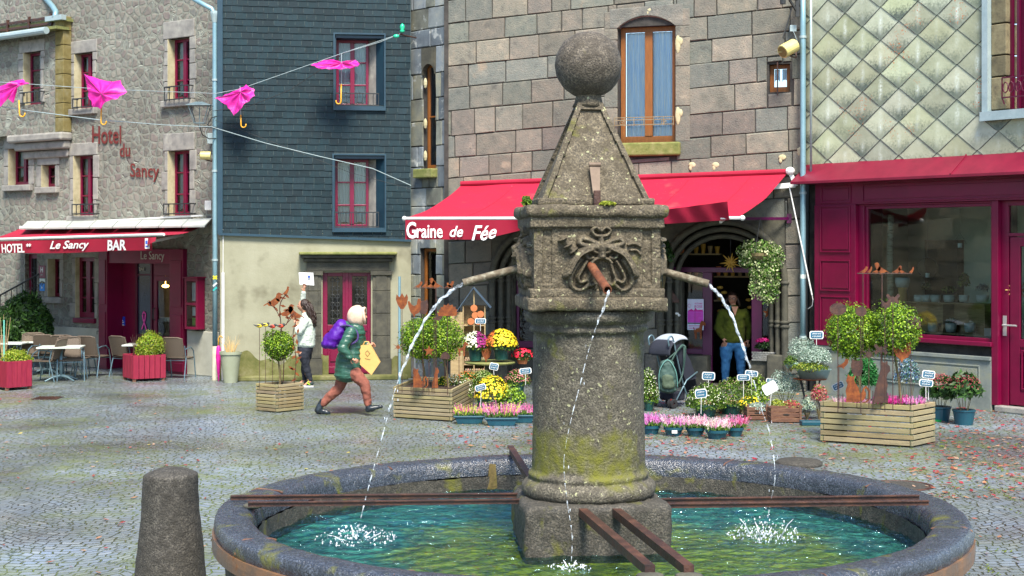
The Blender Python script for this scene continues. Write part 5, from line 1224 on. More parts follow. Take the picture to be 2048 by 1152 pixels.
mb=MB();mb.sphere((0,0,3.595),.203,72,48);jitter(mb,.006,6,30,.003);mb.build('ball',MT['fball'],ft,smooth=True)
mb=MB();y=-.31
for a,b,r in(((.005,-.215,2.96),(.0,-.325,2.76),.05),):
 pass
mb.add([RM@Vector(p)for p in[(-.032,-.262,2.975),(.032,-.262,2.975),(.02,-.335,2.80),(-.02,-.335,2.80),(-.032,-.240,2.975),(.032,-.240,2.975),(.02,-.31,2.80),(-.02,-.31,2.80)]],[(0,1,2,3),(7,6,5,4),(0,3,7,4),(1,5,6,2),(0,4,5,1)])
mb.tube([RM@Vector((-.035,-.262,2.975)),RM@Vector((.035,-.262,2.975))],.013,8)
mb.build('iron_strap',pm('strap_iron',[(.10,.07,.05),(.2,.15,.11)],9,.7),ft)
mb=MB();mb.M=None;c=RM@Vector((0,-.355,2.765));mb.box(c.x-.02,c.x+.02,c.y-.02,c.y+.02,2.73,2.82);mb.build('strap_clamp',MT['rustdark'],ft,bevel=.005)
lichpipe=pm('lichen_pipe',[(.045,.035,.025),(.12,.10,.07),(.30,.29,.23)],22,.8,.5,60)
def spout(A,B,r,m):
 d=(B-A).normalized();mb=MB();mb.tube([A,B],r,18,cap=False);mb.tube([B,A.lerp(B,.6)],r*.74,18,cap=False)
 n=18;a=d.orthogonal().normalized();b=d.cross(a)
 vs=[B+(a*cos(2*pi*k/n)+b*sin(2*pi*k/n))*rr_ for rr_ in(r,r*.74)for k in range(n)]
 mb.add(vs,[(k,(k+1)%n,n+(k+1)%n,n+k)for k in range(n)]);return mb.build('spout',m,ft,smooth=True)
lw=lambda x,y,Y:P(x,y,Y)-FC
spout(lw(1062,530,9.0),lw(926,566,8.95),.024,lichpipe)
spout(lw(1300,536,8.95),lw(1417,568,8.9),.024,lichpipe)
spout(lw(1180,528,8.62),lw(1215,580,8.2),.026,pm('rusty_pipe',[(.05,.022,.015),(.13,.045,.022),(.20,.09,.05)],14,.7,.5,50))
def ibar(x0,y0,x1,y1,z=.955,m='rustdark',w=.010,h=.026):
 A=onz(x0,y0,z)-FC;B=onz(x1,y1,z)-FC;mb=MB();mb.bar(A,B,w,h);mb.bar(A+Vector((0,0,h/2)),B+Vector((0,0,h/2)),.03,.006);return mb.build('iron_bar',MT[m],ft)
ibar(462,996,1052,991);ibar(496,1009,1052,1003);ibar(1300,1002,1838,995);ibar(1318,1012,1857,1006)
for x0,y0,x1,y1 in((1165,1024,1300,1140),(1230,1022,1378,1140)):
 A=onz(x0,y0,.95)-FC;B=onz(x1,y1,.955)-FC;mb=MB();mb.bar(A,B,.05,.045);mb.build('iron_bar',MT['rustdark'],ft)
 mb=MB();mb.sphere(B+Vector((0,0,-.028)),(.07,.05,.018),12,6);mb.build('mortar_seat',MT['darkstone'],ft,smooth=True)
mb=MB();mb.bar(Vector((-.32,.4,.95)),Vector((-.48,2.12,.96)),.014,.06);mb.bar(Vector((-.32,.4,.982)),Vector((-.48,2.12,.99)),.045,.008);mb.build('iron_bar',MT['rustdark'],ft)
for x,y in((478,996),(505,1012)):
 q=onz(x,y,.93)-FC;mb=MB();mb.sphere(q,(.06,.05,.02),12,6);mb.build('mortar_seat',MT['darkstone'],ft,smooth=True)
IMP=[onz(712,1078,WZ),onz(1530,1074,WZ),onz(1142,1136,WZ)]
mb=MB();NR,NA=150,420;vs=[(0,0,0)]
def wz(x,y):
 fy=.35+.65*min(1,max(0,(y+.6)/1.2));z=fy*1.5*(.012*noise.noise(Vector((x*4,y*7,0)))+.010*noise.noise(Vector((x*9,y*15,2)))+.005*noise.noise(Vector((x*20,y*30,4))))
 for k,q in enumerate(IMP):
  d=sqrt((x+FC.x-q.x)**2+(y+FC.y-q.y)**2);z+=(.014,.010,.005)[k]*cos(d*42)*math.exp(-d*(1.5,2.2,3)[k])*min(1,d*8)+.012*math.exp(-(d/.12)**2)*noise.noise(Vector((x*40,y*40,5)))
 return z
for i in range(1,NR+1):
 r=(R-.262)*i/NR
 for k in range(NA):a=2*pi*k/NA;x,y=r*cos(a),r*sin(a);vs.append((x+FC.x,y+FC.y,WZ+wz(x,y)))
vs[0]=(FC.x,FC.y,WZ)
fs=[(0,1+k,1+(k+1)%NA)for k in range(NA)]+[(1+(i-1)*NA+k,1+i*NA+k,1+i*NA+(k+1)%NA,1+(i-1)*NA+(k+1)%NA)for i in range(1,NR)for k in range(NA)]
mb.add(vs,fs);w=mb.build('water',MT['water'],smooth=True);tag(w,None,None,kind='structure')
def catm(pts,n):
 out=[];P_=[pts[0]]+list(pts)+[pts[-1]]
 for i in range(1,len(P_)-2):
  for k in range(n):
   t=k/n;a,b,c,d=P_[i-1],P_[i],P_[i+1],P_[i+2]
   out.append(.5*((2*b)+(c-a)*t+(2*a-5*b+4*c-d)*t*t+(3*b-a-3*c+d)*t**3))
 out.append(Vector(pts[-1]));return out
def jet(label,px,Ya,Yb,imp,brk,r0=.009):
 pts=[P(x,y,Ya+(Yb-Ya)*i/(len(px)-1))for i,(x,y)in enumerate(px)];c=catm(pts,14);n=len(c)
 t=thing('water_jet',label,'water jet',loc=(imp.x,imp.y,WZ));mb=MB();L=Vector((imp.x,imp.y,WZ));rr=random.Random(int(px[0][0]))
 k=int(n*brk);cont=c[:k]
 mb.tube([p-L+Vector((0,0,.005*sin(i*.9)))for i,p in enumerate(cont)],[r0*(1-.35*i/k)*rr.uniform(.75,1.2)for i in range(k)],8)
 mb.tube([p-L+Vector((.008*sin(i*.5),.004,.008*cos(i*.5)))for i,p in enumerate(cont)],[r0*.45*rr.uniform(.6,1.4)for i in range(k)],6)
 mb.build('stream',MT['jet'],t,smooth=True)
 i=k;mb=MB()
 while i<n-2:
  ln=rr.choice((3,4,5,6));seg=c[i:min(i+ln,n)]
  if len(seg)>1:mb.tube([seg[0]-L]+[p-L for p in seg],[.001]+[r0*rr.uniform(.25,.7)*(1-.5*q/len(seg))for q in range(len(seg))],7)
  i+=ln+rr.choice((0,1,1))
  if rr.random()<.5:q=c[min(i,n-1)]-L+Vector((rr.uniform(-.03,.03),0,rr.uniform(-.03,.03)));mb.sphere(q,(.003,.003,.009),6,5)
 mb.build('drops',MT['jet'],t,smooth=True)['kind']='stuff';return t,L,rr
def splash(t,L,rr,n,rad,hgt):
 mb=MB()
 for _ in range(n):
  a=rr.uniform(0,2*pi);d=rad*rr.uniform(0,1)**.7;h=hgt*rr.uniform(0,1)**3*(1.15-d/rad);s_=.001+.005*rr.random()**2
  mb.sphere((d*cos(a),d*sin(a),.006+h),(s_,s_,s_*rr.uniform(.8,1.8)),6,5)
 for k in range(6):
  a=2*pi*k/6+rr.uniform(-.2,.2);d=rad*rr.uniform(.35,.6);h=hgt*rr.uniform(.25,.8)
  mb.tube([(d*.7*cos(a),d*.7*sin(a),0),(d*cos(a),d*sin(a),h*.7),(d*1.25*cos(a),d*1.25*sin(a),h)],[.006,.003,.0015],6)
 mb.build('splash',MT['foam'],t,smooth=True)['kind']='stuff'
a=jet('left water jet arching from its pipe towards the planter side of the basin',[(926,568),(905,580),(870,612),(835,668),(808,730),(787,790),(768,860),(745,945),(728,1010),(712,1078)],8.95,9.0,IMP[0],.50);splash(*a,300,.26,.09)
a=jet('right water jet arching from its pipe in front of the woman in the doorway',[(1418,570),(1440,592),(1465,635),(1488,700),(1505,752),(1522,815),(1540,870),(1550,950),(1540,1010),(1530,1074)],8.9,8.95,IMP[1],.42);splash(*a,380,.24,.15)
a=jet('thin front water jet falling beside the column from the rusty pipe',[(1217,583),(1208,612),(1192,655),(1176,705),(1160,770),(1142,840),(1128,920),(1134,1000),(1144,1070),(1142,1136)],8.15,8.1,IMP[2],.22,.006);splash(*a,60,.13,.04)
V,C=leaf_quads(160,FC+Vector((-.38,-.32,2.74)),(.03,.03,.05),.016,GREEN,up=.1);m1=MB().quads(V,C);m1 .build('weed_tuft',MT['leaf'],ft,world=True)
V,C=leaf_quads(500,FC+Vector((.09,-.40,2.735)),(.05,.03,.02),.008,LIME,up=.1);m1=MB().quads(V,C);m1 .build('moss_tuft',MT['leaf'],ft,world=True)
# ---- bollards and ground details
def bollard(x,ytop,z,label,r0=.186,r1=.25,h=.0):
 q=onz(x,ytop,z);mb=MB();prof=[(r1,0),(r1*.98,z*.2),(r0*1.05,z*.75),(r0,z-.03),(r0*.98,z-.012),(r0*.93,z-.004),(r0*.6,z+.022),(r0*.3,z+.032),(0,z+.035)]
 fine=[]
 for(a,b)in zip(prof,prof[1:]):
  k=max(1,int(abs(b[1]-a[1])/.03));fine+=[(a[0]+(b[0]-a[0])*i/k,a[1]+(b[1]-a[1])*i/k)for i in range(k)]
 fine.append(prof[-1]);mb.lathe(fine,n=48);jitter(mb,.006,5,22,.005);mb.v=[(v[0]+q.x,v[1]+q.y,v[2])for v in mb.v]
 return tag(mb.build('bollard',MT['bollard'],smooth=True,base=(q.x,q.y,0)),label,'bollard')
bollard(341,945,.92,'dark tapered granite bollard left of the fountain basin')
q=G(1598,930);mb=MB();mb.lathe([(.26,0),(.27,.03),(.24,.055),(.12,.065),(0,.068)],(q.x,q.y,0),32);jitter(mb,.008,6);tag(mb.build('stone_stub',MT['bollard'],smooth=True),'low round stone stub behind the right part of the basin rim','stone')
def cover(x,y,r,label,m):
 q=G(x,y);t=thing('manhole_cover',label,'manhole cover',loc=(q.x,q.y,0));mb=MB();mb.lathe([(r+.04,.004),(r+.035,.012),(r,.012),(r-.005,.004)],n=48);mb.build('ring',MT['rustdark'],t);mb=MB();mb.lathe([(r-.006,.004),(r-.01,.008),(0,.009)],n=48);mb.build('lid',m,t)
cover(1800,972,.30,'round manhole cover on the setts right of the fountain',MT['bollard'])
q=G(95,797);mb=MB();mb.box(q.x-.2,q.x+.2,q.y-.2,q.y+.2,.002,.012)
for i in range(7):mb.box(q.x-.18+i*.052,q.x-.155+i*.052,q.y-.18,q.y+.18,.0125,.02)
tag(mb.build('drain_grate',MT['rustdark']),'small dark square drain grate on the setts before the terrace','drain')
g=np.random.default_rng(5);LV=[];LC=[]
def scatter(n,x0,x1,y0,y1,size,pal,z=.012,flat=.25):
 px=g.uniform(x0,x1,n);py=g.uniform(y0,y1,n)
 for a,b in zip(px,py):
  q=G(a,b);s_=size*g.uniform(.6,1.4);t_=g.uniform(0,2*pi);d=Vector((cos(t_),sin(t_),g.uniform(-flat,flat)))*s_;e=Vector((-sin(t_),cos(t_),g.uniform(-flat,flat)))*s_*.55
  c=q+Vector((0,0,z+s_*flat*.6));LV.append([c-d,c-e,c+d,c+e]);k=g.uniform(.7,1.2);LC.append([x*k for x in pal[int(g.integers(0,len(pal)))]])
RED=[(.28,.03,.03),(.34,.09,.05),(.22,.06,.04),(.42,.20,.10),(.34,.02,.04),(.38,.24,.16)]
scatter(1200,1290,2080,790,960,.032,RED);scatter(600,1850,2080,800,1000,.034,RED);scatter(360,0,1290,790,960,.026,RED+[(.55,.45,.1)]);scatter(130,0,2080,960,1150,.03,RED)
scatter(500,880,1500,800,900,.035,RED)
mb=MB().quads(np.array([[list(p)for p in q]for q in LV]),np.array(LC));tag(mb.build('fallen_leaves',MT['petal']),'scattered red and orange leaves lying on the setts','leaves',kind='stuff')
LV=[];LC=[]
MOSS=[(.14,.20,.02),(.22,.28,.03),(.09,.13,.015)]
for _ in range(330):
 cx_,cy_=g.uniform(0,2048),g.choice((g.uniform(778,900),g.uniform(880,1150)));q=G(cx_,cy_)
 m_=int(g.integers(6,22));dr=g.choice((0,1));L_=g.uniform(.1,.45)
 for i in range(m_):
  o=Vector((g.uniform(-L_,L_)if dr else g.normal()*.02,g.normal()*.02 if dr else g.uniform(-L_,L_),0));c=q+o+Vector((0,0,.008));s_=g.uniform(.006,.016)
  LV.append([c+Vector((-s_,0,0)),c+Vector((0,-s_,s_*.5)),c+Vector((s_,0,s_*1.2)),c+Vector((0,s_,s_*.5))]);LC.append(MOSS[int(g.integers(0,3))])
mb=MB().quads(np.array([[list(p)for p in q]for q in LV]),np.array(LC));tag(mb.build('moss',MT['leaf']),'green moss tufts growing in the joints of the setts','moss',kind='stuff')
# ================================================================ PLANTERS, SHRUBS, FLOWERS
def planter(label,L,Fp,Rp,h,ns,stain=None,group='timber planter boxes'):
 f=G(*Fp);a=G(*L)-f;b=G(*Rp)-f;t=thing('planter_box',label,'planter',loc=f,group=group);rr=random.Random(L[0])
 hh=h/ns;th=.032;al,bl=a.length,b.length;an,bn=a.normalized(),b.normalized();mb=MB()
 def board(p,q,z,inset,off):
  k=rr.uniform(.8,1.2);c=(.25*k,.205*k*rr.uniform(.95,1.05),.115*k*rr.uniform(.85,1.1))
  d=(q-p).normalized();p2,q2=p+d*inset+off*th/2,q-d*inset+off*th/2;zz=z+hh/2
  mb.bar(p2+Vector((0,0,zz)),q2+Vector((0,0,zz+rr.uniform(-.002,.002))),th,hh*.77,col=c)
 O=Vector((0,0,0))
 for i in range(ns):
  z=i*hh+.012;e=i%2
  board(O,a,z,0 if e else th*1.25,bn);board(b,a+b,z,0 if e else th,-bn)
  board(O,b,z,th*1.25 if e else 0,an);board(a,a+b,z,th if e else 0,-an)
 mb.build('side_boards',MT['pine'],t,bevel=.004)
 for p,s1,s2 in((O,1,1),(a,-1,1),(b,1,-1),(a+b,-1,-1)):
  q=p+an*s1*.024+bn*s2*.024;mb=MB();mb.bar(q+Vector((0,0,.004)),q+Vector((0,0,h)),.034,.034,up=(0,1,0));mb.build('corner_post',pm('dark_post',[(.035,.05,.03),(.06,.08,.045)],6,.8)if 'dark_post' not in bpy.data.materials else bpy.data.materials['dark_post'],t)
 mb=MB();e=.035;P4=[an*e+bn*e,a-an*e+bn*e,a+b-an*e-bn*e,b+an*e-bn*e];mb.add([p+Vector((0,0,h-.05))for p in P4],[(0,1,2,3)]);mb.build('soil',MT['soil'],t)
 return t,f,a,b
pb1=planter('small square timber planter box holding one small round shrub near the runner',(511,822),(554,826),(608,820),.41,8)
pb2=planter('long timber planter box with two round shrubs beside the chrysanthemums',(787,836),(904,844),(945,819),.45,8)
pb3=planter('big timber planter box with two round shrubs before the burgundy shop window',(1640,884),(1825,896),(1871,886),.515,7)
def inside(pb,u,v,z):t,f,a,b=pb;return f+a*u+b*v+Vector((0,0,z))
def topiary(label,base,cpx,cpy,rpx,pal=GREEN,n=5200,name='topiary_tree',group=None,ry=1.0,size=.019,stem=True):
 Y=base.y;c=P(cpx,cpy,Y);r=rpx*Y/F;t=thing(name,label,'shrub',loc=base,group=group);cl=c-base
 if stem:
  mb=MB();mb.tube([(0,0,0),(cl.x*.3+.008,0,cl.z*.3),(cl.x*.7-.006,0,cl.z*.6),(cl.x,0,cl.z-r*.5)],[.018,.015,.014,.012],8)
  for k in range(7):a=k*.9;mb.tube([(cl.x,0,cl.z-r*.7),(cl.x+r*.6*cos(a),r*.6*sin(a),cl.z+r*(.3*sin(k*2.1)))],[.009,.003],5)
  mb.build('trunk',MT['bark'],t)
 V,C=leaf_quads(int(n*1.6),cl,(r,r,r*ry),size,pal,shell=.45,clump=.6,updir=.4)
 V2,C2=leaf_quads(int(n*.12),cl,(r*1.14,r*1.14,r*ry*1.16),size*.9,pal[1:4],shell=.85,clump=.5,updir=.6)
 MB().quads(np.concatenate([V,V2]),np.concatenate([C,C2])).build('crown',MT['leaf'],t);return t
BOX=[(.09,.20,.008),(.18,.33,.012),(.28,.46,.02),(.05,.12,.006),(.42,.56,.05),(.03,.07,.005)]
topiary('small round shrub on a thin stem in the small square planter',inside(pb1,.5,.5,.36),557,690,31,BOX,3600)
topiary('round shrub on the left in the long planter beside the cone rooster figure',inside(pb2,.68,.55,.40),842,678,43,BOX,4600)
topiary('round shrub on the right in the long planter under the rust hedgehog',inside(pb2,.25,.5,.40),884,676,45,BOX,4600)
topiary('round shrub on the left in the big planter under rusted flowers',inside(pb3,.68,.5,.465),1708,662,52,BOX,6000)
topiary('round shrub on the right in the big planter beside the rust hedgehog',inside(pb3,.25,.5,.465),1788,660,53,BOX,6000)
# ---- rust silhouettes
SH=dict(
 bird=[(0,.1),(.1,0),(.3,-.02),(.42,-.12),(.5,-.12),(.44,0),(.6,.12),(.74,.3),(.86,.5),(.8,.62),(.92,.66),(.82,.74),(.68,.8),(.56,.72),(.5,.52),(.3,.36),(-.2,.06),(-.22,-.02)],
 cat=[(.12,0),(.62,0),(.72,.02),(.86,.1),(.92,.28),(.84,.44),(.92,.5),(1.0,.36),(1.0,.12),(.88,0),(.7,-.03),(.95,-.02),(1.08,.12),(1.08,.42),(.92,.58),(.8,.5),(.74,.34),(.66,.3),(.62,.5),(.5,.66),(.44,.78),(.48,.96),(.38,.9),(.28,.92),(.2,1.0),(.16,.86),(.12,.76),(.18,.62),(.1,.4),(.14,.2)],
 cat2=[(.0,0),(.6,0),(.62,.1),(.56,.3),(.6,.45),(.55,.62),(.6,.72),(.7,.78),(.68,.9),(.6,.94),(.58,1.04),(.5,.98),(.4,1.0),(.36,1.06),(.32,.94),(.3,.8),(.2,.6),(.08,.35)],
 hog=[(-.5,0),(.42,0),(.55,.06),(.5,.12),(.6,.2),(.5,.24),(.56,.36),(.44,.38),(.46,.52),(.32,.5),(.28,.64),(.14,.58),(.04,.7),(-.06,.58),(-.2,.64),(-.24,.5),(-.38,.5),(-.38,.36),(-.5,.34),(-.46,.22),(-.58,.16)],
 tulip=[(-.1,0),(.1,0),(.3,.3),(.38,.7),(.3,.95),(.16,.72),(.0,1.0),(-.16,.74),(-.34,.92),(-.38,.6),(-.28,.3)],
 hen=[(.1,-.1),(.2,.1),(.45,.2),(.6,.45),(.58,.75),(.66,.9),(.58,.98),(.62,1.1),(.5,1.06),(.42,1.12),(.36,1.0),(.28,.7),(.1,.62),(-.1,.7),(-.3,.95),(-.42,.9),(-.34,.55),(-.2,.25),(0,.1)],
 owl=[(-.2,0),(.2,0),(.36,.3),(.4,.7),(.36,1.0),(.3,1.15),(.16,1.02),(-.16,1.02),(-.3,1.15),(-.36,1.0),(-.4,.7),(-.36,.3)],
 dog=[(0,0),(.14,0),(.14,.4),(.4,.4),(.42,0),(.56,0),(.58,.5),(.66,.8),(.9,.8),(.92,.92),(.7,1.06),(.56,1.1),(.44,.95),(.36,.66),(.1,.62),(0,.5),(-.1,.7),(-.14,.66),(-.06,.4)],
 star=[((.5 if k%2==0 else.2)*sin(k*pi/5),.5+(.5 if k%2==0 else.2)*cos(k*pi/5))for k in range(10)],
 house=[(-.5,0),(.5,0),(.46,.2),(.12,.7),(.02,.9),(-.06,.9),(-.1,.7),(-.46,.2)],
 ball=[(.5*cos(k*pi/8)*(1+.06*(k%2)),.5+.5*sin(k*pi/8))for k in range(16)],
 butterfly=[(0,.1),(.1,.35),(.4,.1),(.5,.3),(.35,.5),(.55,.8),(.4,.95),(.1,.65),(0,.8),(-.1,.65),(-.4,.95),(-.55,.8),(-.35,.5),(-.5,.3),(-.4,.1),(-.1,.35)],
 snow=[((.5 if k%4==0 else.12 if k%2 else.25)*sin(k*pi/12),.5+(.5 if k%4==0 else.12 if k%2 else.25)*cos(k*pi/12))for k in range(24)])
RG='rusted metal garden figures'
def figure(kind,label,x,y,hpx,Y,ground=None,flip=1,m='rust',name=None,group=RG,tilt=0,w=1.0):
 s_=hpx*Y/F;q=P(x,y,Y);zb=ground if ground is not None else q.z;t=thing(name or 'garden_figure',label,'garden figure',loc=(q.x,q.y,zb),group=group,rz=tilt)
 dz=q.z-zb;mb=MB();mb.prism([(p[0]*s_*flip*w,dz+p[1]*s_)for p in SH[kind]],-.003,.003);mb.build('plate',MT[m],t)
 if dz>.01:mb=MB();mb.tube([(0,.006,0),(0,.006,dz+s_*.3)],.005,6);mb.build('stake',MT['rustdark'],t)
 return t
Yb=pb3[1].y+.15;gz=.465
figure('cat','orange rusted cat with curled tail sitting at the front of the big planter',1686,804,56,Yb,gz,w=.9)
figure('cat2','dark brown rusted cat figure sitting beside the stem in the big planter',1746,806,82,Yb,gz,m='rustdark',w=.6)
figure('hog','rusted hedgehog head on a stake right of the big planter shrubs',1822,657,36,Yb,gz,m='rustdark')
figure('hen','pierced rusted hen on a stake between the big planter stem and its tags',1800,722,36,Yb,gz)
figure('owl','small rusted owl on a stake behind the left of the big planter',1714,752,30,Yb+.1,gz,m='rustdark')
figure('snow','rusted snowflake flower under the left shrub of the big planter',1738,728,38,Yb-.05,gz,m='rustdark')
figure('bird','small rusted robin on the stake left of the big planter',1678,735,22,Yb,gz,m='rust')
figure('ball','large rusted poppy disc on the left shrub of the big planter',1676,630,24,Yb-.4,gz,m='rustdark',w=1.4)
figure('ball','rusted poppy disc leaning in front of the left shrub of the big planter',1722,633,20,Yb-.45,gz,m='rustdark',w=1.1)
figure('butterfly','rusted butterfly on the top of the right shrub in the big planter',1786,612,26,Yb-.2,gz,m='rustdark')
figure('hen','small rusted bird head between the two big planter shrubs',1770,618,20,Yb-.3,gz,m='rustdark')
figure('butterfly','rusted butterfly low beside the dark cat in the big planter',1762,712,26,Yb,gz,m='rustdark')
Ym=pb2[1].y+.15;gm_=.40
figure('cat','orange rusted cat at the front left of the long planter',822,775,40,Ym,gm_,w=.8)
figure('cat2','brown rusted cat standing at the front right of the long planter',864,776,40,Ym,gm_,w=.5)
figure('star','rusted star on a stake between the long planter stems',858,714,24,Ym,gm_)
figure('hog','large rusted hedgehog on a stake over the right shrub of the long planter',895,632,36,Ym-.3,gm_)
figure('tulip','rusted tulip on a tall stake left of the long planter',804,618,32,Ym,gm_)
figure('hen','rusted hen in front of the left shrub of the long planter',826,632,32,Ym-.45,gm_,w=.8)
figure('owl','rusted owl behind the water jet above the long planter',846,628,26,Ym-.1,gm_,m='rustdark')
figure('bird','rusted bird above the gap between the long planter shrubs',868,640,24,Ym-.1,gm_,m='rustdark')
figure('snow','rusted snowflake on a stake left of the long planter',796,706,24,Ym,gm_)
figure('dog','rusted dog figure between the long planter and the round table',918,712,26,Ym+.5,0,w=.8)
figure('hog','dark rusted leaf shape under the right shrub of the long planter',890,718,22,Ym,gm_,m='rustdark',w=.8)
figure('hen','rusted rooster standing on the front edge of the round flower table',970,722,38,23.4,.66,flip=1,w=.55)
def bird_rail(label,x0,x1,y,Y,zb,birds,tall,stake_x):
 q=P(stake_x,y,Y);t=thing('bird_rail',label,'garden figure',loc=(q.x,q.y,zb),group=RG);L=lambda x,yy:P(x,yy,Y)-Vector((q.x,q.y,zb))
 mb=MB();mb.tube([L(x0,y),L(x1,y)],.006,6);mb.tube([L(stake_x,y),Vector((0,0,0))],.008,6)
 if tall:mb.tube([L(x0+12,y),L(x0+12,y+160)],.005,6)
 mb.build('rod',MT['rustdark'],t)
 for bx,s_,fl in birds:
  mb=MB();k=s_*Y/F;c=L(bx,y);mb.prism([(c.x+p[0]*k*fl,c.z+p[1]*k+.01)for p in SH['bird']],-.003,.003);mb.build('bird',MT['rust'],t)
bird_rail('row of seven small rusted birds on a rod above the big planter',1714,1824,547,Yb+.1,gz,[(1722,16,1),(1736,16,.6),(1748,16,1),(1772,26,-1),(1788,18,1),(1808,14,-1),(1820,15,.6)],True,1764)
bird_rail('row of rusted birds on a rod before the left facet of the corner house',826,906,576,Ym+.2,gm_,[(832,15,1),(846,17,.6),(856,17,1),(880,24,-1),(894,16,1),(904,12,-1)],False,872)
q=inside(pb1,.3,.5,.36);t=thing('garden_figure','tall rusted branch with birds and leaves behind the small shrub','garden figure',loc=q,group=RG);Yq=q.y;L=lambda x,y:P(x,y,Yq)-q
def br(pts,r=.008):
 mb=MB();mb.tube(catm([L(*p)for p in pts],5),r,6);mb.build('branch',MT['rustdark'],t)
br([(566,765),(568,700),(562,650),(560,610),(572,588)]);br([(562,640),(552,620),(540,608),(535,603)],.006);br([(588,770),(592,720),(586,670),(592,640),(584,628),(572,650)],.007);br([(560,660),(580,640),(588,625)],.006)
mb=MB();rr=random.Random(5)
for(x,y)in[(540,606),(552,618),(556,600),(566,596),(574,592),(566,612),(572,620),(560,628),(576,636),(584,634),(594,640),(590,652),(596,662),(588,672),(594,684),(586,694),(596,704),(588,714),(594,724),(586,738),(594,748),(588,760),(582,736),(598,716)]:
 c=L(x,y);a=rr.uniform(0,pi);s_=.05;mb.prism([(c.x+s_*cos(a),c.z+s_*sin(a)),(c.x-s_*.4*sin(a),c.z+s_*.4*cos(a)),(c.x-s_*cos(a),c.z-s_*sin(a)),(c.x+s_*.4*sin(a),c.z-s_*.4*cos(a))],-.004,.002)
mb.build('leaves',MT['rust'],t)
for x,y,s_,f_ in((548,612,34,1),(572,590,22,.6),(574,632,30,1),(590,636,30,-1)):
 mb=MB();c=L(x,y);k=s_*Yq/F;mb.prism([(c.x+(p[0]-.4)*k*f_,c.z+p[1]*k)for p in SH['bird']],-.004,.003);mb.build('bird',MT['rust'],t)
for i,(x,y,c1,lab)in enumerate(((519,652,(.75,.55,.03),'yellow and black painted bird on a wire stake left of the small shrub'),(531,650,(.8,.62,.05),'second yellow painted bird on the rod left of the small shrub'),(545,653,(.55,.05,.02),'red painted bird on a wire stake above the small shrub'),(562,652,(.6,.06,.02),'red painted bird touching the rusted branch above the small shrub'))):
 q=P(x,y,22.2);t=thing('painted_bird',lab,'garden figure',loc=(q.x,q.y,.37));mb=MB();dz=q.z-.37
 mb.sphere((0,0,dz),(.045,.025,.028),10,7,c1);mb.sphere((.04,0,dz+.022),.022,8,6,(.05,.05,.05));mb.tube([(-.04,0,dz),(-.09,0,dz+.02)],[.014,.006],6,(.03,.03,.03));mb.sphere((-.01,-.012,dz+.008),(.03,.02,.012),8,5,(.03,.03,.03));mb.build('body',MT['vc'],t);mb=MB();mb.tube([(0,0,0),(0,0,dz)],.004,5);mb.build('stake',MT['rustdark'],t)
 # ---- flower pots
def spikes(n,cx,cy,hx,hy,z0,h,pal,seed,lean=.35,w=.012):
 g2=np.random.default_rng(seed);V=[];C=[]
 for i in range(n):
  x,y=cx+g2 .uniform(-hx,hx),cy+g2 .uniform(-hy,hy);hh=h*g2 .uniform(.55,1.15);dx,dy=(x-cx)/max(hx,.01)*lean*hh+g2 .normal()*.02,(y-cy)/max(hy,.01)*lean*hh+g2 .normal()*.02
  base=np.array([x,y,z0]);tip=base+np.array([dx,dy,hh]);p=pal[int(g2 .integers(0,len(pal)))];k=g2 .uniform(.75,1.25)
  for j in range(7):
   f=.25+.75*j/7;c=base+(tip-base)*f;s_=w*(1.25-f*.8)*g2 .uniform(.7,1.3);a=g2 .uniform(0,2*pi);d=np.array([cos(a),sin(a),.5])*s_;e=np.array([0,0,1])*s_*1.5
   col=np.array(p)*k if f>.45 else np.array((.10,.20,.03))*k
   V.append([c-d,c-e,c+d,c+e]);C.append(np.clip(col,0,1))
 return np.array(V),np.array(C)
HE_PINK=[(.75,.20,.42),(.85,.42,.58),(.60,.10,.35)];HE_PALE=[(.85,.55,.62),(.80,.66,.62),(.78,.32,.52)];HE_MIX=[(.55,.62,.08),(.75,.16,.36),(.80,.30,.50),(.62,.66,.12)];HE_LIL=[(.62,.14,.48),(.72,.30,.60)];HE_MAG=[(.70,.03,.28),(.80,.08,.42)];HE_RED=[(.60,.04,.14),(.70,.14,.25)]
def pot_part(t,r,h,m,hx=None):
 mb=MB()
 if hx:
  a,b,e=hx,r,.8;mb.add([(-a*e,-b*e,0),(a*e,-b*e,0),(a*e,b*e,0),(-a*e,b*e,0),(-a,-b,h),(a,-b,h),(a,b,h),(-a,b,h)],[(3,2,1,0),(0,1,5,4),(1,2,6,5),(2,3,7,6),(3,0,4,7)]);mb.box(-a-.012,a+.012,-b-.012,b+.012,h-.025,h)
  return mb.build('trough',MT[m],t,bevel=.008)
 mb.lathe([(0,0),(r*.72,0),(r*.94,h-.035),(r*1.04,h-.034),(r*1.06,h),(r*.95,h),(r*.9,h-.03),(0,h-.03)],n=28);return mb.build('pot',MT[m],t,smooth=False)
def heather(label,x,y,w,pal,seed,trough=False,h=.15,ph=.115,n=110,m='potteal',group='potted heathers',z=0,Y=None):
 q=G(x,y)if Y is None else P(x,y,Y);k=q.y/F;hw=w*k/2;t=thing('potted_heather',label,'potted plant',loc=(q.x,q.y,q.z if Y else 0),group=group)
 pot_part(t,.085 if trough else hw,ph,m,hw if trough else None)
 V,C=spikes(n,0,0,hw*.9,.07 if trough else hw*.85,ph-.02,h+.03,pal,seed);V2,C2=leaf_quads(350,(0,0,ph+.02),(hw,.09 if trough else hw,.05),.014,GREEN[:4],up=.2,seed=seed)
 MB().quads(np.concatenate([V,V2]),np.concatenate([C,C2])).build('flowers',MT['petal'],t)
heather('trough of yellow green and pink heather beside the long planter',939,847,60,HE_MIX,1,True,n=150)
heather('trough of tall pink and yellow heather between two other heather troughs',1003,851,64,HE_MIX+HE_PINK,2,True,.20,n=190)
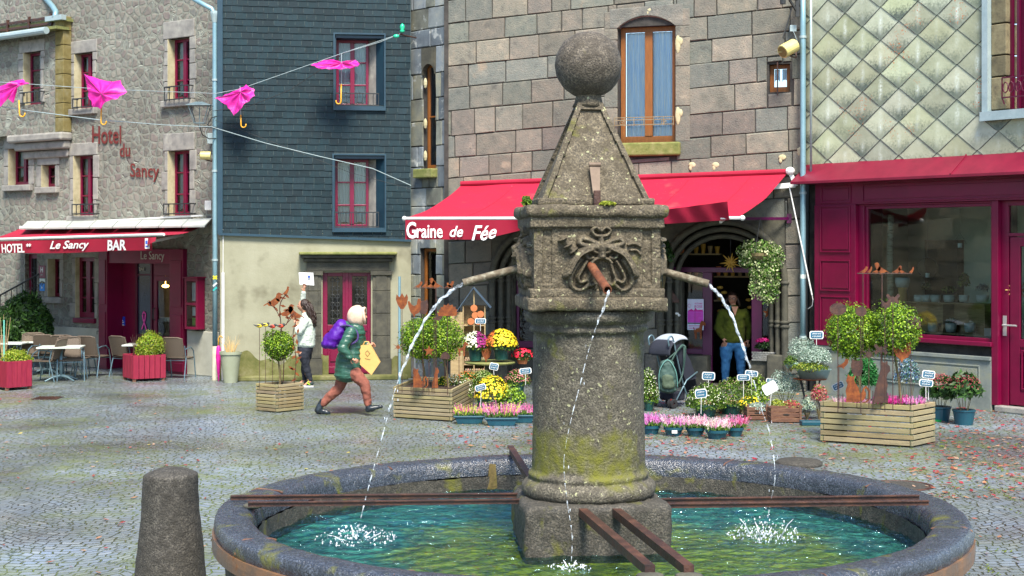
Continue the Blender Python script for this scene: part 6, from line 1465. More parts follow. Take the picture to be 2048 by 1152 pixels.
heather('trough of bright pink heather half hidden by the fountain column',1046,845,44,HE_PINK,3,True,n=120)
heather('bowl of lilac heather right beside the fountain column',1302,868,36,HE_LIL,4);heather('bowl of lilac pink heather with a white label, second from the column',1347,871,38,HE_LIL+HE_PALE,5)
heather('bowl of pale pink heather in the middle of the row',1391,872,38,HE_PALE,6);heather('bowl of creamy pink heather at the front of the row',1434,877,44,HE_PALE+[(.8,.72,.6)],7,n=140);heather('bowl of deep pink heather at the right end of the row',1470,872,34,HE_RED+HE_PINK,8)
q=G(1346,871);mb=MB();mb.box(q.x-.03,q.x+.04,q.y-.142,q.y-.138,.045,.085);tag(mb.build('pot_label',MT['white']),'white paper label stuck on the second heather bowl','label')
for i,(x,pal,lb)in enumerate(((1660,HE_PALE,'pale pink heather at the left end of the big planter'),(1690,HE_PINK,'rose heather behind the orange cat in the big planter'),(1730,HE_PALE,'pale rose heather between the two cats in the big planter'),(1772,HE_MAG,'magenta heather right of the dark cat in the big planter'),(1805,HE_MAG,'magenta heather under the rusted hen in the big planter'),(1845,HE_LIL+HE_PINK,'lilac pink heather at the right end of the big planter'))):
 u=1-(x-1640)/231;q=inside(pb3,max(.06,min(.92,u)),.55,.45);t=thing('heather_plant',lb,'plant',loc=q,group='heathers in the big planter');V,C=spikes(70,0,0,.09,.07,0,.16 if x>1760 else.10,pal,x);MB().quads(V,C).build('flowers',MT['petal'],t)
def mum(label,x,y,rx,rz,col,Y=None,pot=None,n=420,seed=1,ground=True,leafpal=GREEN,z=None,green=1600,fs=.020,mixes=None):
 """flower dome whose centre bottom is at pixel (x,y)"""
 q=P(x,y,Y);k=Y/F;rx*=k;rz*=k;ph=pot[0]if pot else q.z;t=thing('potted_chrysanthemum',label,'potted plant',loc=(q.x,q.y,q.z-(ph if pot else ph)),group='potted chrysanthemums')
 b=ph;pot_part(t,max(.08,rx*.55),max(.05,b),pot[1]if pot else 'potgreen')
 V,C=leaf_quads(green,(0,0,b),(rx,rx*.9,rz),.022,leafpal,up=.0,seed=seed,clump=.4,shell=.5);V,C=V[V[:,0,2]>b-.03],C[V[:,0,2]>b-.03];MB().quads(V,C).build('foliage',MT['leaf'],t)
 g2=np.random.default_rng(seed+9);VV=[];CC=[]
 for i in range(n):
  d=g2 .normal(size=3);d[2]=abs(d[2]);d/=np.linalg.norm(d)
  if d[2]<.12:continue
  c=np.array([0,0,b])+d*np.array([rx,rx*.9,rz])*g2 .uniform(.96,1.06);pal=col
  if mixes and d[0]*mixes[0]>mixes[1]:pal=mixes[2]
  cc=np.array(pal[int(g2 .integers(0,len(pal)))])*g2 .uniform(.8,1.15);a=np.cross(d,[0,0,1.01]);a/=np.linalg.norm(a)+1e-6;e=np.cross(d,a)
  for r in range(2):
   th=r*pi/4;u=(a*cos(th)+e*sin(th))*fs*.8;v=(-a*sin(th)+e*cos(th))*fs*.8;o=d*(.004*r);VV.append([c-u+o,c-v+o,c+u+o,c+v+o]);CC.append(np.clip(cc*(1+.2*r),0,1))
 MB().quads(np.array(VV),np.array(CC)).build('flowers',MT['petal'],t);return t
YEL=[(.80,.62,.02),(.88,.72,.04),(.7,.5,.02)];WHI=[(.72,.72,.52),(.8,.8,.66)];PUR=[(.30,.02,.16),(.42,.04,.24)];ORA=[(.60,.14,.03),(.7,.25,.04)]
YT=23.5
mum('white and deep purple chrysanthemum in a green pot on the round table',951,696,28,32,WHI,YT,(.20,'potgreen'),420,11,mixes=(1,.1,PUR),fs=.022)
mum('orange and yellow chrysanthemum in a green pot on the round table',1003,695,32,36,YEL,YT-.05,(.19,'potgreen'),560,12,mixes=(-1,.45,ORA),fs=.024)
mum('large yellow chrysanthemum dome on the ground behind the heather troughs',985,800,36,48,YEL,21.9,None,620,13,fs=.020)
mum('white budded chrysanthemum dome just behind the long planter',912,790,36,42,WHI,22.3,None,360,14,fs=.012)
mum('pale green budded chrysanthemum below the round table',966,770,26,30,[(.42,.50,.20)],22.8,None,260,15,fs=.010)
mum('low bright green plant dome beside the yellow chrysanthemum dome',1020,802,34,32,[(.25,.4,.05)],21.8,None,60,16,leafpal=BOX)
mum('small yellow chrysanthemum between the long planter stems',888,775,16,22,YEL,22.2,None,160,17,fs=.013)
mum('dusty pink chrysanthemum behind the yellow dome near the column',1035,765,26,26,[(.55,.14,.20),(.45,.25,.15)],22.6,None,260,18,fs=.013)
mum('orange brown chrysanthemum behind the white budded dome',935,765,28,22,ORA,23.0,None,240,19,fs=.012)
mum('green budded chrysanthemum between the pushchair and the column',1298,800,20,62,WHI,22.3,None,160,20,fs=.010,green=2600)
mum('broad budding chrysanthemum with creamy buds left in the pale crate',1412,812,42,46,WHI,21.6,None,260,21,fs=.009,green=3200)
mum('broad pinkish green chrysanthemum behind the price boards',1462,806,40,50,[(.45,.28,.22),(.4,.5,.2)],21.9,None,260,22,fs=.009,green=3000)
mum('green chrysanthemum below the falling right water jet',1512,800,26,54,[(.5,.55,.25)],22.1,None,120,23,fs=.010,green=2200,leafpal=BOX)
mum('yellow pansy clump at the left of the dark crates',1500,815,26,22,YEL,21.4,None,70,24,fs=.018,green=700)
t=mum('red cyclamen in a small terracotta pot left of the fountain column',1045,715,22,18,[(.75,.02,.06)],23.6,(.1,'terra'),90,25,fs=.028,green=900,leafpal=DARKG)
def bush(name,label,x,y,rx,rz,Y,pal,n=1800,size=.018,cat='plant',base=None,up=.1,elong=1.8,seed=1,group=None,updir=.4,mat='leaf',shell=.3,clump=.5):
 q=P(x,y,Y);k=Y/F;zb=base if base is not None else 0;t=thing(name,label,cat,loc=(q.x,q.y,zb),group=group);V,C=leaf_quads(n,(0,0,q.z-zb),(rx*k,rx*k,rz*k),size,pal,up=up,seed=seed,elong=elong,updir=updir,shell=shell,clump=clump)
 V[:,:,2]=np.maximum(V[:,:,2],0.01);MB().quads(V,C).build('foliage',MT[mat],t)
 mb=MB()
 for i in range(6):a=i*1.05;mb.tube([(0,0,0),(rx*k*.5*cos(a),rx*k*.5*sin(a),q.z-zb)],[.008,.003],5)
 mb.build('stems',MT['bark'],t);return t
bush('silver_plant','silvery cushion plant on the ground right of the price boards',1572,780,40,36,22.2,SILVER,2200,.016)
q=P(1620,750,21.9)
t=thing('plant_tub','galvanised tub of silver cushion plants on a thin iron stand','tub',loc=(q.x,q.y,0));zt_=P(0,757,21.9).z
mb=MB();mb.lathe([(.0,zt_),(.20,zt_),(.25,zt_+.13),(.27,zt_+.14),(.24,zt_+.14),(.0,zt_+.1)],(.05,0,0),28);mb.lathe([(.0,zt_+.13),(.12,zt_+.14),(.17,zt_+.24),(.15,zt_+.24),(.0,zt_+.2)],(-.20,.1,0),24);mb.build('tub',MT['galv'],t,smooth=True)
for a in(.5,2.1,3.7,5.3):mb=MB();mb.tube([(.2*cos(a),.2*sin(a),zt_),(.12*cos(a),.12*sin(a),zt_*.5),(.24*cos(a),.24*sin(a),.0)],.010,6);mb.build('leg',MT['iron'],t)
mb=MB();mb.lathe([(.24,zt_-.012),(.25,zt_),(.0,zt_-.001)],n=28);mb.build('stand_top',MT['rust'],t)
bush('silver_plant','tall silvery cushion plant at the back of the galvanised tub',1604,706,34,34,22.0,SILVER,2600,.015,base=zt_+.15,up=.0,seed=3);bush('silver_plant','pale silvery cushion plant at the front right of the galvanised tub',1632,722,36,30,21.75,SILVER,2600,.015,base=zt_+.15,seed=4)
bush('trailing_plant','small leaved green plant trailing over the galvanised tub',1620,738,40,16,21.7,LIME+GREEN,1500,.015,base=zt_+.1,seed=5);bush('trailing_plant','dark green plant trailing at the left edge of the tub',1582,728,16,18,21.9,GREEN,700,.015,base=zt_+.1,seed=6)
for x,y,rx,rz,pal,lb,sd_ in((1582,818,22,20,[(.50,.07,.08),(.40,.10,.08),(.2,.3,.05)],'red leaved plant standing in the right dark crate',7),(1556,815,18,16,LIME+[(.6,.65,.3)],'yellow green plant in the left of the right dark crate',8),(1516,818,24,14,SILVER+[(.7,.75,.65)],'white dotted silver plant in the left dark crate',9),(1614,818,18,22,SILVER+[(.55,.62,.4)],'pale grey green plant beside the big planter',10),(1638,800,18,34,[(.55,.05,.10),(.62,.25,.25),(.25,.28,.06)],'deep red plant at the left end of the big planter',11)):
 bush('bedding_plant',lb,x,y,rx,rz,21.2,pal,800,.018,seed=sd_,group='bedding plants in trays')
for x,y,lb in((1880,790,'left skimmia bush with dark red buds beside the big planter'),(1928,786,'right skimmia bush with dark red buds under the shop window')):
 t=bush('skimmia_bush',lb,x,y,34,38,21.0 if x<1900 else 20.6,DARKG+[(.06,.14,.03)],620,.055,seed=x,elong=2.4,updir=.2);zq=P(0,y,20.8).z
 V,C=leaf_quads(420,(0,0,zq+.12),(.22,.22,.17),.016,[(.42,.05,.08),(.32,.03,.06),(.5,.15,.14)],up=.2,seed=x+1,shell=.75);MB().quads(V,C).build('buds',MT['petal'],t);mb=MB();mb.lathe([(0,0),(.12,0),(.15,.18),(.16,.19),(.16,.21),(.14,.21),(0,.18)],n=24);mb.build('pot',MT['potteal'],t)
q=G(1872,842);mb=MB();mb.lathe([(0,0),(.13,0),(.14,.03),(.12,.03),(.0,.015)],(q.x,q.y,0),24);tag(mb.build('saucer',pm('green_saucer',[(.01,.25,.08)],4,.4)),'bright green plastic saucer on the ground right of the big planter','saucer')
bush('fern_plant','bright green feathery plant standing behind the cats of the big planter',1728,765,30,48,20.6,[(.02,.16,.03),(.04,.24,.05),(.015,.10,.02)],2400,.018,elong=6,seed=31)
bush('blue_plant','bluish white flowering plants behind the right part of the big planter',1815,760,30,44,20.9,[(.16,.30,.34),(.05,.16,.12),(.10,.16,.35),(.38,.46,.46),(.04,.12,.06)],1500,.020,seed=32)
# ---- crates
def crate(label,x0,x1,yb,h,m='cratewood',rows=3,grp='wooden plant crates'):
 a,b=G(x0,yb),G(x1,yb);w=(b-a).x/2;t=thing('plant_crate',label,'crate',loc=((a.x+b.x)/2,a.y,0),group=grp);hh=h/rows;mb=MB()
 for i in range(rows):
  z0=i*hh+.012
  mb.box(-w,w,0,.014,z0,z0+hh-.014);mb.box(-w,w,.30,.314,z0,z0+hh-.014);mb.box(-w,-w+.014,.0145,.2995,z0,z0+hh-.014);mb.box(w-.014,w,.0145,.2995,z0,z0+hh-.014)
 mb.box(-w+.015,w-.015,.015,.299,.01,.03);mb.build('boards',MT[m],t,bevel=.003)
 for sx in(-1,1):mb=MB();mb.box(min(sx*(w+.001),sx*(w-.03)),max(sx*(w+.001),sx*(w-.03)),-.012,-.001,0,h+.04);mb.build('corner_post',MT[m],t)
 mb=MB();mb.sphere((0,-.002,h*.55),(.05,.004,.014),10,5);mb.build('hand_hole',MT['interior'],t)
pale=MT['palecrate']=pm('pale_crate_wood',[(.22,.16,.09),(.34,.26,.15),(.42,.33,.2)],5,.8,.4,30,stretch=(1,1,8))
crate('pale wooden crate below the broad budding chrysanthemum',1396,1486,826,.16,'palecrate',2)
crate('dark wooden crate in the middle, left of its twin',1494,1536,841,.19);crate('dark wooden crate with an oval hand hole beside the planter',1542,1603,846,.21)
crate('light orange wooden crate against the fountain column',1284,1306,818,.25,'palecrate',3)
q=G(1630,850);mb=MB();mb.box(q.x-.2,q.x+.12,q.y-.1,q.y+.1,.0,.06);tag(mb.build('plant_tray',MT['potteal'],bevel=.01),'flat teal plastic tray on the ground beside the big planter','tray')
# ---- round table and insect house
q=P(980,722,YT+.1);t=thing('round_table','round weathered garden table carrying two chrysanthemum pots','table',loc=(q.x,q.y,0));zt_=q.z
mb=MB();mb.lathe([(0,zt_-.04),(.40,zt_-.04),(.41,zt_-.02),(.40,zt_-.005),(0,zt_-.004)],n=40);mb.build('table_top',MT['sillmoss'],t)
mb=MB();mb.lathe([(.28,0),(.10,.08),(.07,.3),(.09,zt_-.06),(.2,zt_-.041)],n=20);mb.build('pedestal',MT['darkstone'],t,smooth=True)
q=P(948,700,24.6);k=24.6/F;t=thing('insect_house','tall wooden insect house with dark roof holding terracotta pots and logs','insect house',loc=(q.x,q.y,0));zr=P(0,575,24.6).z;ze_=P(0,612,24.6).z;w=.19
mb=MB();mb.box(-w,-w+.02,0,.3,0,ze_);mb.box(w-.02,w,0,.3,0,ze_);mb.box(-w+.02,w-.02,.28,.3,0,ze_);mb.box(-w-.2,-w+.012,.0,.02,0,ze_-.1)
for zz in(.05,.5,.9,1.15):mb.box(-w+.0205,w-.0205,.005,.279,zz,zz+.018)
mb.box(-.01,.01,0,.02,0,zr);mb.build('frame',MT['palecrate'],t,bevel=.003)
mb=MB();mb.bar((-.01,.12,zr),(w+.09,.12,ze_-.03),.38,.02);mb.bar((-.01,.12,zr),(-w-.12,.12,ze_-.12),.38,.012);mb.build('roof',pm('dark_felt_roof',[(.03,.05,.08),(.05,.08,.11)],5,.7),t)
for i,(x,z)in enumerate(((-.07,1.18),(.05,1.18),(.0,1.28),(.09,1.3),(-.02,1.4))):
 mb=MB();mb.tube([(x,.12,z+.05),(x+.02,-.02,z+.05)],[.045,.058],14);tag(mb.build('pot',MT['terra'],t),None,None)
mb=MB();rr=random.Random(1)
for r in range(16):
 for c in range(9):
  x=-w+.045+c*.036+(r%2)*.012;z=.075+r*.032+(0 if r<12 else.06)
  if z>1.1:continue
  mb.tube([(x,.02,z),(x,.10,z)],rr.uniform(.012,.018),7,(rr.uniform(.3,.5),rr.uniform(.22,.34),rr.uniform(.12,.2)))
mb.build('logs',MT['vc'],t)
# ---- price boards
def tagboard(label,x,y,w,h,yb,Y,tilt=.0,back=False,zb=0):
 q=P(x,y,Y);k=Y/F;b=P(x,yb,Y);t=thing('price_board',label,'price board',loc=(q.x,q.y,max(zb,b.z)),group='slate price boards on stakes');z=q.z-max(zb,b.z);W,Hh=w*k/2,h*k/2
 R_=Matrix.Translation((0,0,z))@Matrix.Rotation(tilt,4,'Y');pl=[(-1,-.6),(-.82,-1),(.82,-1),(1,-.6),(1,.6),(.82,1),(-.82,1),(-1,.6)]
 mb=MB(R_);mb.prism([(p[0]*W,p[1]*Hh)for p in pl],-.006,.006);mb.build('board',MT['white'],t,world=False)
 if not back:
  mb=MB(R_);mb.prism([(p[0]*W*.86,p[1]*Hh*.78)for p in pl],-.010,-.0065);mb.build('slate_face',pm('chalk_slate',[(.02,.07,.12),(.04,.13,.20)],20,.5)if 'chalk_slate' not in bpy.data.materials else bpy.data.materials['chalk_slate'],t,world=False)
  rr=random.Random(int(x));mb=MB(R_)
  for r in(-1,1):
   xx=-W*.6
   while xx<W*.55:
    s_=rr.uniform(.25,.5)*Hh;mb.bar((xx,-.012,r*Hh*.33-s_*.5),(xx+s_*rr.uniform(.1,.6),-.012,r*Hh*.33+s_*.5),.003,.006,up=(0,1,0));mb.bar((xx,-.012,r*Hh*.33),(xx+s_*.7,-.012,r*Hh*.33+s_*.2),.003,.005,up=(0,1,0));xx+=s_*rr.uniform(.7,1.1)
  mb.build('chalk_writing',MT['letter'],t,world=False)
 mb=MB();mb.bar((0,.008,0),(Hh*sin(tilt)*-.6,.008,z-Hh*.5),.006,.022,up=(0,1,0));mb.build('stake',MT['white'],t)
for a in(('price board on a stake above the white purple chrysanthemum',961,642,22,11,662,23.2),('price board tilted beside the yellow chrysanthemum dome',988,733,18,14,750,22.2,.2),('price board on a stake nearest the left of the fountain column',1051,742,24,12,770,22.0,-.1),('price board standing behind the first heather trough',961,775,22,12,825,21.2,-.3),
 ('price board over the pinkish chrysanthemum left of the doorway woman',1417,752,26,16,780,21.8,.05),('price board standing lowest among the budding chrysanthemums',1402,787,24,18,828,21.0,-.12),('price board with long white stake in front of the doorway',1487,755,26,12,808,21.6,0),('dark price board just right of the long staked one',1503,747,26,12,790,22.0,.12),
 ('price board half hidden behind the blank board',1545,762,26,9,790,22.2,.15),('price board over the silver plants of the tub',1633,670,28,16,690,21.8,0),('upper price board at the right end of the big planter',1857,749,26,16,800,18.55,.1),('lower price board at the right end of the big planter',1852,766,28,14,804,18.5,.08),('tilted price board left of the orange cat',1676,772,24,14,800,19.3,-.45)):
 tagboard(*a)
tagboard('blank white back of a price board leaning over the dark crates',1540,776,30,22,812,21.0,-.5,back=True)
YK=lambda x,v=-.02:(KR.w(x,600,v))
def on_kr(x,y,v):return KR.w(x,y,v)
def fig_kr(kind,label,x,y,hpx,v,m='rust',cat='decoration',name='hanging_decoration',w=1.0,flip=1):
 p=on_kr(x,y,v);M=KR.M.copy();M.translation=p;t=thing(name,label,cat,M=M);s_=hpx*p.y/F;mb=MB();mb.prism([(a[0]*s_*flip*w,a[1]*s_)for a in SH[kind]],-.006,.006);mb.build('plate',MT[m],t)
 mb=MB();mb.tube([(0,0,s_*.8),(0,0,s_*.8+.35)],.003,4);mb.build('string',MT['iron'],t);return t
fig_kr('house','dark rusted house shaped decoration hanging left of the pink poster',1340,605,34,.1,'rustdark',w=1.1);fig_kr('star','large brown star hanging beside the door post',1537,638,24,.3,'rust',w=1.0)
fig_kr('ball','brown wicker ring hanging under the ivy at the right window',1552,618,32,.35,'rustdark',w=.5);fig_kr('star','small brown star hanging above the wicker ring',1542,606,14,.33,'rust')
fig_kr('dog','rusted dog silhouette sitting on the sill behind the pushchair',1390,678,34,.22,'rust',w=.7,name='garden_figure',cat='garden figure')
mb=MB();p=on_kr(1320,627,.05);
t=thing('white_rosette','pair of white ribbon bows hanging at the dark window','decoration',loc=p);
for dx in(0,.30):mb=MB();mb.sphere((dx,0,0),(.035,.02,.03),8,6);mb.sphere((dx+.03,0,-.03),(.03,.02,.025),8,6);mb.build('bow',MT['white'],t)
p=on_kr(1461,525,.15);t=thing('straw_star','golden spiky straw star hanging in the dark doorway','decoration',loc=p);mb=MB();rr=random.Random(8)
for i in range(14):
 a=i*2*pi/14+.1;L_=.19 if i%2 else.13;d=Vector((cos(a),-.5 if i%3==0 else.15,sin(a))).normalized();mb.tube([(0,0,0),d*L_*.12,d*L_],[.02,.024,.002],6)
mb.build('spikes',MT['gold'],t);mb=MB();mb.tube([(0,0,0),(0,0,.5)],.003,4);mb.build('string',MT['iron'],t)
p=on_kr(1391,660,.45);M=KR.M.copy();M.translation=p;k=p.y/F;t=thing('poster','pink and white event poster with the word ROSE taped in the shop window','poster',M=M);W,H_=16.5*k,62*k
mb=MB();mb.box(-W,W,0,.004,0,H_,(.62,.72,.85));mb.box(-W*.96,W*.96,-.0025,-.0005,H_*.24,H_*.62,(.62,.06,.52));mb.box(-W*.96,W*.96,-.0025,-.0005,H_*.20,H_*.235,(.03,.01,.04));mb.box(-W*.96,W*.96,-.0025,-.0005,H_*.62,H_*.99,(.66,.66,.82));mb.build('sheet',MT['vc'],t)
mb,_=put_text('t','ROSE',None,None,-W*.1,H_*.72,H_*.08,y=-.006,width=W*.95);mb.build('lettering',pm('magenta_ink',[(.5,.02,.25)],4,.6),t)
mb,_=put_text('t','OCTOBRE',None,None,-W*.1,H_*.83,H_*.05,y=-.006,width=W*.95);mb.build('lettering',bpy.data.materials['magenta_ink'],t)
mb=MB();rr=random.Random(2)
for i in range(7):zz=H_*(.28+i*.04);mb.box(-W*.2,W*rr.uniform(.3,.85),-.004,-.003,zz,zz+.006)
for i in range(3):zz=H_*(.04+i*.05);mb.box(-W*.85,W*.85,-.004,-.003,zz,zz+.008)
mb.tube([(-W*.75+.03*cos(a*.7),-.004,H_*.78+.03*sin(a*.7))for a in range(9)],.003,4);mb.prism([(-W*.9,H_*.62),(-W*.5,H_*.68),(-W*.2,H_*.63),(0,H_*.72),(W*.2,H_*.65),(W*.9,H_*.66),(W*.9,H_*.60),(-W*.9,H_*.60)],-.0035,-.003);mb.build('print',bpy.data.materials['magenta_ink'],t)
p0,p1=on_kr(1478,437,-.75),on_kr(1578,437,-.05)
t=thing('wall_bracket','plum coloured iron arm sticking out under the red awning','bracket',loc=p1);mb=MB();mb.bar(p0-p1,(0,0,0),.03,.045);mb.build('arm',MT['plum'],t);mb=MB();mb.box(-.04,.04,-.02,.03,-.08,.08);mb.build('wall_plate',MT['plum'],t)
pc=on_kr(1516,500,-.55);t=thing('ivy_basket','variegated ivy trailing from a basket hung below the plum arm','hanging plant',loc=(pc.x,pc.y,pc.z-.1));IV=[(.10,.22,.03),(.45,.52,.24),(.16,.30,.05),(.60,.64,.36),(.06,.14,.02)]
mb=MB();mb.lathe([(0,-.08),(.1,-.06),(.16,.0),(.17,.05),(0,.04)],n=16)
mb.build('basket',MT['bark'],t)
for a in(0,2.1,4.2):mb=MB();mb.tube([(.16*cos(a),.16*sin(a),.04),(0.04,0,.62)],.004,4);mb.build('chain',MT['iron'],t)
Vs=[];Cs=[]
for(x,y,rx,rz,n)in((1500,505,26,26,700),(1530,505,28,26,800),(1552,515,18,26,500),(1515,540,20,34,700),(1540,550,22,40,800),(1525,580,16,26,350),(1505,575,9,22,160),(1550,580,10,24,200),(1538,600,10,10,120),(1490,520,14,18,240)):
 c=P(x,y,pc.y)-Vector((pc.x,pc.y,pc.z-.1));k=pc.y/F;V,C=leaf_quads(n,c,(rx*k,rx*k*.7,rz*k),.034,IV,shell=.2,clump=.4,elong=1.2,seed=x);Vs.append(V);Cs.append(C)
MB().quads(np.concatenate(Vs),np.concatenate(Cs)).build('ivy',MT['leaf'],t)
bush('ivy_plant','dark ivy hanging in shade just right of the carved block',1325,520,22,45,25.2,DARKG,900,.035,base=1.6,seed=44)
p=on_kr(1532,722,.2);M=KR.M.copy();M.translation=p;t=thing('wicker_basket','grey wicker trough basket on the sill right of the doorway','basket',M=M);mb=MB()
for r in range(5):
 for i in range(16):x=-.22+i*.0275;mb.sphere((x+(r%2)*.013,-.1+.004*(i%2),.02+r*.032),(.018,.012,.018),6,5)
mb.box(-.21,.21,-.095,.09,0,.14);mb.build('weave',pm('grey_wicker',[(.16,.16,.15),(.30,.30,.28)],20,.8),t)
p=on_kr(1532,700,.2);t=thing('cyclamen','magenta cyclamen growing in the grey wicker basket','plant',loc=(p.x,p.y,p.z-.02));V,C=leaf_quads(700,(0,0,.06),(.2,.1,.12),.03,DARKG,up=.1,seed=2);MB().quads(V,C).build('foliage',MT['leaf'],t);V,C=leaf_quads(160,(-.06,-.02,.17),(.12,.06,.06),.032,[(.75,.02,.25),(.8,.06,.35)],up=.1,seed=3);MB().quads(V,C).build('flowers',MT['petal'],t)
for j,(yy,x0,x1)in enumerate(((507,1355,1440),(552,1355,1408),(552,1428,1500),(600,1428,1445))):
 a,b=KR.u(x0,1.2),KR.u(x1,1.2);z=KR.z(x0,yy,1.2);M=KR.M.copy();M.translation=KR.M@Vector(((a+b)/2,1.2,z));t=thing('wall_shelf','pale wooden shelf of small goods in the dark shop, number %s from the top'%('one two three four'.split()[j]),'shelf',M=M,group='shelves in the flower shop');w=(b-a)/2
 mb=MB();mb.box(-w,w,0,.2,-.025,0);mb.build('board',MT['palecrate'],t)
 rr=random.Random(j);n=int(2*w/.13)
 for i in range(n):
  x=-w+.07+i*.13;h_=rr.uniform(.08,.18);pr=thing('shelf_pot','small clay or cream pot standing on a shelf in the dark shop','pot',M=M@Matrix.Translation((x,.08,.001)),group='pots on the shop shelves');mb=MB();mb.lathe([(0,0),(.03,0),(.05,h_),(.04,h_),(0,h_*.8)],n=12);mb.build('body',MT[rr.choice(['terra','palecrate','gold','terra'])],pr)
for i,(x,y)in enumerate(((1440,575),(1448,585),(1443,598),(1450,610),(1440,622),(1497,600),(1500,615))):
 p=on_kr(x,y,1.0);mb=MB();mb.sphere(p,(.06,.04,.03),10,6);tag(mb.build('bread_ornament',MT['gold'],smooth=True),'golden brown wooden ornament stacked in the dark shop behind the woman','ornament','ornaments behind the woman')
for i,(x,y,r)in enumerate(((1540,620,.05),(1550,610,.04),(1546,630,.05),(1534,628,.04),(1538,600,.045))):p=on_kr(x,y,.4);V,C=leaf_quads(60,p,(r,r,r),.03,[(.6,.62,.5),(.7,.7,.62)],seed=i);tag(MB().quads(V,C).build('white_flower',MT['petal']),'white cloth flower hanging in the right window of the flower shop','flower','white flowers in the shop window')
# ---- boutique window display
def rf(x,y,v):return RF.w(x,y,v)
def pot_r(x,yb,w,h,v,label,plant=None,m='ceram'):
 p=rf(x,yb,v);k=p.y/F;r=w*k/2;t=thing('ceramic_pot',label,'pot',loc=p,group='pots in the boutique window');mb=MB();mb.lathe([(0,0),(r*.8,0),(r,h*k*.4),(r,h*k),(r*.88,h*k),(r*.8,h*k*.8),(0,h*k*.8)],n=20);mb.build('body',MT[m],t,smooth=True)
 if plant:
  V,C=leaf_quads(160 if plant[1]<30 else 260,(0,0,h*k+plant[1]*k*.5),(plant[0]*k,plant[0]*k,plant[1]*k*.6),.02,plant[2],elong=3.5,up=.1,seed=int(x));MB().quads(V,C).build('leaves',MT['leaf'],t)
sv=.45
for x,w,pl,lb in((1838,20,None,'pale round pot at the left end of the upper display shelf'),(1853,18,(10,24,DARKG),'pale pot with thin grassy leaves on the upper display shelf'),(1871,20,None,'second plain pale pot on the upper display shelf'),(1898,22,(15,16,GREEN),'pale pot with a green plant and drawn glasses on the display shelf'),(1928,20,(12,40,GREEN),'pale pot with tall wispy grass on the display shelf'),(1965,24,(14,20,[(.3,.36,.36),(.2,.26,.26)]),'pale pot with a grey plant at the right of the display shelf')):
 pot_r(x,604,w,14,sv,lb,pl)
for x,w,pl,lb in((1866,20,None,'pale pot at the left of the lower display shelf'),(1902,22,(10,8,SILVER),'pale pot with a silver succulent on the lower display shelf'),(1940,22,None,'pale glass jar pot on the lower display shelf')):pot_r(x,664,w,18,sv,lb,pl)
a,b=RF.u(1818,sv),RF.u(1978,sv);z1_=RF.z(1900,605,sv);z0_=RF.z(1900,665,sv);M=RF.M.copy();M.translation=RF.M@Vector((a,sv,z0_));t=thing('display_shelf','low wooden display shelf with two tiers of pots inside the boutique window','shelf',M=M)
mb=MB();mb.box(0,b-a,-.12,.16,z1_-z0_-.02,z1_-z0_);mb.box(0,b-a,-.12,.16,-.025,0);mb.box(0,b-a,.16,.17,0,z1_-z0_)
for f in(0,.48,.99):mb.box((b-a)*f,(b-a)*f+.025,-.12,.16,0,z1_-z0_-.021)
mb.build('boards',MT['palecrate'],t)
p=rf(1805,605,.5);t=thing('pedestal_planter','blue pot on a pale wooden pedestal in the boutique window','planter',loc=p);k=p.y/F;mb=MB();mb.lathe([(0,0),(11*k,0),(8*k,20*k),(9*k,30*k),(0,30*k)],n=16);mb.build('pedestal',MT['kraft'],t,smooth=True);mb=MB();mb.lathe([(0,30*k),(12*k,31*k),(15*k,42*k),(14*k,50*k),(0,48*k)],n=20);mb.build('pot',MT['ceram'],t,smooth=True)
for x0,x1,lb,r in((1748,1762,'slim white birch trunk standing at the left of the boutique window',.05),(1775,1782,'thicker white birch trunk beside the slim one in the window',.075)):
 A,B=rf(x0,690,.5),rf(x1,430,.55);mb=MB();mb.tube([A,A.lerp(B,.4)+Vector((.03,0,0)),A.lerp(B,.75),B],[r,r*.85,r*.75,r*.6],12);tag(mb.build('birch_trunk',MT['birch'],smooth=True),lb,'birch trunk')
for x,y,r,lb in((1855,535,.16,'thin wire hoop hanging on the left in the boutique window'),(1920,480,.12,'small wire triangle hanger with a candle glass in the window')):
 p=rf(x,y,.6);t=thing('wire_hanger',lb,'decoration',loc=p);mb=MB();n_=24 if r>.13 else 3;mb.tube([(r*sin(2*pi*i/n_),0,r*cos(2*pi*i/n_))for i in range(n_+1)],.004,5);mb.tube([(0,0,r),(0,0,1.2)],.002,4);mb.build('wire',MT['iron'],t);mb=MB();mb.lathe([(0,0),(.035,0),(.035,.07),(0,.07)],(0,0,-r),12);mb.build('glass',MT['ceram'],t)
p=rf(1975,672,.15);mb=MB();mb.box(p.x-.05,p.x+.05,p.y-.02,p.y,p.z-.0,p.z+.12);tag(mb.build('small_card',MT['white']),'small white card at the lower right corner of the boutique window','card')
p=rf(2040,580,.15);t=thing('straw_ornament','pale straw stars hanging behind the glass of the boutique door','decoration',loc=p);mb=MB()
for i in range(10):a=i*pi/5;mb.tube([(0,0,0),(.22*cos(a),0,.12*sin(a))],.008,5)
mb.build('straws',MT['kraft'],t)
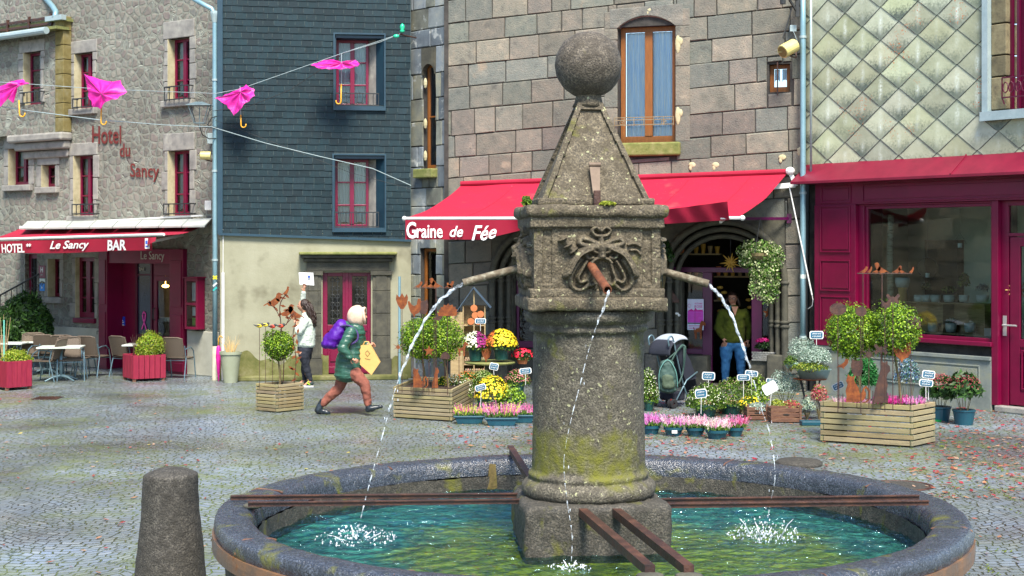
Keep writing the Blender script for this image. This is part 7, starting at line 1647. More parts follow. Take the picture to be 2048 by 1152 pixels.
# ================================================================ TERRACE
def chair_proto():
 t=thing('wicker_chair','x','chair',loc=(0,0,0));W,D=.24,.23
 mb=MB();mb.grid(lambda i,j:(-W+2*W*i,-D+2*D*j,.45-.012*sin(pi*i)),6,6);mb.grid(lambda i,j:(-W+2*W*i,-D+2*D*j,.425),2,2);mb.tube([(-W,-D,.44),(W,-D,.44),(W,D,.44),(-W,D,.44),(-W,-D,.44)],.018,8);mb.build('seat',MT['wick'],t)
 mb=MB();mb.grid(lambda i,j:((-W+2*W*i)*(1-.05*j),D+.02+.12*j+.03*sin(pi*i),.48+.40*j),8,8);mb.grid(lambda i,j:((-W+2*W*i)*(1-.05*j),D+.035+.12*j+.03*sin(pi*i),.48+.40*j),8,8)
 mb.tube([(-W,D+.02,.46),(-W*.96,D+.14,.88),(-W*.6,D+.165,.90),(W*.6,D+.165,.90),(W*.96,D+.14,.88),(W,D+.02,.46)],.018,8);mb.build('backrest',MT['wick'],t)
 for sx in(-1,1):
  mb=MB();mb.tube([(sx*(W+.03),D+.10,.0),(sx*(W+.02),D-.02,.45),(sx*(W+.015),D+.05,.72)],.013,7);mb.build('leg',MT['chairmetal'],t)
  mb=MB();mb.tube([(sx*(W+.04),-D-.05,0),(sx*(W+.035),-D+.02,.45),(sx*(W+.04),-D+.08,.60),(sx*(W+.04),-D+.2,.675),(sx*(W+.04),D-.08,.67),(sx*(W+.02),D+.03,.64)],.013,7);mb.build('leg',MT['chairmetal'],t)
 mb=MB();mb.bar((-W,-D,.40),(W,-D,.40),.015,.015);mb.bar((-W,D,.40),(W,D,.40),.015,.015);mb.build('seat_frame',MT['chairmetal'],t);return t
proto=chair_proto();CS=.86
chairs=[(92,762,-100,'wicker chair left of the front table seen in profile, nearest the camera'),(160,754,85,'wicker chair right of the front table turned towards it'),(188,752,165,'wicker chair beside the bar front with its back towards the wall'),(258,752,150,'wicker chair behind the left of the small red planter'),(357,756,170,'wicker chair right of the small red planter facing the square'),
 (45,752,-20,'wicker chair behind the large red planter with only its back showing'),(62,748,10,'wicker chair at the back table in front of the bush'),(100,748,175,'wicker chair against the pale plinth behind the front table'),(130,749,185,'second wicker chair against the pale plinth behind the front table'),(10,750,170,'wicker chair cut by the left edge of the photograph'),(140,760,20,'wicker chair pushed under the far side of the front table')]
for i,(x,y,a,lb)in enumerate(chairs):
 q=G(x,y)
 if i==0:proto.matrix_world=Matrix.Translation(q)@Matrix.Rotation(radians(a),4,'Z')@Matrix.Scale(CS,4);proto['label']=lb;proto['group']='wicker terrace chairs'
 else:dup(proto,q,radians(a),lb,'wicker terrace chairs',CS)
def table(label,x,y,w=1.0,d=.62,rz=0):
 q=G(x,y);t=thing('terrace_table',label,'table',loc=q,rz=rz,group='terrace tables');h=.64
 mb=MB();mb.box(-w/2,w/2,-d/2,d/2,h-.03,h);mb.build('table_top',MT['tabletop'],t,bevel=.008);mb=MB();mb.tube([(0,0,.04),(0,0,h-.031)],.035,10);mb.build('column',MT['chairmetal'],t,smooth=True)
 mb=MB()
 for a in(.6,2.5,3.8,5.7):mb.tube([(0,0,.10),(.16*cos(a),.16*sin(a),.075),(.32*cos(a),.32*sin(a),.012)],[.03,.02,.014],7)
 mb.build('base',MT['chairmetal'],t)
table('front pale terrace table between two wicker chairs',122,762,.78,.6,.12);table('back terrace table in front of the pale plinth',95,748,.9,.5);table('terrace table behind the small red planter',292,756,.78,.55);table('terrace table at the far left edge',15,752,.7,.5)
def redplanter(label,L,Fp,Rp,h):
 f=G(*Fp);a=G(*L)-f;b=G(*Rp)-f;t=thing('planter_box',label,'planter',loc=f,group='red plank planters');an,bn=a.normalized(),b.normalized()
 for d,dn,o in((a,an,bn),(b,bn,an)):
  n=max(2,int(d.length/.085));mb=MB()
  for s_ in(Vector((0,0,0)),(b if d is a else a)):
   for i in range(n):p=s_+dn*(d.length*(i+.5)/n)+(o if s_.length==0 else-o)*.0;mb.bar(p+Vector((0,0,.05)),p+Vector((0,0,h)),d.length/n-.008,.02,up=tuple(o))
  mb.build('planks',MT['redwood'],t,bevel=.003)
 for p in(Vector((0,0,0)),a,b,a+b):mb=MB();c=p+((a+b)/2-p)*.1;mb.box(c.x-.03,c.x+.03,c.y-.03,c.y+.03,0,.06);mb.build('foot',MT['cratewood'],t)
 mb=MB();mb.add([p+Vector((0,0,h-.05))for p in((0,0,0),a,a+b,b)for p in[Vector(p)]],[(0,1,2,3)]);mb.build('soil',MT['soil'],t);return f+(a+b)/2
c1=redplanter('large red plank planter cut by the left edge with a lime shrub',(-22,776),(14,782),(63,778),.50);c2=redplanter('small red plank planter with a round lime shrub before the bar front',(246,759),(267,764),(331,761),.48)
topiary('lime green clipped shrub in the large red planter',c1+Vector((0,0,.44)),30,718,27,LIME+BOX[1:3],2600,name='clipped_shrub',stem=False,ry=.75,size=.02);topiary('round lime green clipped shrub in the small red planter',c2+Vector((0,0,.42)),301,691,28,LIME+BOX[1:3],3000,name='clipped_shrub',stem=False,size=.02)
mb=MB();c=c1+Vector((-.12,0,.44))
for k in range(5):mb.tube([c,c+Vector((-.05+.03*k,0,.35)),c+Vector((-.12+.06*k,.02,.75+.05*(k%3)))],[.012,.008,.003],5)
tag(mb.build('dry_branches',MT['palecrate']),'dry twisted branches rising from the large red planter','branches')
mb=MB();c=c2+Vector((-.2,0,.42))
for k in range(5):mb.tube([c,c+Vector((.01*k,0,.2)),c+Vector((-.06+.04*k,.02,.38+.04*(k%2)))],[.008,.006,.003],5)
tag(mb.build('dry_branches',MT['rustdark']),'bare reddish twigs beside the shrub in the small red planter','branches')
mb=MB();q=P(8,640,25.6);mb.tube([(q.x,q.y,.3),q],.012,6);tag(mb.build('garden_stake',pm('mint_stake',[(.2,.5,.42)],3,.5)),'thin mint green stake behind the large red planter','stake')
q=HF.w(45,725,-.9);t=thing('weeping_bush','big dark green weeping bush beside the hotel side door','bush',loc=(q.x,q.y,0));k=q.y/F;Vs=[];Cs=[]
for(x,y,rx,rz,n)in((50,625,45,38,2600),(25,650,36,40,2000),(80,650,28,36,1600),(50,670,52,32,2400),(95,675,14,20,500),(5,670,26,30,1200)):
 c=P(x,y,q.y)-Vector((q.x,q.y,0));V,C=leaf_quads(n,c,(rx*k,rx*k*.7,rz*k),.040,DARKG+[(.07,.17,.03),(.10,.22,.04)],shell=.3,elong=3,seed=x,clump=.7);Vs.append(V);Cs.append(C)
MB().quads(np.concatenate(Vs),np.concatenate(Cs)).build('foliage',MT['leaf'],t);mb=MB()
for i in range(9):a=i*.7;mb.tube([(0,0,0),(.2*cos(a),.1*sin(a),.5),(.4*cos(a),.2*sin(a),1.1)],[.02,.015,.005],6)
mb.build('branches',MT['bark'],t)
q=G(461,765);t=thing('plant_pot','tall sage grey plastic pot with dry twigs against the rendered wall','pot',loc=q);k=q.y/F;h_=62*k;mb=MB();mb.lathe([(0,0),(.125,0),(.185,h_-.05),(.20,h_-.05),(.20,h_),(.175,h_),(.17,h_-.06),(0,h_-.06)],n=36);mb.build('pot',MT['potgrey'],t)
mb=MB();rr=random.Random(3)
for i in range(26):a=rr.uniform(0,6.3);d=rr.uniform(.05,.24);mb.tube([(.05*cos(a),.05*sin(a),h_-.06),(d*.6*cos(a),d*.6*sin(a),h_+.12),(d*cos(a)-.03,d*sin(a),h_+rr.uniform(.1,.3))],[.004,.003,.0015],4)
mb.build('twigs',MT['kraft'],t)
q=G(437,763);t=thing('closed_umbrella','closed magenta umbrella with wooden hook leaning on the downpipe casing','umbrella',loc=q);mb=MB();mb.lathe([(.004,0),(.012,.05),(.035,.25),(.05,.45),(.04,.62),(.015,.66)],n=12);mb.build('canopy',MT['pink'],t,smooth=True)
mb=MB();mb.tube([(0,0,.62),(0,0,.78),(.02,0,.83),(.06,0,.83),(.075,0,.79)],.010,8);mb.build('handle',MT['umbwood'],t,smooth=True)
mb=MB();q=G(799,845-60);mb.tube([(q.x,q.y,0),(q.x,q.y,P(0,553,q.y).z)],.022,10);tag(mb.build('blue_post',MT['zinc']),'pale blue metal post standing before the slate house corner','post')
# ================================================================ BROKEN UMBRELLAS AND CABLES
def cable(label,pts,r,m,sag=0):
 mb=MB();out=[]
 for a,b in zip(pts,pts[1:]):
  for i in range(12):t_=i/12;q=a.lerp(b,t_);q.z-=sag*4*t_*(1-t_);out.append(q)
 out.append(pts[-1]);mb.tube(out,r,6);return tag(mb.build('cable',MT[m]),label,'cable')
hookL=P(431,187,27.0);brk=P(800,68,27.05)
cable('pale cable holding the two left umbrellas across the hotel front',[P(-60,160,24.0),P(200,178,25.3),hookL],.005,'zincpale')
cable('steel cable rising to the green insulator above the slate house',[hookL,P(480,178,27.0),P(683,107,27.05),brk],.005,'zincpale');cable('second thin cable rising beside the first to the green insulator',[P(690,105,27.1),P(760,84,27.1),P(790,72,27.1)],.005,'zincpale')
cable('dark thin cable hanging in a curve under the two right umbrellas',[P(425,222,27.2),P(500,212,27.2),P(580,180,27.2),P(640,140,27.2),P(690,105,27.2)],.006,'iron')
cable('thick white cable crossing low over the slate house',[P(-40,206,24.2),P(60,222,24.6),P(200,240,25.2),P(330,250,26.0),P(424,254,26.6),P(530,286,26.9),P(640,313,27.1),P(745,337,27.2),P(822,371,27.3)],.007,'zincpale')
cable('very thin dark cable under the thick white one',[P(430,240,27.2),P(560,290,27.2),P(700,345,27.3),P(822,378,27.4)],.004,'iron')
t=thing('insulator','green glass insulator on a short iron bracket at the corner house edge','insulator',loc=brk);mb=MB();mb.tube([(-.03,0,.0),(.26,.5,.0)],.014,6);mb.tube([(.03,.02,0),(.03,.02,.12)],.012,6);mb.build('bracket',MT['rustdark'],t);mb=MB();mb.lathe([(.03,.03),(.05,.06),(.03,.09),(.05,.12),(.035,.17),(.0,.2)],(.04,.02,0),12);mb.sphere((-.07,0,-.04),(.06,.03,.035),8,6);mb.build('green_body',pm('green_glass',[(.02,.35,.18),(.1,.55,.35)],5,.25),t,smooth=True)
def umbrella(label,rim,hub,Y,handle,hook=1,seed=0,top=None):
 h=P(hub[0],hub[1],Y+hub[2]);t=thing('broken_umbrella',label,'umbrella',loc=h,group='broken magenta umbrellas on the cables');n=len(rim);R_=[P(x,y,Y+d)-h for x,y,d in rim];mb=MB();K=7
 for i in range(n):
  a,b=R_[i],R_[(i+1)%n]
  def fn(u,v,a=a,b=b):
   p=a.lerp(b,u)*v;q=p+h;p=p+Vector((0,-1,.3))*(.045*sin(pi*u)*sin(pi*min(v*1.05,1))*(1 if i%2 else-.6));w=noise.noise_vector((p+Vector((seed,0,0)))*11)*.020*v;p=p-p.normalized()*(.015*sin(pi*u)*v)if v>.01 else p;return p+(w if 0<u<1 else w*0)
  mb.grid(fn,8,K)
 mb.build('canopy',MT['pink'],t,smooth=True)
 for i in range(0,n,1 if n<10 else 2):
  mb=MB();mb.tube([Vector((0,-.0,0)),R_[i]*.5+Vector((0,-.012,-.01)),R_[i]],.0035,4);mb.build('rib',MT['iron'],t)
 A=P(handle[0],handle[1],Y)-h;B=P(handle[2],handle[3],Y)-h;
 mb=MB();mb.tube([A if top is None else P(top[0],top[1],Y)-h,A.lerp(B,.5)],.007,6);mb.build('shaft',MT['zincpale'],t)
 s_=.045*hook;mb=MB();mb.tube([A.lerp(B,.45),B]+[B+Vector((s_-s_*cos(k*pi/6),0,-.045*sin(k*pi/6)))for k in range(1,7)]+[B+Vector((2*s_,0,.02))],.012,8);mb.build('handle',MT['umbwood'],t,smooth=True)
umbrella('crumpled magenta umbrella cut by the left edge',[(-22,188,.1),(0,172,.1),(20,163,.15),(45,158,.1),(60,167,0),(46,170,-.1),(33,178,-.12),(26,207,-.1),(14,198,-.15),(2,213,-.1),(-22,214,0)],(36,170,-.05),24.4,(37,178,39,228),1,1)
umbrella('magenta umbrella torn open into a wide pointed fan over the hotel window',[(167,147,.1),(196,157,.2),(224,163,.2),(241,160,.05),(255,184,-.1),(236,197,-.2),(212,204,-.2),(200,219,-.12),(184,213,-.1),(176,192,0),(173,168,.08)],(203,188,-.15),25.2,(203,190,202,244),1,2)
umbrella('drooping magenta umbrella at the downpipe left of the slate wall',[(428,197,0),(454,188,.1),(476,179,.12),(492,169,.1),(509,178,.05),(510,192,-.05),(497,204,-.1),(485,214,-.15),(468,232,-.12),(456,216,-.1),(446,206,-.05)],(481,184,-.08),26.9,(481,213,482,250),1,3,top=(480,172))
umbrella('flat folded magenta umbrella hanging in front of the upper slate window',[(621,131,0),(645,121,.15),(668,119,.2),(690,124,.2),(712,119,.1),(720,128,0),(715,133,-.1),(700,137,-.15),(682,139,-.2),(655,138,-.15),(638,137,-.1)],(683,126,-.05),26.95,(683,140,682,203),-1,4,top=(683,106))
# ================================================================ PEOPLE
def skin_mesh(nodes,edges,root):
 """limbs as closely spaced ellipsoids between the joints; fused later into one surface by a voxel remesh"""
 mb=MB()
 for a,b in edges:
  A,B=nodes[a],nodes[b];ra,rb=(A[3],A[-1]),(B[3],B[-1]);L=(Vector(B[:3])-Vector(A[:3])).length;n=max(2,min(14,int(L/(.28*min(*ra,*rb)))+1))
  for i in range(n+1):
   f=i/n;g=f*f*(3-2*f);p=Vector(A[:3]).lerp(Vector(B[:3]),f);rx,ry=ra[0]+(rb[0]-ra[0])*g,ra[1]+(rb[1]-ra[1])*g;mb.sphere(p,(rx,ry,min(rx,ry)*(.6 if rx>.12 else 1)),16,10)
 return mb.v,mb.f
def chain(nodes,names):return[(a,b)for a,b in zip(names,names[1:])]
def hand(pos,d,palm,side,k=1.0):
 """nodes/edges lists for a palm with four fingers and a thumb; d finger direction, palm = palm normal"""
 d=Vector(d).normalized();pn=Vector(palm).normalized();s_=d.cross(pn).normalized()*side;parts=[]
 P_=Vector(pos);nodes={'w':(*P_,.022,.028),'p':(*(P_+d*.045),.016,.036),'q':(*(P_+d*.075),.013,.036)};parts.append((nodes,[('w','p'),('p','q')],'w'))
 for i,(o,L)in enumerate(((-.030,.062),(-.010,.078),(.010,.072),(.029,.056))):
  b=P_+d*.07+s_*o;c=b+d*L*.5+pn*.010;e=c+(d*.6+pn*.8).normalized()*L*.5;parts.append(({'a':(*b,.0085),'b':(*c,.008),'c':(*e,.0065)},[('a','b'),('b','c')],'a'))
 b=P_+d*.02-s_*.03;c=b-s_*.028+d*.028+pn*.008;e=c+d*.03+pn*.012;parts.append(({'a':(*b,.011),'b':(*c,.0095),'c':(*e,.0075)},[('a','b'),('b','c')],'a'))
 return parts
def head(mb,c,f,s=1.0,tilt=0):
 """head ellipsoid with face features; f = facing angle about z (0 -> faces -y)"""
 M=Matrix.Translation(Vector(c))@Matrix.Rotation(f,4,'Z')@Matrix.Rotation(tilt,4,'X')@Matrix.Scale(s,4);h=MB(M)
 def fn(i,j):
  a=2*pi*i;t_=pi*j;x,y,z=sin(t_)*sin(a),-sin(t_)*cos(a),-cos(t_);X,Y_,Z=x*.076,y*.095,z*.115
  if z<0:X*=1-.32*z*z;Y_*=1-.16*z*z
  fr=max(0,-y)
  Y_-=.026*math.exp(-(X/.013)**2-((Z+.012)/.020)**2)*fr+.010*math.exp(-(X/.010)**2-((Z-.012)/.022)**2)*fr
  for sx in(-1,1):Y_+=.010*math.exp(-((X-sx*.030)/.014)**2-((Z-.012)/.010)**2)*fr
  Y_-=.006*math.exp(-(X/.022)**2-((Z+.052)/.009)**2)*fr;Y_-=.008*math.exp(-(X/.02)**2-((Z+.09)/.014)**2)*fr
  return(X,Y_,Z)
 h.grid(fn,40,32)
 for sx in(-1,1):h.sphere((sx*.077,.008,-.004),(.012,.022,.032),10,8)
 mb.add(h.v,h.f)
def eyes_mouth(t,c,f,s,name='eye',tilt=0):
 M=Matrix.Translation(Vector(c))@Matrix.Rotation(f,4,'Z')@Matrix.Rotation(tilt,4,'X')@Matrix.Scale(s,4)
 for sx in(-1,1):mb=MB(M);mb.sphere((sx*.030,-.083,.012),(.012,.006,.006),10,6,(.6,.58,.55));mb.sphere((sx*.030,-.0885,.012),(.005,.003,.005),8,6,(.03,.02,.015));mb.bar((sx*.018,-.091,.032),(sx*.044,-.083,.032),.006,.006,(.05,.03,.02));mb.build('eye',MT['vc'],t,world=False)
 mb=MB(M);mb.sphere((0,-.092,-.052),(.024,.006,.006),10,6,(.40,.08,.07));mb.build('mouth',MT['vc'],t,world=False)
def fused(t,name,parts,m,heads=(),vox=.012,extra=None,smooth=6):
 mb=MB()
 for p in parts:vs,fs=skin_mesh(*p);mb.add(vs,fs)
 for h in heads:head(mb,*h)
 if extra:extra(mb)
 o=mb.build(name,m,t,smooth=True,world=False);r=o.modifiers.new("remesh",'REMESH');r.mode='VOXEL';r.voxel_size=vox;r.use_smooth_shade=True
 if name!='body':
  if 'folds' not in bpy.data.textures:x=bpy.data.textures.new('folds','CLOUDS');x.noise_scale=.07;x.noise_depth=1
  dp=o.modifiers.new('folds','DISPLACE');dp.texture=bpy.data.textures['folds'];dp.strength=.009 if name=='puffer_coat' else.028;dp.mid_level=.5
 if smooth:s_=o.modifiers.new("smooth",'SMOOTH');s_.iterations=smooth;s_.factor=.5
 return o
def cmat(n,c,c2=None,**kw):return pm(n,[c,c2 or tuple(x*1.35 for x in c)],kw.pop('sc_',9),kw.pop('rough',.85),kw.pop('bump',.4),kw.pop('bsc',22),**kw)
# --- runner
YR=21.75;kR=YR/F;q=P(700,830,YR);run=thing('person','person in a cream hood and green puffer coat running past with a purple backpack','person',loc=(q.x,q.y,0))
def r_(x,y,dy=0):return((x-700)*kR,dy,(830-y)*kR)
hip=r_(698,735);chest=r_(707,672);neck=r_(713,650);hc=r_(719,632)
body=({'pel':(*hip,.13,.11),'ch':(*chest,.15,.12),'nk':(*neck,.055),'hb':(*hc,.06),
 'hl':(*r_(708,742,-.08),.085),'kl':(*r_(731,768,-.09),.058),'al':(*r_(736,806,-.09),.036),'fl':(*r_(738,815,-.09),.032),'tl':(*r_(752,814,-.09),.022),
 'hr':(*r_(690,742,.08),.085),'kr':(*r_(676,778,.09),.058),'ar':(*r_(642,808,.09),.036),'fr':(*r_(636,820,.09),.032),'tr':(*r_(647,825,.09),.022),
 'sl':(*r_(706,662,-.17),.06),'el':(*r_(690,695,-.24),.045),'wl':(*r_(706,714,-.25),.028),
 'sr':(*r_(714,662,.16),.06),'er':(*r_(722,692,.22),.045),'wr':(*r_(734,690,.1),.028)},
 [('pel','ch'),('ch','nk'),('nk','hb'),('pel','hl'),('hl','kl'),('kl','al'),('al','fl'),('fl','tl'),('pel','hr'),('hr','kr'),('kr','ar'),('ar','fr'),('fr','tr'),('ch','sl'),('sl','el'),('el','wl'),('ch','sr'),('sr','er'),('er','wr')],'pel')
fused(run,'body',[body]+hand(r_(705,713,-.25),(.8,0,-.5),(0,1,0),1)+hand(r_(733,690,.1),(.9,-.1,.0),(0,-1,-.3),-1),MT['skin'],heads=[(hc,pi/2*1.0,.98,.1)],vox=.009,smooth=2)
eyes_mouth(run,hc,pi/2,.98,tilt=.1)
coat=({'hem':(*r_(694,750),.19,.18),'hip':(*r_(698,722),.195,.175),'wa':(*r_(703,695),.17,.15),'ch':(*r_(708,668),.165,.15),'nk':(*r_(713,650),.10),'sl':(*r_(704,664,-.17),.085),'el':(*r_(689,694,-.25),.075),'wl':(*r_(704,712,-.25),.05),'sr':(*r_(714,664,.16),.085),'er':(*r_(722,692,.22),.075),'wr':(*r_(732,691,.12),.05)},
 [('hem','hip'),('hip','wa'),('wa','ch'),('ch','nk'),('ch','sl'),('sl','el'),('el','wl'),('ch','sr'),('sr','er'),('er','wr')],'ch')
def quilt(mb):
 out=[]
 for v in mb.v:
  s_=abs(sin(v[2]*42+v[0]*6))**.6;c=Vector((0,0,v[2]));ax=(v[2]/kR-95)*0;d=Vector((v[0]-(.03+(v[2]-.9)*.12),v[1],0));d=d.normalized()if d.length>1e-4 else d;out.append(tuple(Vector(v)+d*(.024*(s_-.6))))
 mb.v=out
fused(run,'puffer_coat',[coat],MT['puffer'],vox=.012,extra=quilt,smooth=2)
fused(run,'trousers',[({'p':(*r_(698,738),.155,.135),'hl':(*r_(710,746,-.08),.105),'kl':(*r_(731,768,-.09),.078),'al':(*r_(737,806,-.09),.058)},[('p','hl'),('hl','kl'),('kl','al')],'p'),({'p':(*r_(697,738),.15,.13),'hr':(*r_(690,746,.08),.105),'kr':(*r_(676,778,.09),.078),'ar':(*r_(644,808,.09),.058)},[('p','hr'),('hr','kr'),('kr','ar')],'p')],cmat('rust_trousers',(.15,.055,.04),(.24,.09,.065),stretch=(1,1,1),sc_=14,bump=.8),vox=.012,smooth=2)
for sgn,a,b,c in((-1,r_(738,808,-.09),r_(738,817,-.09),r_(763,812,-.09)),(1,r_(642,806,.09),r_(634,822,.09),r_(656,828,.09))):
 o=fused(run,'boot',[({'a':(*a,.050),'b':(*b,.052),'m':(*((Vector(b)+Vector(c))/2+Vector((0,0,.004))),.045,.04),'c':(*c,.036,.026)},[('a','b'),('b','m'),('m','c')],'b')],pm('black_boot_leather',[(.01,.014,.02),(.02,.028,.035)],8,.35)if 'black_boot_leather' not in bpy.data.materials else bpy.data.materials['black_boot_leather'],vox=.010,smooth=2)
def hoodx(mb):
 M=Matrix.Translation(Vector(hc)+Vector((-.02,0,.01)));h=MB(M)
 def fn(i,j):
  a=.98+(2*pi-1.96)*i;t_=.02+(pi-.5)*j;r=.132;x=cos(a)*sin(t_)*r*(.98 if cos(a)>0 else 1.12+.12*max(0,-cos(t_)));y=sin(a)*sin(t_)*r*.86;z=cos(t_)*r*1.12;return(x,y,z-.01)
 h.grid(fn,36,24);mb.add(h.v,h.f)
 h.v=[];h.f=[];h.c=[];M2=MB(M);M2 .tube([(.092+.012*sin(k*pi/5),.084*cos(k*pi/10),-.004+.112*sin(k*pi/10))for k in range(21)],.019,8);M2 .grid(lambda i,j:(.05+.045*j,(.10-.014*j)*cos(2*pi*i),-.004+(.125-.01*j)*sin(2*pi*i)),30,4);mb.add(M2 .v,M2 .f)
 M3=MB(M);M3 .lathe([(.085,-.15),(.10,-.10),(.10,-.04)],(-.01,0,0),20);mb.add(M3 .v,M3 .f)
mb=MB();hoodx(mb);o=mb.build('hood',cmat('cream_knit_hood',(.50,.36,.27),(.74,.58,.46),rough=.95),run,smooth=True,world=False);sm=o.modifiers.new('solid','SOLIDIFY');sm.thickness=.014;x=bpy.data.textures.new('folds','CLOUDS');x.noise_scale=.05;x.noise_depth=1;dp=o.modifiers.new('f','DISPLACE');dp.texture=x;dp.strength=.006
fused(run,'collar',[({'a':(*r_(698,655,-.1),.05),'b':(*r_(694,650,0),.06),'c':(*r_(700,655,.1),.05),'d':(*r_(715,656,.08),.045)},[('a','b'),('b','c'),('c','d')],'b')],MT['puffer'],vox=.012)
bp=thing('backpack','purple nylon backpack on the back of the running person','backpack',loc=(q.x+(668-700)*kR,q.y,(830-695)*kR))
def bq(x,y,d=0):return((x-668)*kR,d,(695-y)*kR)
fused(bp,'bag',[({'a':(*bq(664,688),.13,.15),'b':(*bq(672,672),.14,.165),'c':(*bq(683,652),.10,.13)},[('a','b'),('b','c')],'b'),({'a':(*bq(652,688),.07,.11),'b':(*bq(658,676),.075,.11)},[('a','b')],'a')],MT['purple'],vox=.012,smooth=3)
for sg in(-1,1):mb=MB();mb.tube(catm([Vector(bq(682,652,sg*.11)),Vector(bq(700,650,sg*.16)),Vector(bq(716,662,sg*.17)),Vector(bq(716,680,sg*.18)),Vector(bq(690,692,sg*.19)),Vector(bq(676,690,sg*.15))],5),.016,6);mb.build('strap',pm('dark_strap',[(.05,.03,.12)],4,.8)if 'dark_strap' not in bpy.data.materials else bpy.data.materials['dark_strap'],bp,smooth=True)
pb=thing('paper_bag','brown kraft paper bag swinging from the hand of the running person','bag',loc=(q.x+(737-700)*kR,q.y-.02,(830-748)*kR));mb=MB()
def kq(x,y,d):return((x-737)*kR,d,(748-y)*kR)
A=[(722,690),(742,690),(761,724),(744,749),(714,722)]
f_=[kq(x,y,-.06)for x,y in A];b_=[kq(x,y,.06)for x,y in A];n=len(A)
mb.add(f_+b_,[tuple(range(n)),tuple(range(2*n-1,n-1,-1))]+[(i,i+n,(i+1)%n+n,(i+1)%n)for i in range(n)]);mb.build('sack',MT['kraft'],pb)
for d in(-.04,.04):mb=MB();mb.tube([kq(726,691,d),kq(730,683,d),kq(737,683,d),kq(740,691,d)],.006,5);mb.build('handle',MT['kraft'],pb)
mb=MB();mb.tube([kq(732,704,-.064),kq(736,700,-.064),kq(741,706,-.064),kq(736,712,-.064),kq(732,706,-.064)],.004,4);mb.bar(kq(731,716,-.064),kq(742,718,-.064),.004,.004);mb.build('printed_mark',MT['bark'],pb)
# --- standing woman holding up a sheet
YS=26.15;kS=YS/F;q=P(612,772,YS);wom=thing('person','dark haired woman in white jacket and black leggings holding a sheet of paper up','person',loc=(q.x,q.y,0))
def s_(x,y,dy=0):return((x-612)*kS,dy,(772-y)*kS)
hc=s_(606,611)
sb=({'p':(*s_(611,698),.12,.12),'ch':(*s_(612,652),.115,.13),'nk':(*s_(611,628),.045),'h':(*hc,.05),'hl':(*s_(608,706,-.07),.085),'kl':(*s_(613,735,-.07),.056),'al':(*s_(622,762,-.08),.036),'tl':(*s_(612,769,-.08),.03),'hr':(*s_(612,706,.07),.085),'kr':(*s_(608,735,.07),.056),'ar':(*s_(608,762,.07),.036),'tr':(*s_(598,768,.07),.03),
 'sl':(*s_(613,640,-.14),.05),'el':(*s_(600,660,-.2),.038),'wl':(*s_(596,650,-.12),.026),'sr':(*s_(612,638,.13),.05),'er':(*s_(603,608,.14),.04),'wr':(*s_(607,580,.06),.026)},
 [('p','ch'),('ch','nk'),('nk','h'),('p','hl'),('hl','kl'),('kl','al'),('al','tl'),('p','hr'),('hr','kr'),('kr','ar'),('ar','tr'),('ch','sl'),('sl','el'),('el','wl'),('ch','sr'),('sr','er'),('er','wr')],'p')
fused(wom,'body',[sb]+hand(s_(607,581,.06),(.1,0,1),(0,-1,0),1)+hand(s_(596,651,-.12),(-.3,0,1),(0,1,0),1),MT['skin'],heads=[(hc,-pi/2,.93)],vox=.009,smooth=2);eyes_mouth(wom,hc,-pi/2,.93)
fused(wom,'leggings',[({'p':(*s_(611,694),.142,.14),'hl':(*s_(609,708,-.07),.098),'kl':(*s_(614,735,-.07),.066),'al':(*s_(622,758,-.08),.045)},[('p','hl'),('hl','kl'),('kl','al')],'p'),({'p':(*s_(611,694),.14,.14),'hr':(*s_(612,708,.07),.098),'kr':(*s_(608,735,.07),.066),'ar':(*s_(608,758,.07),.045)},[('p','hr'),('hr','kr'),('kr','ar')],'p')],cmat('black_leggings',(.008,.010,.016)),vox=.012,smooth=2)
jk=cmat('white_padded_jacket',(.42,.48,.42),(.62,.66,.58),rough=.6,bump=.9)
fused(wom,'jacket',[({'hem':(*s_(612,688),.16,.165),'w':(*s_(613,668),.165,.17),'ch':(*s_(613,648),.15,.165),'nk':(*s_(612,630),.075),'sl':(*s_(613,641,-.15),.07),'el':(*s_(601,662,-.21),.066),'wl':(*s_(596,653,-.13),.045),'sr':(*s_(612,638,.14),.075),'er':(*s_(603,609,.14),.06),'wr':(*s_(606,586,.07),.045)},[('hem','w'),('w','ch'),('ch','nk'),('ch','sl'),('sl','el'),('el','wl'),('ch','sr'),('sr','er'),('er','wr')],'ch')],jk,vox=.012,smooth=3)
def hr(mb):
 rr=random.Random(6);c=Vector(hc)
 mb.sphere(c+Vector((.03,0,.02)),(.095,.09,.105),16,12)
 for i in range(46):
  a=rr.uniform(-1.5,1.5);o=c+Vector((.05+.05*cos(a),.085*sin(a),rr.uniform(-.02,.06)));L_=rr.uniform(.22,.38);mb.tube([o+Vector((.02*sin(k*1.1+i)+.13*(k/6)**.8,.012*cos(k*1.3+i),-L_*k/6))for k in range(7)],[.024,.026,.026,.024,.022,.016,.006],6)
mb=MB();hr(mb);mb.build('hair',MT['hair'],wom,smooth=True,world=False)
for sg,a,b in((-1,s_(624,765,-.08),s_(610,771,-.08)),(1,s_(610,765,.07),s_(596,769,.07))):
 fused(wom,'trainer',[({'a':(*a,.045),'b':(*b,.038,.028)},[('a','b')],'a')],cmat('dark_trainer_mesh',(.02,.03,.03)),vox=.010);mb=MB();a,b=Vector(a),Vector(b);z=min(a.z,b.z)-.038;mb.bar((a.x+.04,a.y,.012),(b.x-.02,a.y,.012),.085,.022);mb.build('sole',MT['white'],wom)
mb=MB();mb.tube([s_(620,760,-.125),s_(616,764,-.125),s_(622,767,-.125)],.008,5);mb.build('shoe_stripe',pm('neon_stripe',[(.5,.8,.02)],4,.5),wom)
sp=thing('paper_sheet','white printed sheet held up by the dark haired woman','paper',loc=(P(612,570,YS).x,YS+.03,P(612,570,YS).z));mb=MB();k=kS
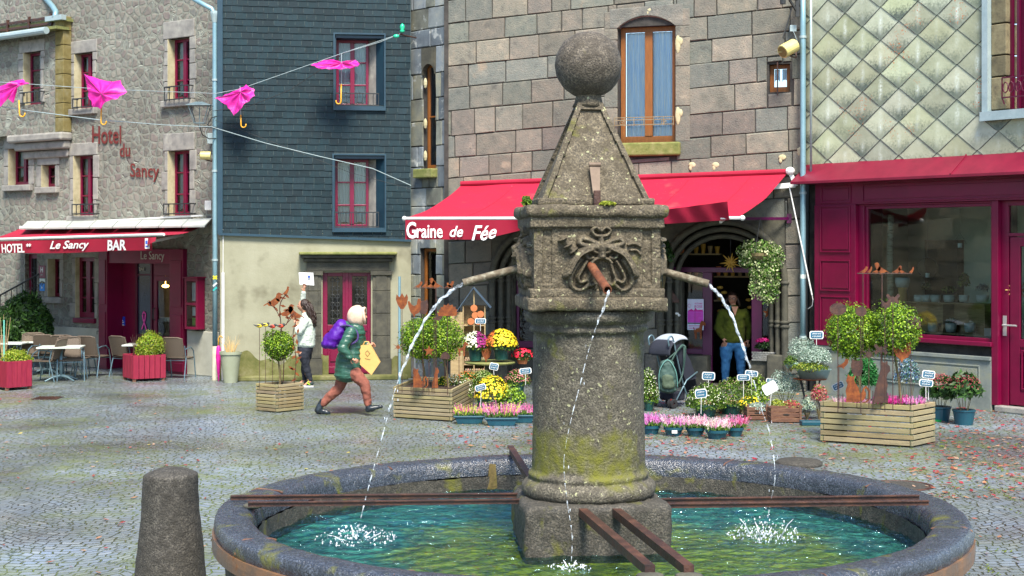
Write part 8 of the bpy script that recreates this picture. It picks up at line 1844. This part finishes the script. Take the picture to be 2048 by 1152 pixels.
mb.grid(lambda i,j:((-14+29*i+(j-.5)*-2)*k,.03*sin(i*3),(1+(24+1.5*i)*j-2*i)*k),10,6);mb.build('sheet',MT['letter'],sp,smooth=True)
mb=MB();mb.box(3*k,8*k,-.003,-.001,14*k,19*k,(.05,.1,.35))
for i in range(4):mb.box(-9*k,(0+i)*k,-.003,-.001,(8+i*3)*k,(8.7+i*3)*k,(.2,.25,.4))
mb.build('print',MT['vc'],sp)
# --- woman in the shop doorway
pd=KR.w(1466,700,.72);YD=pd.y;kD=YD/F;dw=thing('person','woman with glasses in olive sweater and blue jeans standing in the shop doorway','person',loc=(pd.x,pd.y,.0));zf_=.02;yf=HY+(EYE-zf_)/YD*F
def d_(x,y,dy=0):return((x-1466)*kD,dy,(yf-y)*kD+zf_)
hc=d_(1465,597);T_=-.25
db=({'p':(*d_(1466,683),.16,.12),'ch':(*d_(1468,640),.16,.115),'nk':(*d_(1467,614),.05),'h':(*hc,.055),'hl':(*d_(1453,692),.10),'kl':(*d_(1451,730),.066),'al':(*d_(1450,766),.042),'tl':(*d_(1448,772,-.12),.035),'hr':(*d_(1481,692),.10),'kr':(*d_(1482,730),.066),'ar':(*d_(1482,766),.042),'tr':(*d_(1485,772,-.12),.035),
 'sl':(*d_(1445,625),.06),'el':(*d_(1437,655,.02),.045),'wl':(*d_(1446,678,-.1),.03),'sr':(*d_(1490,625),.06),'er':(*d_(1500,655,.05),.045),'wr':(*d_(1496,682,.02),.03)},
 [('p','ch'),('ch','nk'),('nk','h'),('p','hl'),('hl','kl'),('kl','al'),('al','tl'),('p','hr'),('hr','kr'),('kr','ar'),('ar','tr'),('ch','sl'),('sl','el'),('el','wl'),('ch','sr'),('sr','er'),('er','wr')],'p')
fused(dw,'body',[db]+hand(d_(1446,677,-.1),(.2,-.1,-1),(0,1,0),-1)+hand(d_(1496,681,.02),(0,-.1,-1),(0,1,0),1),MT['skin'],heads=[(hc,T_,1.0,.12)],vox=.009,smooth=2);eyes_mouth(dw,hc,T_,1.0,tilt=.12)
fused(dw,'jeans',[({'p':(*d_(1466,686),.175,.135),'hl':(*d_(1453,698),.115),'kl':(*d_(1451,730),.082),'al':(*d_(1450,764),.058)},[('p','hl'),('hl','kl'),('kl','al')],'p'),({'p':(*d_(1466,686),.17,.135),'hr':(*d_(1481,698),.115),'kr':(*d_(1482,730),.082),'ar':(*d_(1482,764),.058)},[('p','hr'),('hr','kr'),('kr','ar')],'p')],cmat('blue_denim',(.03,.10,.24),(.08,.22,.40)),vox=.012,smooth=2)
fused(dw,'sweater',[({'hem':(*d_(1467,680),.20,.155),'w':(*d_(1468,662),.20,.15),'ch':(*d_(1468,636),.19,.14),'nk':(*d_(1467,620),.10),'sl':(*d_(1444,626),.08),'el':(*d_(1436,656,.02),.072),'wl':(*d_(1444,673,-.08),.052),'sr':(*d_(1491,626),.08),'er':(*d_(1501,656,.05),.072),'wr':(*d_(1497,676,.02),.052)},[('hem','w'),('w','ch'),('ch','nk'),('ch','sl'),('sl','el'),('el','wl'),('ch','sr'),('sr','er'),('er','wr')],'ch')],cmat('olive_knit',(.035,.045,.004),(.07,.085,.01),rough=.95),vox=.012,smooth=3)
mb=MB();c=Vector(d_(1467,618));mb.prism([(c.x-.06,c.z+.05),(c.x+.06,c.z+.05),(c.x+.005,c.z-.12)],c.y-.150,c.y-.12);mb.build('neckline',MT['skin'],dw,world=False)
mb=MB();mb.tube([d_(1460,612,-.09),d_(1456,622,-.14),d_(1463,633,-.17)],[.02,.022,.012],8);mb.build('scarf',cmat('teal_scarf',(.08,.22,.26)),dw,smooth=True,world=False)
def dh(mb):
 c=Vector(hc)
 def fn(i,j):
  a=2*pi*i;t_=(pi*.52)*j+.02;k_=1.0;x,y,z=sin(t_)*cos(a)*.092,sin(t_)*sin(a)*.112+.014,cos(t_)*.135
  if y<-.03:z=max(z,.062)
  return tuple(c+Vector((x,y,z)))
 mb.grid(fn,32,14);rr=random.Random(9)
 for i in range(30):a=rr.uniform(-.35,pi+.35);o=c+Vector((.085*cos(a),.09*sin(a)+.02,.03));mb.tube([o+Vector((.014*cos(a)*k-.004*(k==4),.006*sin(a)*k,-.045*k))for k in range(5)],[.022,.026,.026,.02,.008],6)
mb=MB();dh(mb);mb.build('hair',MT['hair'],dw,smooth=True,world=False)
M=Matrix.Translation(Vector(hc))@Matrix.Rotation(T_,4,'Z')@Matrix.Rotation(.12,4,'X');mb=MB(M)
for sx in(-1,1):mb.tube([(sx*.033+.026*cos(k*pi/6),-.103,.012+.022*sin(k*pi/6))for k in range(13)],.0035,5);mb.tube([(sx*.058,-.1,.016),(sx*.078,.01,.016)],.003,4)
mb.tube([(-.008,-.105,.015),(.008,-.105,.015)],.003,4);mb.build('glasses',MT['iron'],dw,world=False)
for sx,x in((-1,1449),(1,1484)):mb=MB();a=Vector(d_(x,768));mb.sphere((a.x,a.y-.05,.05),(.048,.12,.04),12,8);mb.build('shoe',MT['iron'],dw,smooth=True,world=False)
# ================================================================ PUSHCHAIR WITH RUCKSACK
YP=22.9;kP=YP/F;q=P(1350,812,YP);pc_=thing('pushchair','dark folding pushchair with a pale grey hood parked before the shop','pushchair',loc=(q.x-.05,q.y,0),rz=.75);zoff=q.z
def c_(x,y,d=0):return((x-1350)*kP,d,(812-y)*kP+zoff)
dk=cmat('black_pushchair_cloth',(.012,.014,.022))
for sg in(-1,1):
 o=sg*.2
 mb=MB();mb.tube(catm([Vector(c_(1312,690,o)),Vector(c_(1310,675,o)),Vector(c_(1322,672,o)),Vector(c_(1332,700,o)),Vector(c_(1352,760,o)),Vector(c_(1374,805,o))],5),.013,8);mb.build('frame_tube',MT['chairmetal'],pc_,smooth=True)
 mb=MB();mb.tube([c_(1398,745,o),c_(1365,760,o),c_(1325,808,o)],.012,8);mb.build('frame_tube',MT['chairmetal'],pc_,smooth=True)
 for x in(1322,1376):
  for dd in(-.03,.03):
   mb=MB();c=Vector(c_(x,808,o+dd));r=.075;mb.lathe([(r-.02,-.016),(r,-.012),(r,.012),(r-.02,.016),(.02,.012),(.02,-.012),(r-.02,-.016)],n=20);W_=Matrix.Translation((c.x,c.y,r))@Matrix.Rotation(pi/2,4,'X');mb.v=[tuple(W_@Vector(v))for v in mb.v];mb.build('wheel',MT['rubber'],pc_)
  mb=MB();c=Vector(c_(x,808,o));mb.box(c.x-.02,c.x+.02,c.y-.02,c.y+.02,.06,.14);mb.build('wheel_fork',MT['redfork'],pc_)
mb=MB();mb.grid(lambda i,j:Vector(c_(1330+34*j+6*sin(i*pi),690+72*j,-.19+.38*i)),10,10);mb.grid(lambda i,j:Vector(c_(1362+36*j,762-4*j+4*sin(i*pi),-.19+.38*i)),8,6);mb.grid(lambda i,j:Vector(c_(1398+10*j,758+34*j,-.16+.32*i)),6,4)
for d in(-.19,.19):mb.add([c_(1330,690,d),c_(1364,762,d),c_(1398,758,d),c_(1378,720,d),c_(1350,685,d)],[(0,1,2,3,4)])
mb.build('seat',dk,pc_,smooth=True)
mb=MB();
def hd(i,j,r=1.0):a=-.15+2.1*j;return Vector(c_(1352,704,0))+Vector((cos(pi-a)*.30*r,-.215+.43*i,sin(pi-a)*.27*r*(1-.25*(2*i-1)**4)))
mb.grid(lambda i,j:hd(i,.45+.55*j),12,12);mb.build('hood',cmat('pale_grey_hood',(.26,.29,.33),(.34,.37,.41)),pc_,smooth=True).modifiers.new('s','SOLIDIFY').thickness=.012
mb=MB();mb.grid(lambda i,j:hd(i,.0+.45*j),12,8)
for i in(0,1):pass
mb.build('hood_back',dk,pc_,smooth=True).modifiers.new('s','SOLIDIFY').thickness=.01
mb=MB();mb.box(c_(1335,0)[0],c_(1368,0)[0],-.16,.16,.10,.24);mb.build('shopping_tray',dk,pc_,bevel=.03)
rs=thing('rucksack','sage green hiking rucksack hanging from the pushchair handle','rucksack',loc=(q.x-.13,q.y-.30,(812-788)*kP+zoff))
def k_(x,y,d=0):return((x-1333)*kP,d,(788-y)*kP)
gm2=cmat('sage_nylon',(.028,.055,.048),(.05,.09,.075),rough=.7)
fused(rs,'bag',[({'a':(*k_(1332,776),.13,.09),'b':(*k_(1331,750),.145,.10),'c':(*k_(1330,726),.11,.08)},[('a','b'),('b','c')],'b')],gm2,vox=.012,smooth=3)
fused(rs,'front_pocket',[({'a':(*k_(1331,768,-.07),.10,.05),'b':(*k_(1330,750,-.07),.09,.05)},[('a','b')],'a')],cmat('olive_pocket',(.055,.075,.05),rough=.8),vox=.012,smooth=3)
mb=MB();mb.tube(catm([Vector(k_(1314,778,-.05)),Vector(k_(1314,738,-.08)),Vector(k_(1330,716,-.08)),Vector(k_(1346,738,-.08)),Vector(k_(1350,772,-.05))],5),.007,6);mb.build('piping',pm('mint_piping',[(.14,.28,.25)],4,.6),rs,smooth=True)
for sg in(-1,1):mb=MB();mb.tube(catm([Vector(k_(1332+sg*6,720,0)),Vector(k_(1350,700,.02)),Vector(k_(1365,690,.05+sg*.1)),Vector(k_(1362,740,.05)),Vector(k_(1352,765,.0))],5),.014,6);mb.build('strap',gm2,rs,smooth=True)
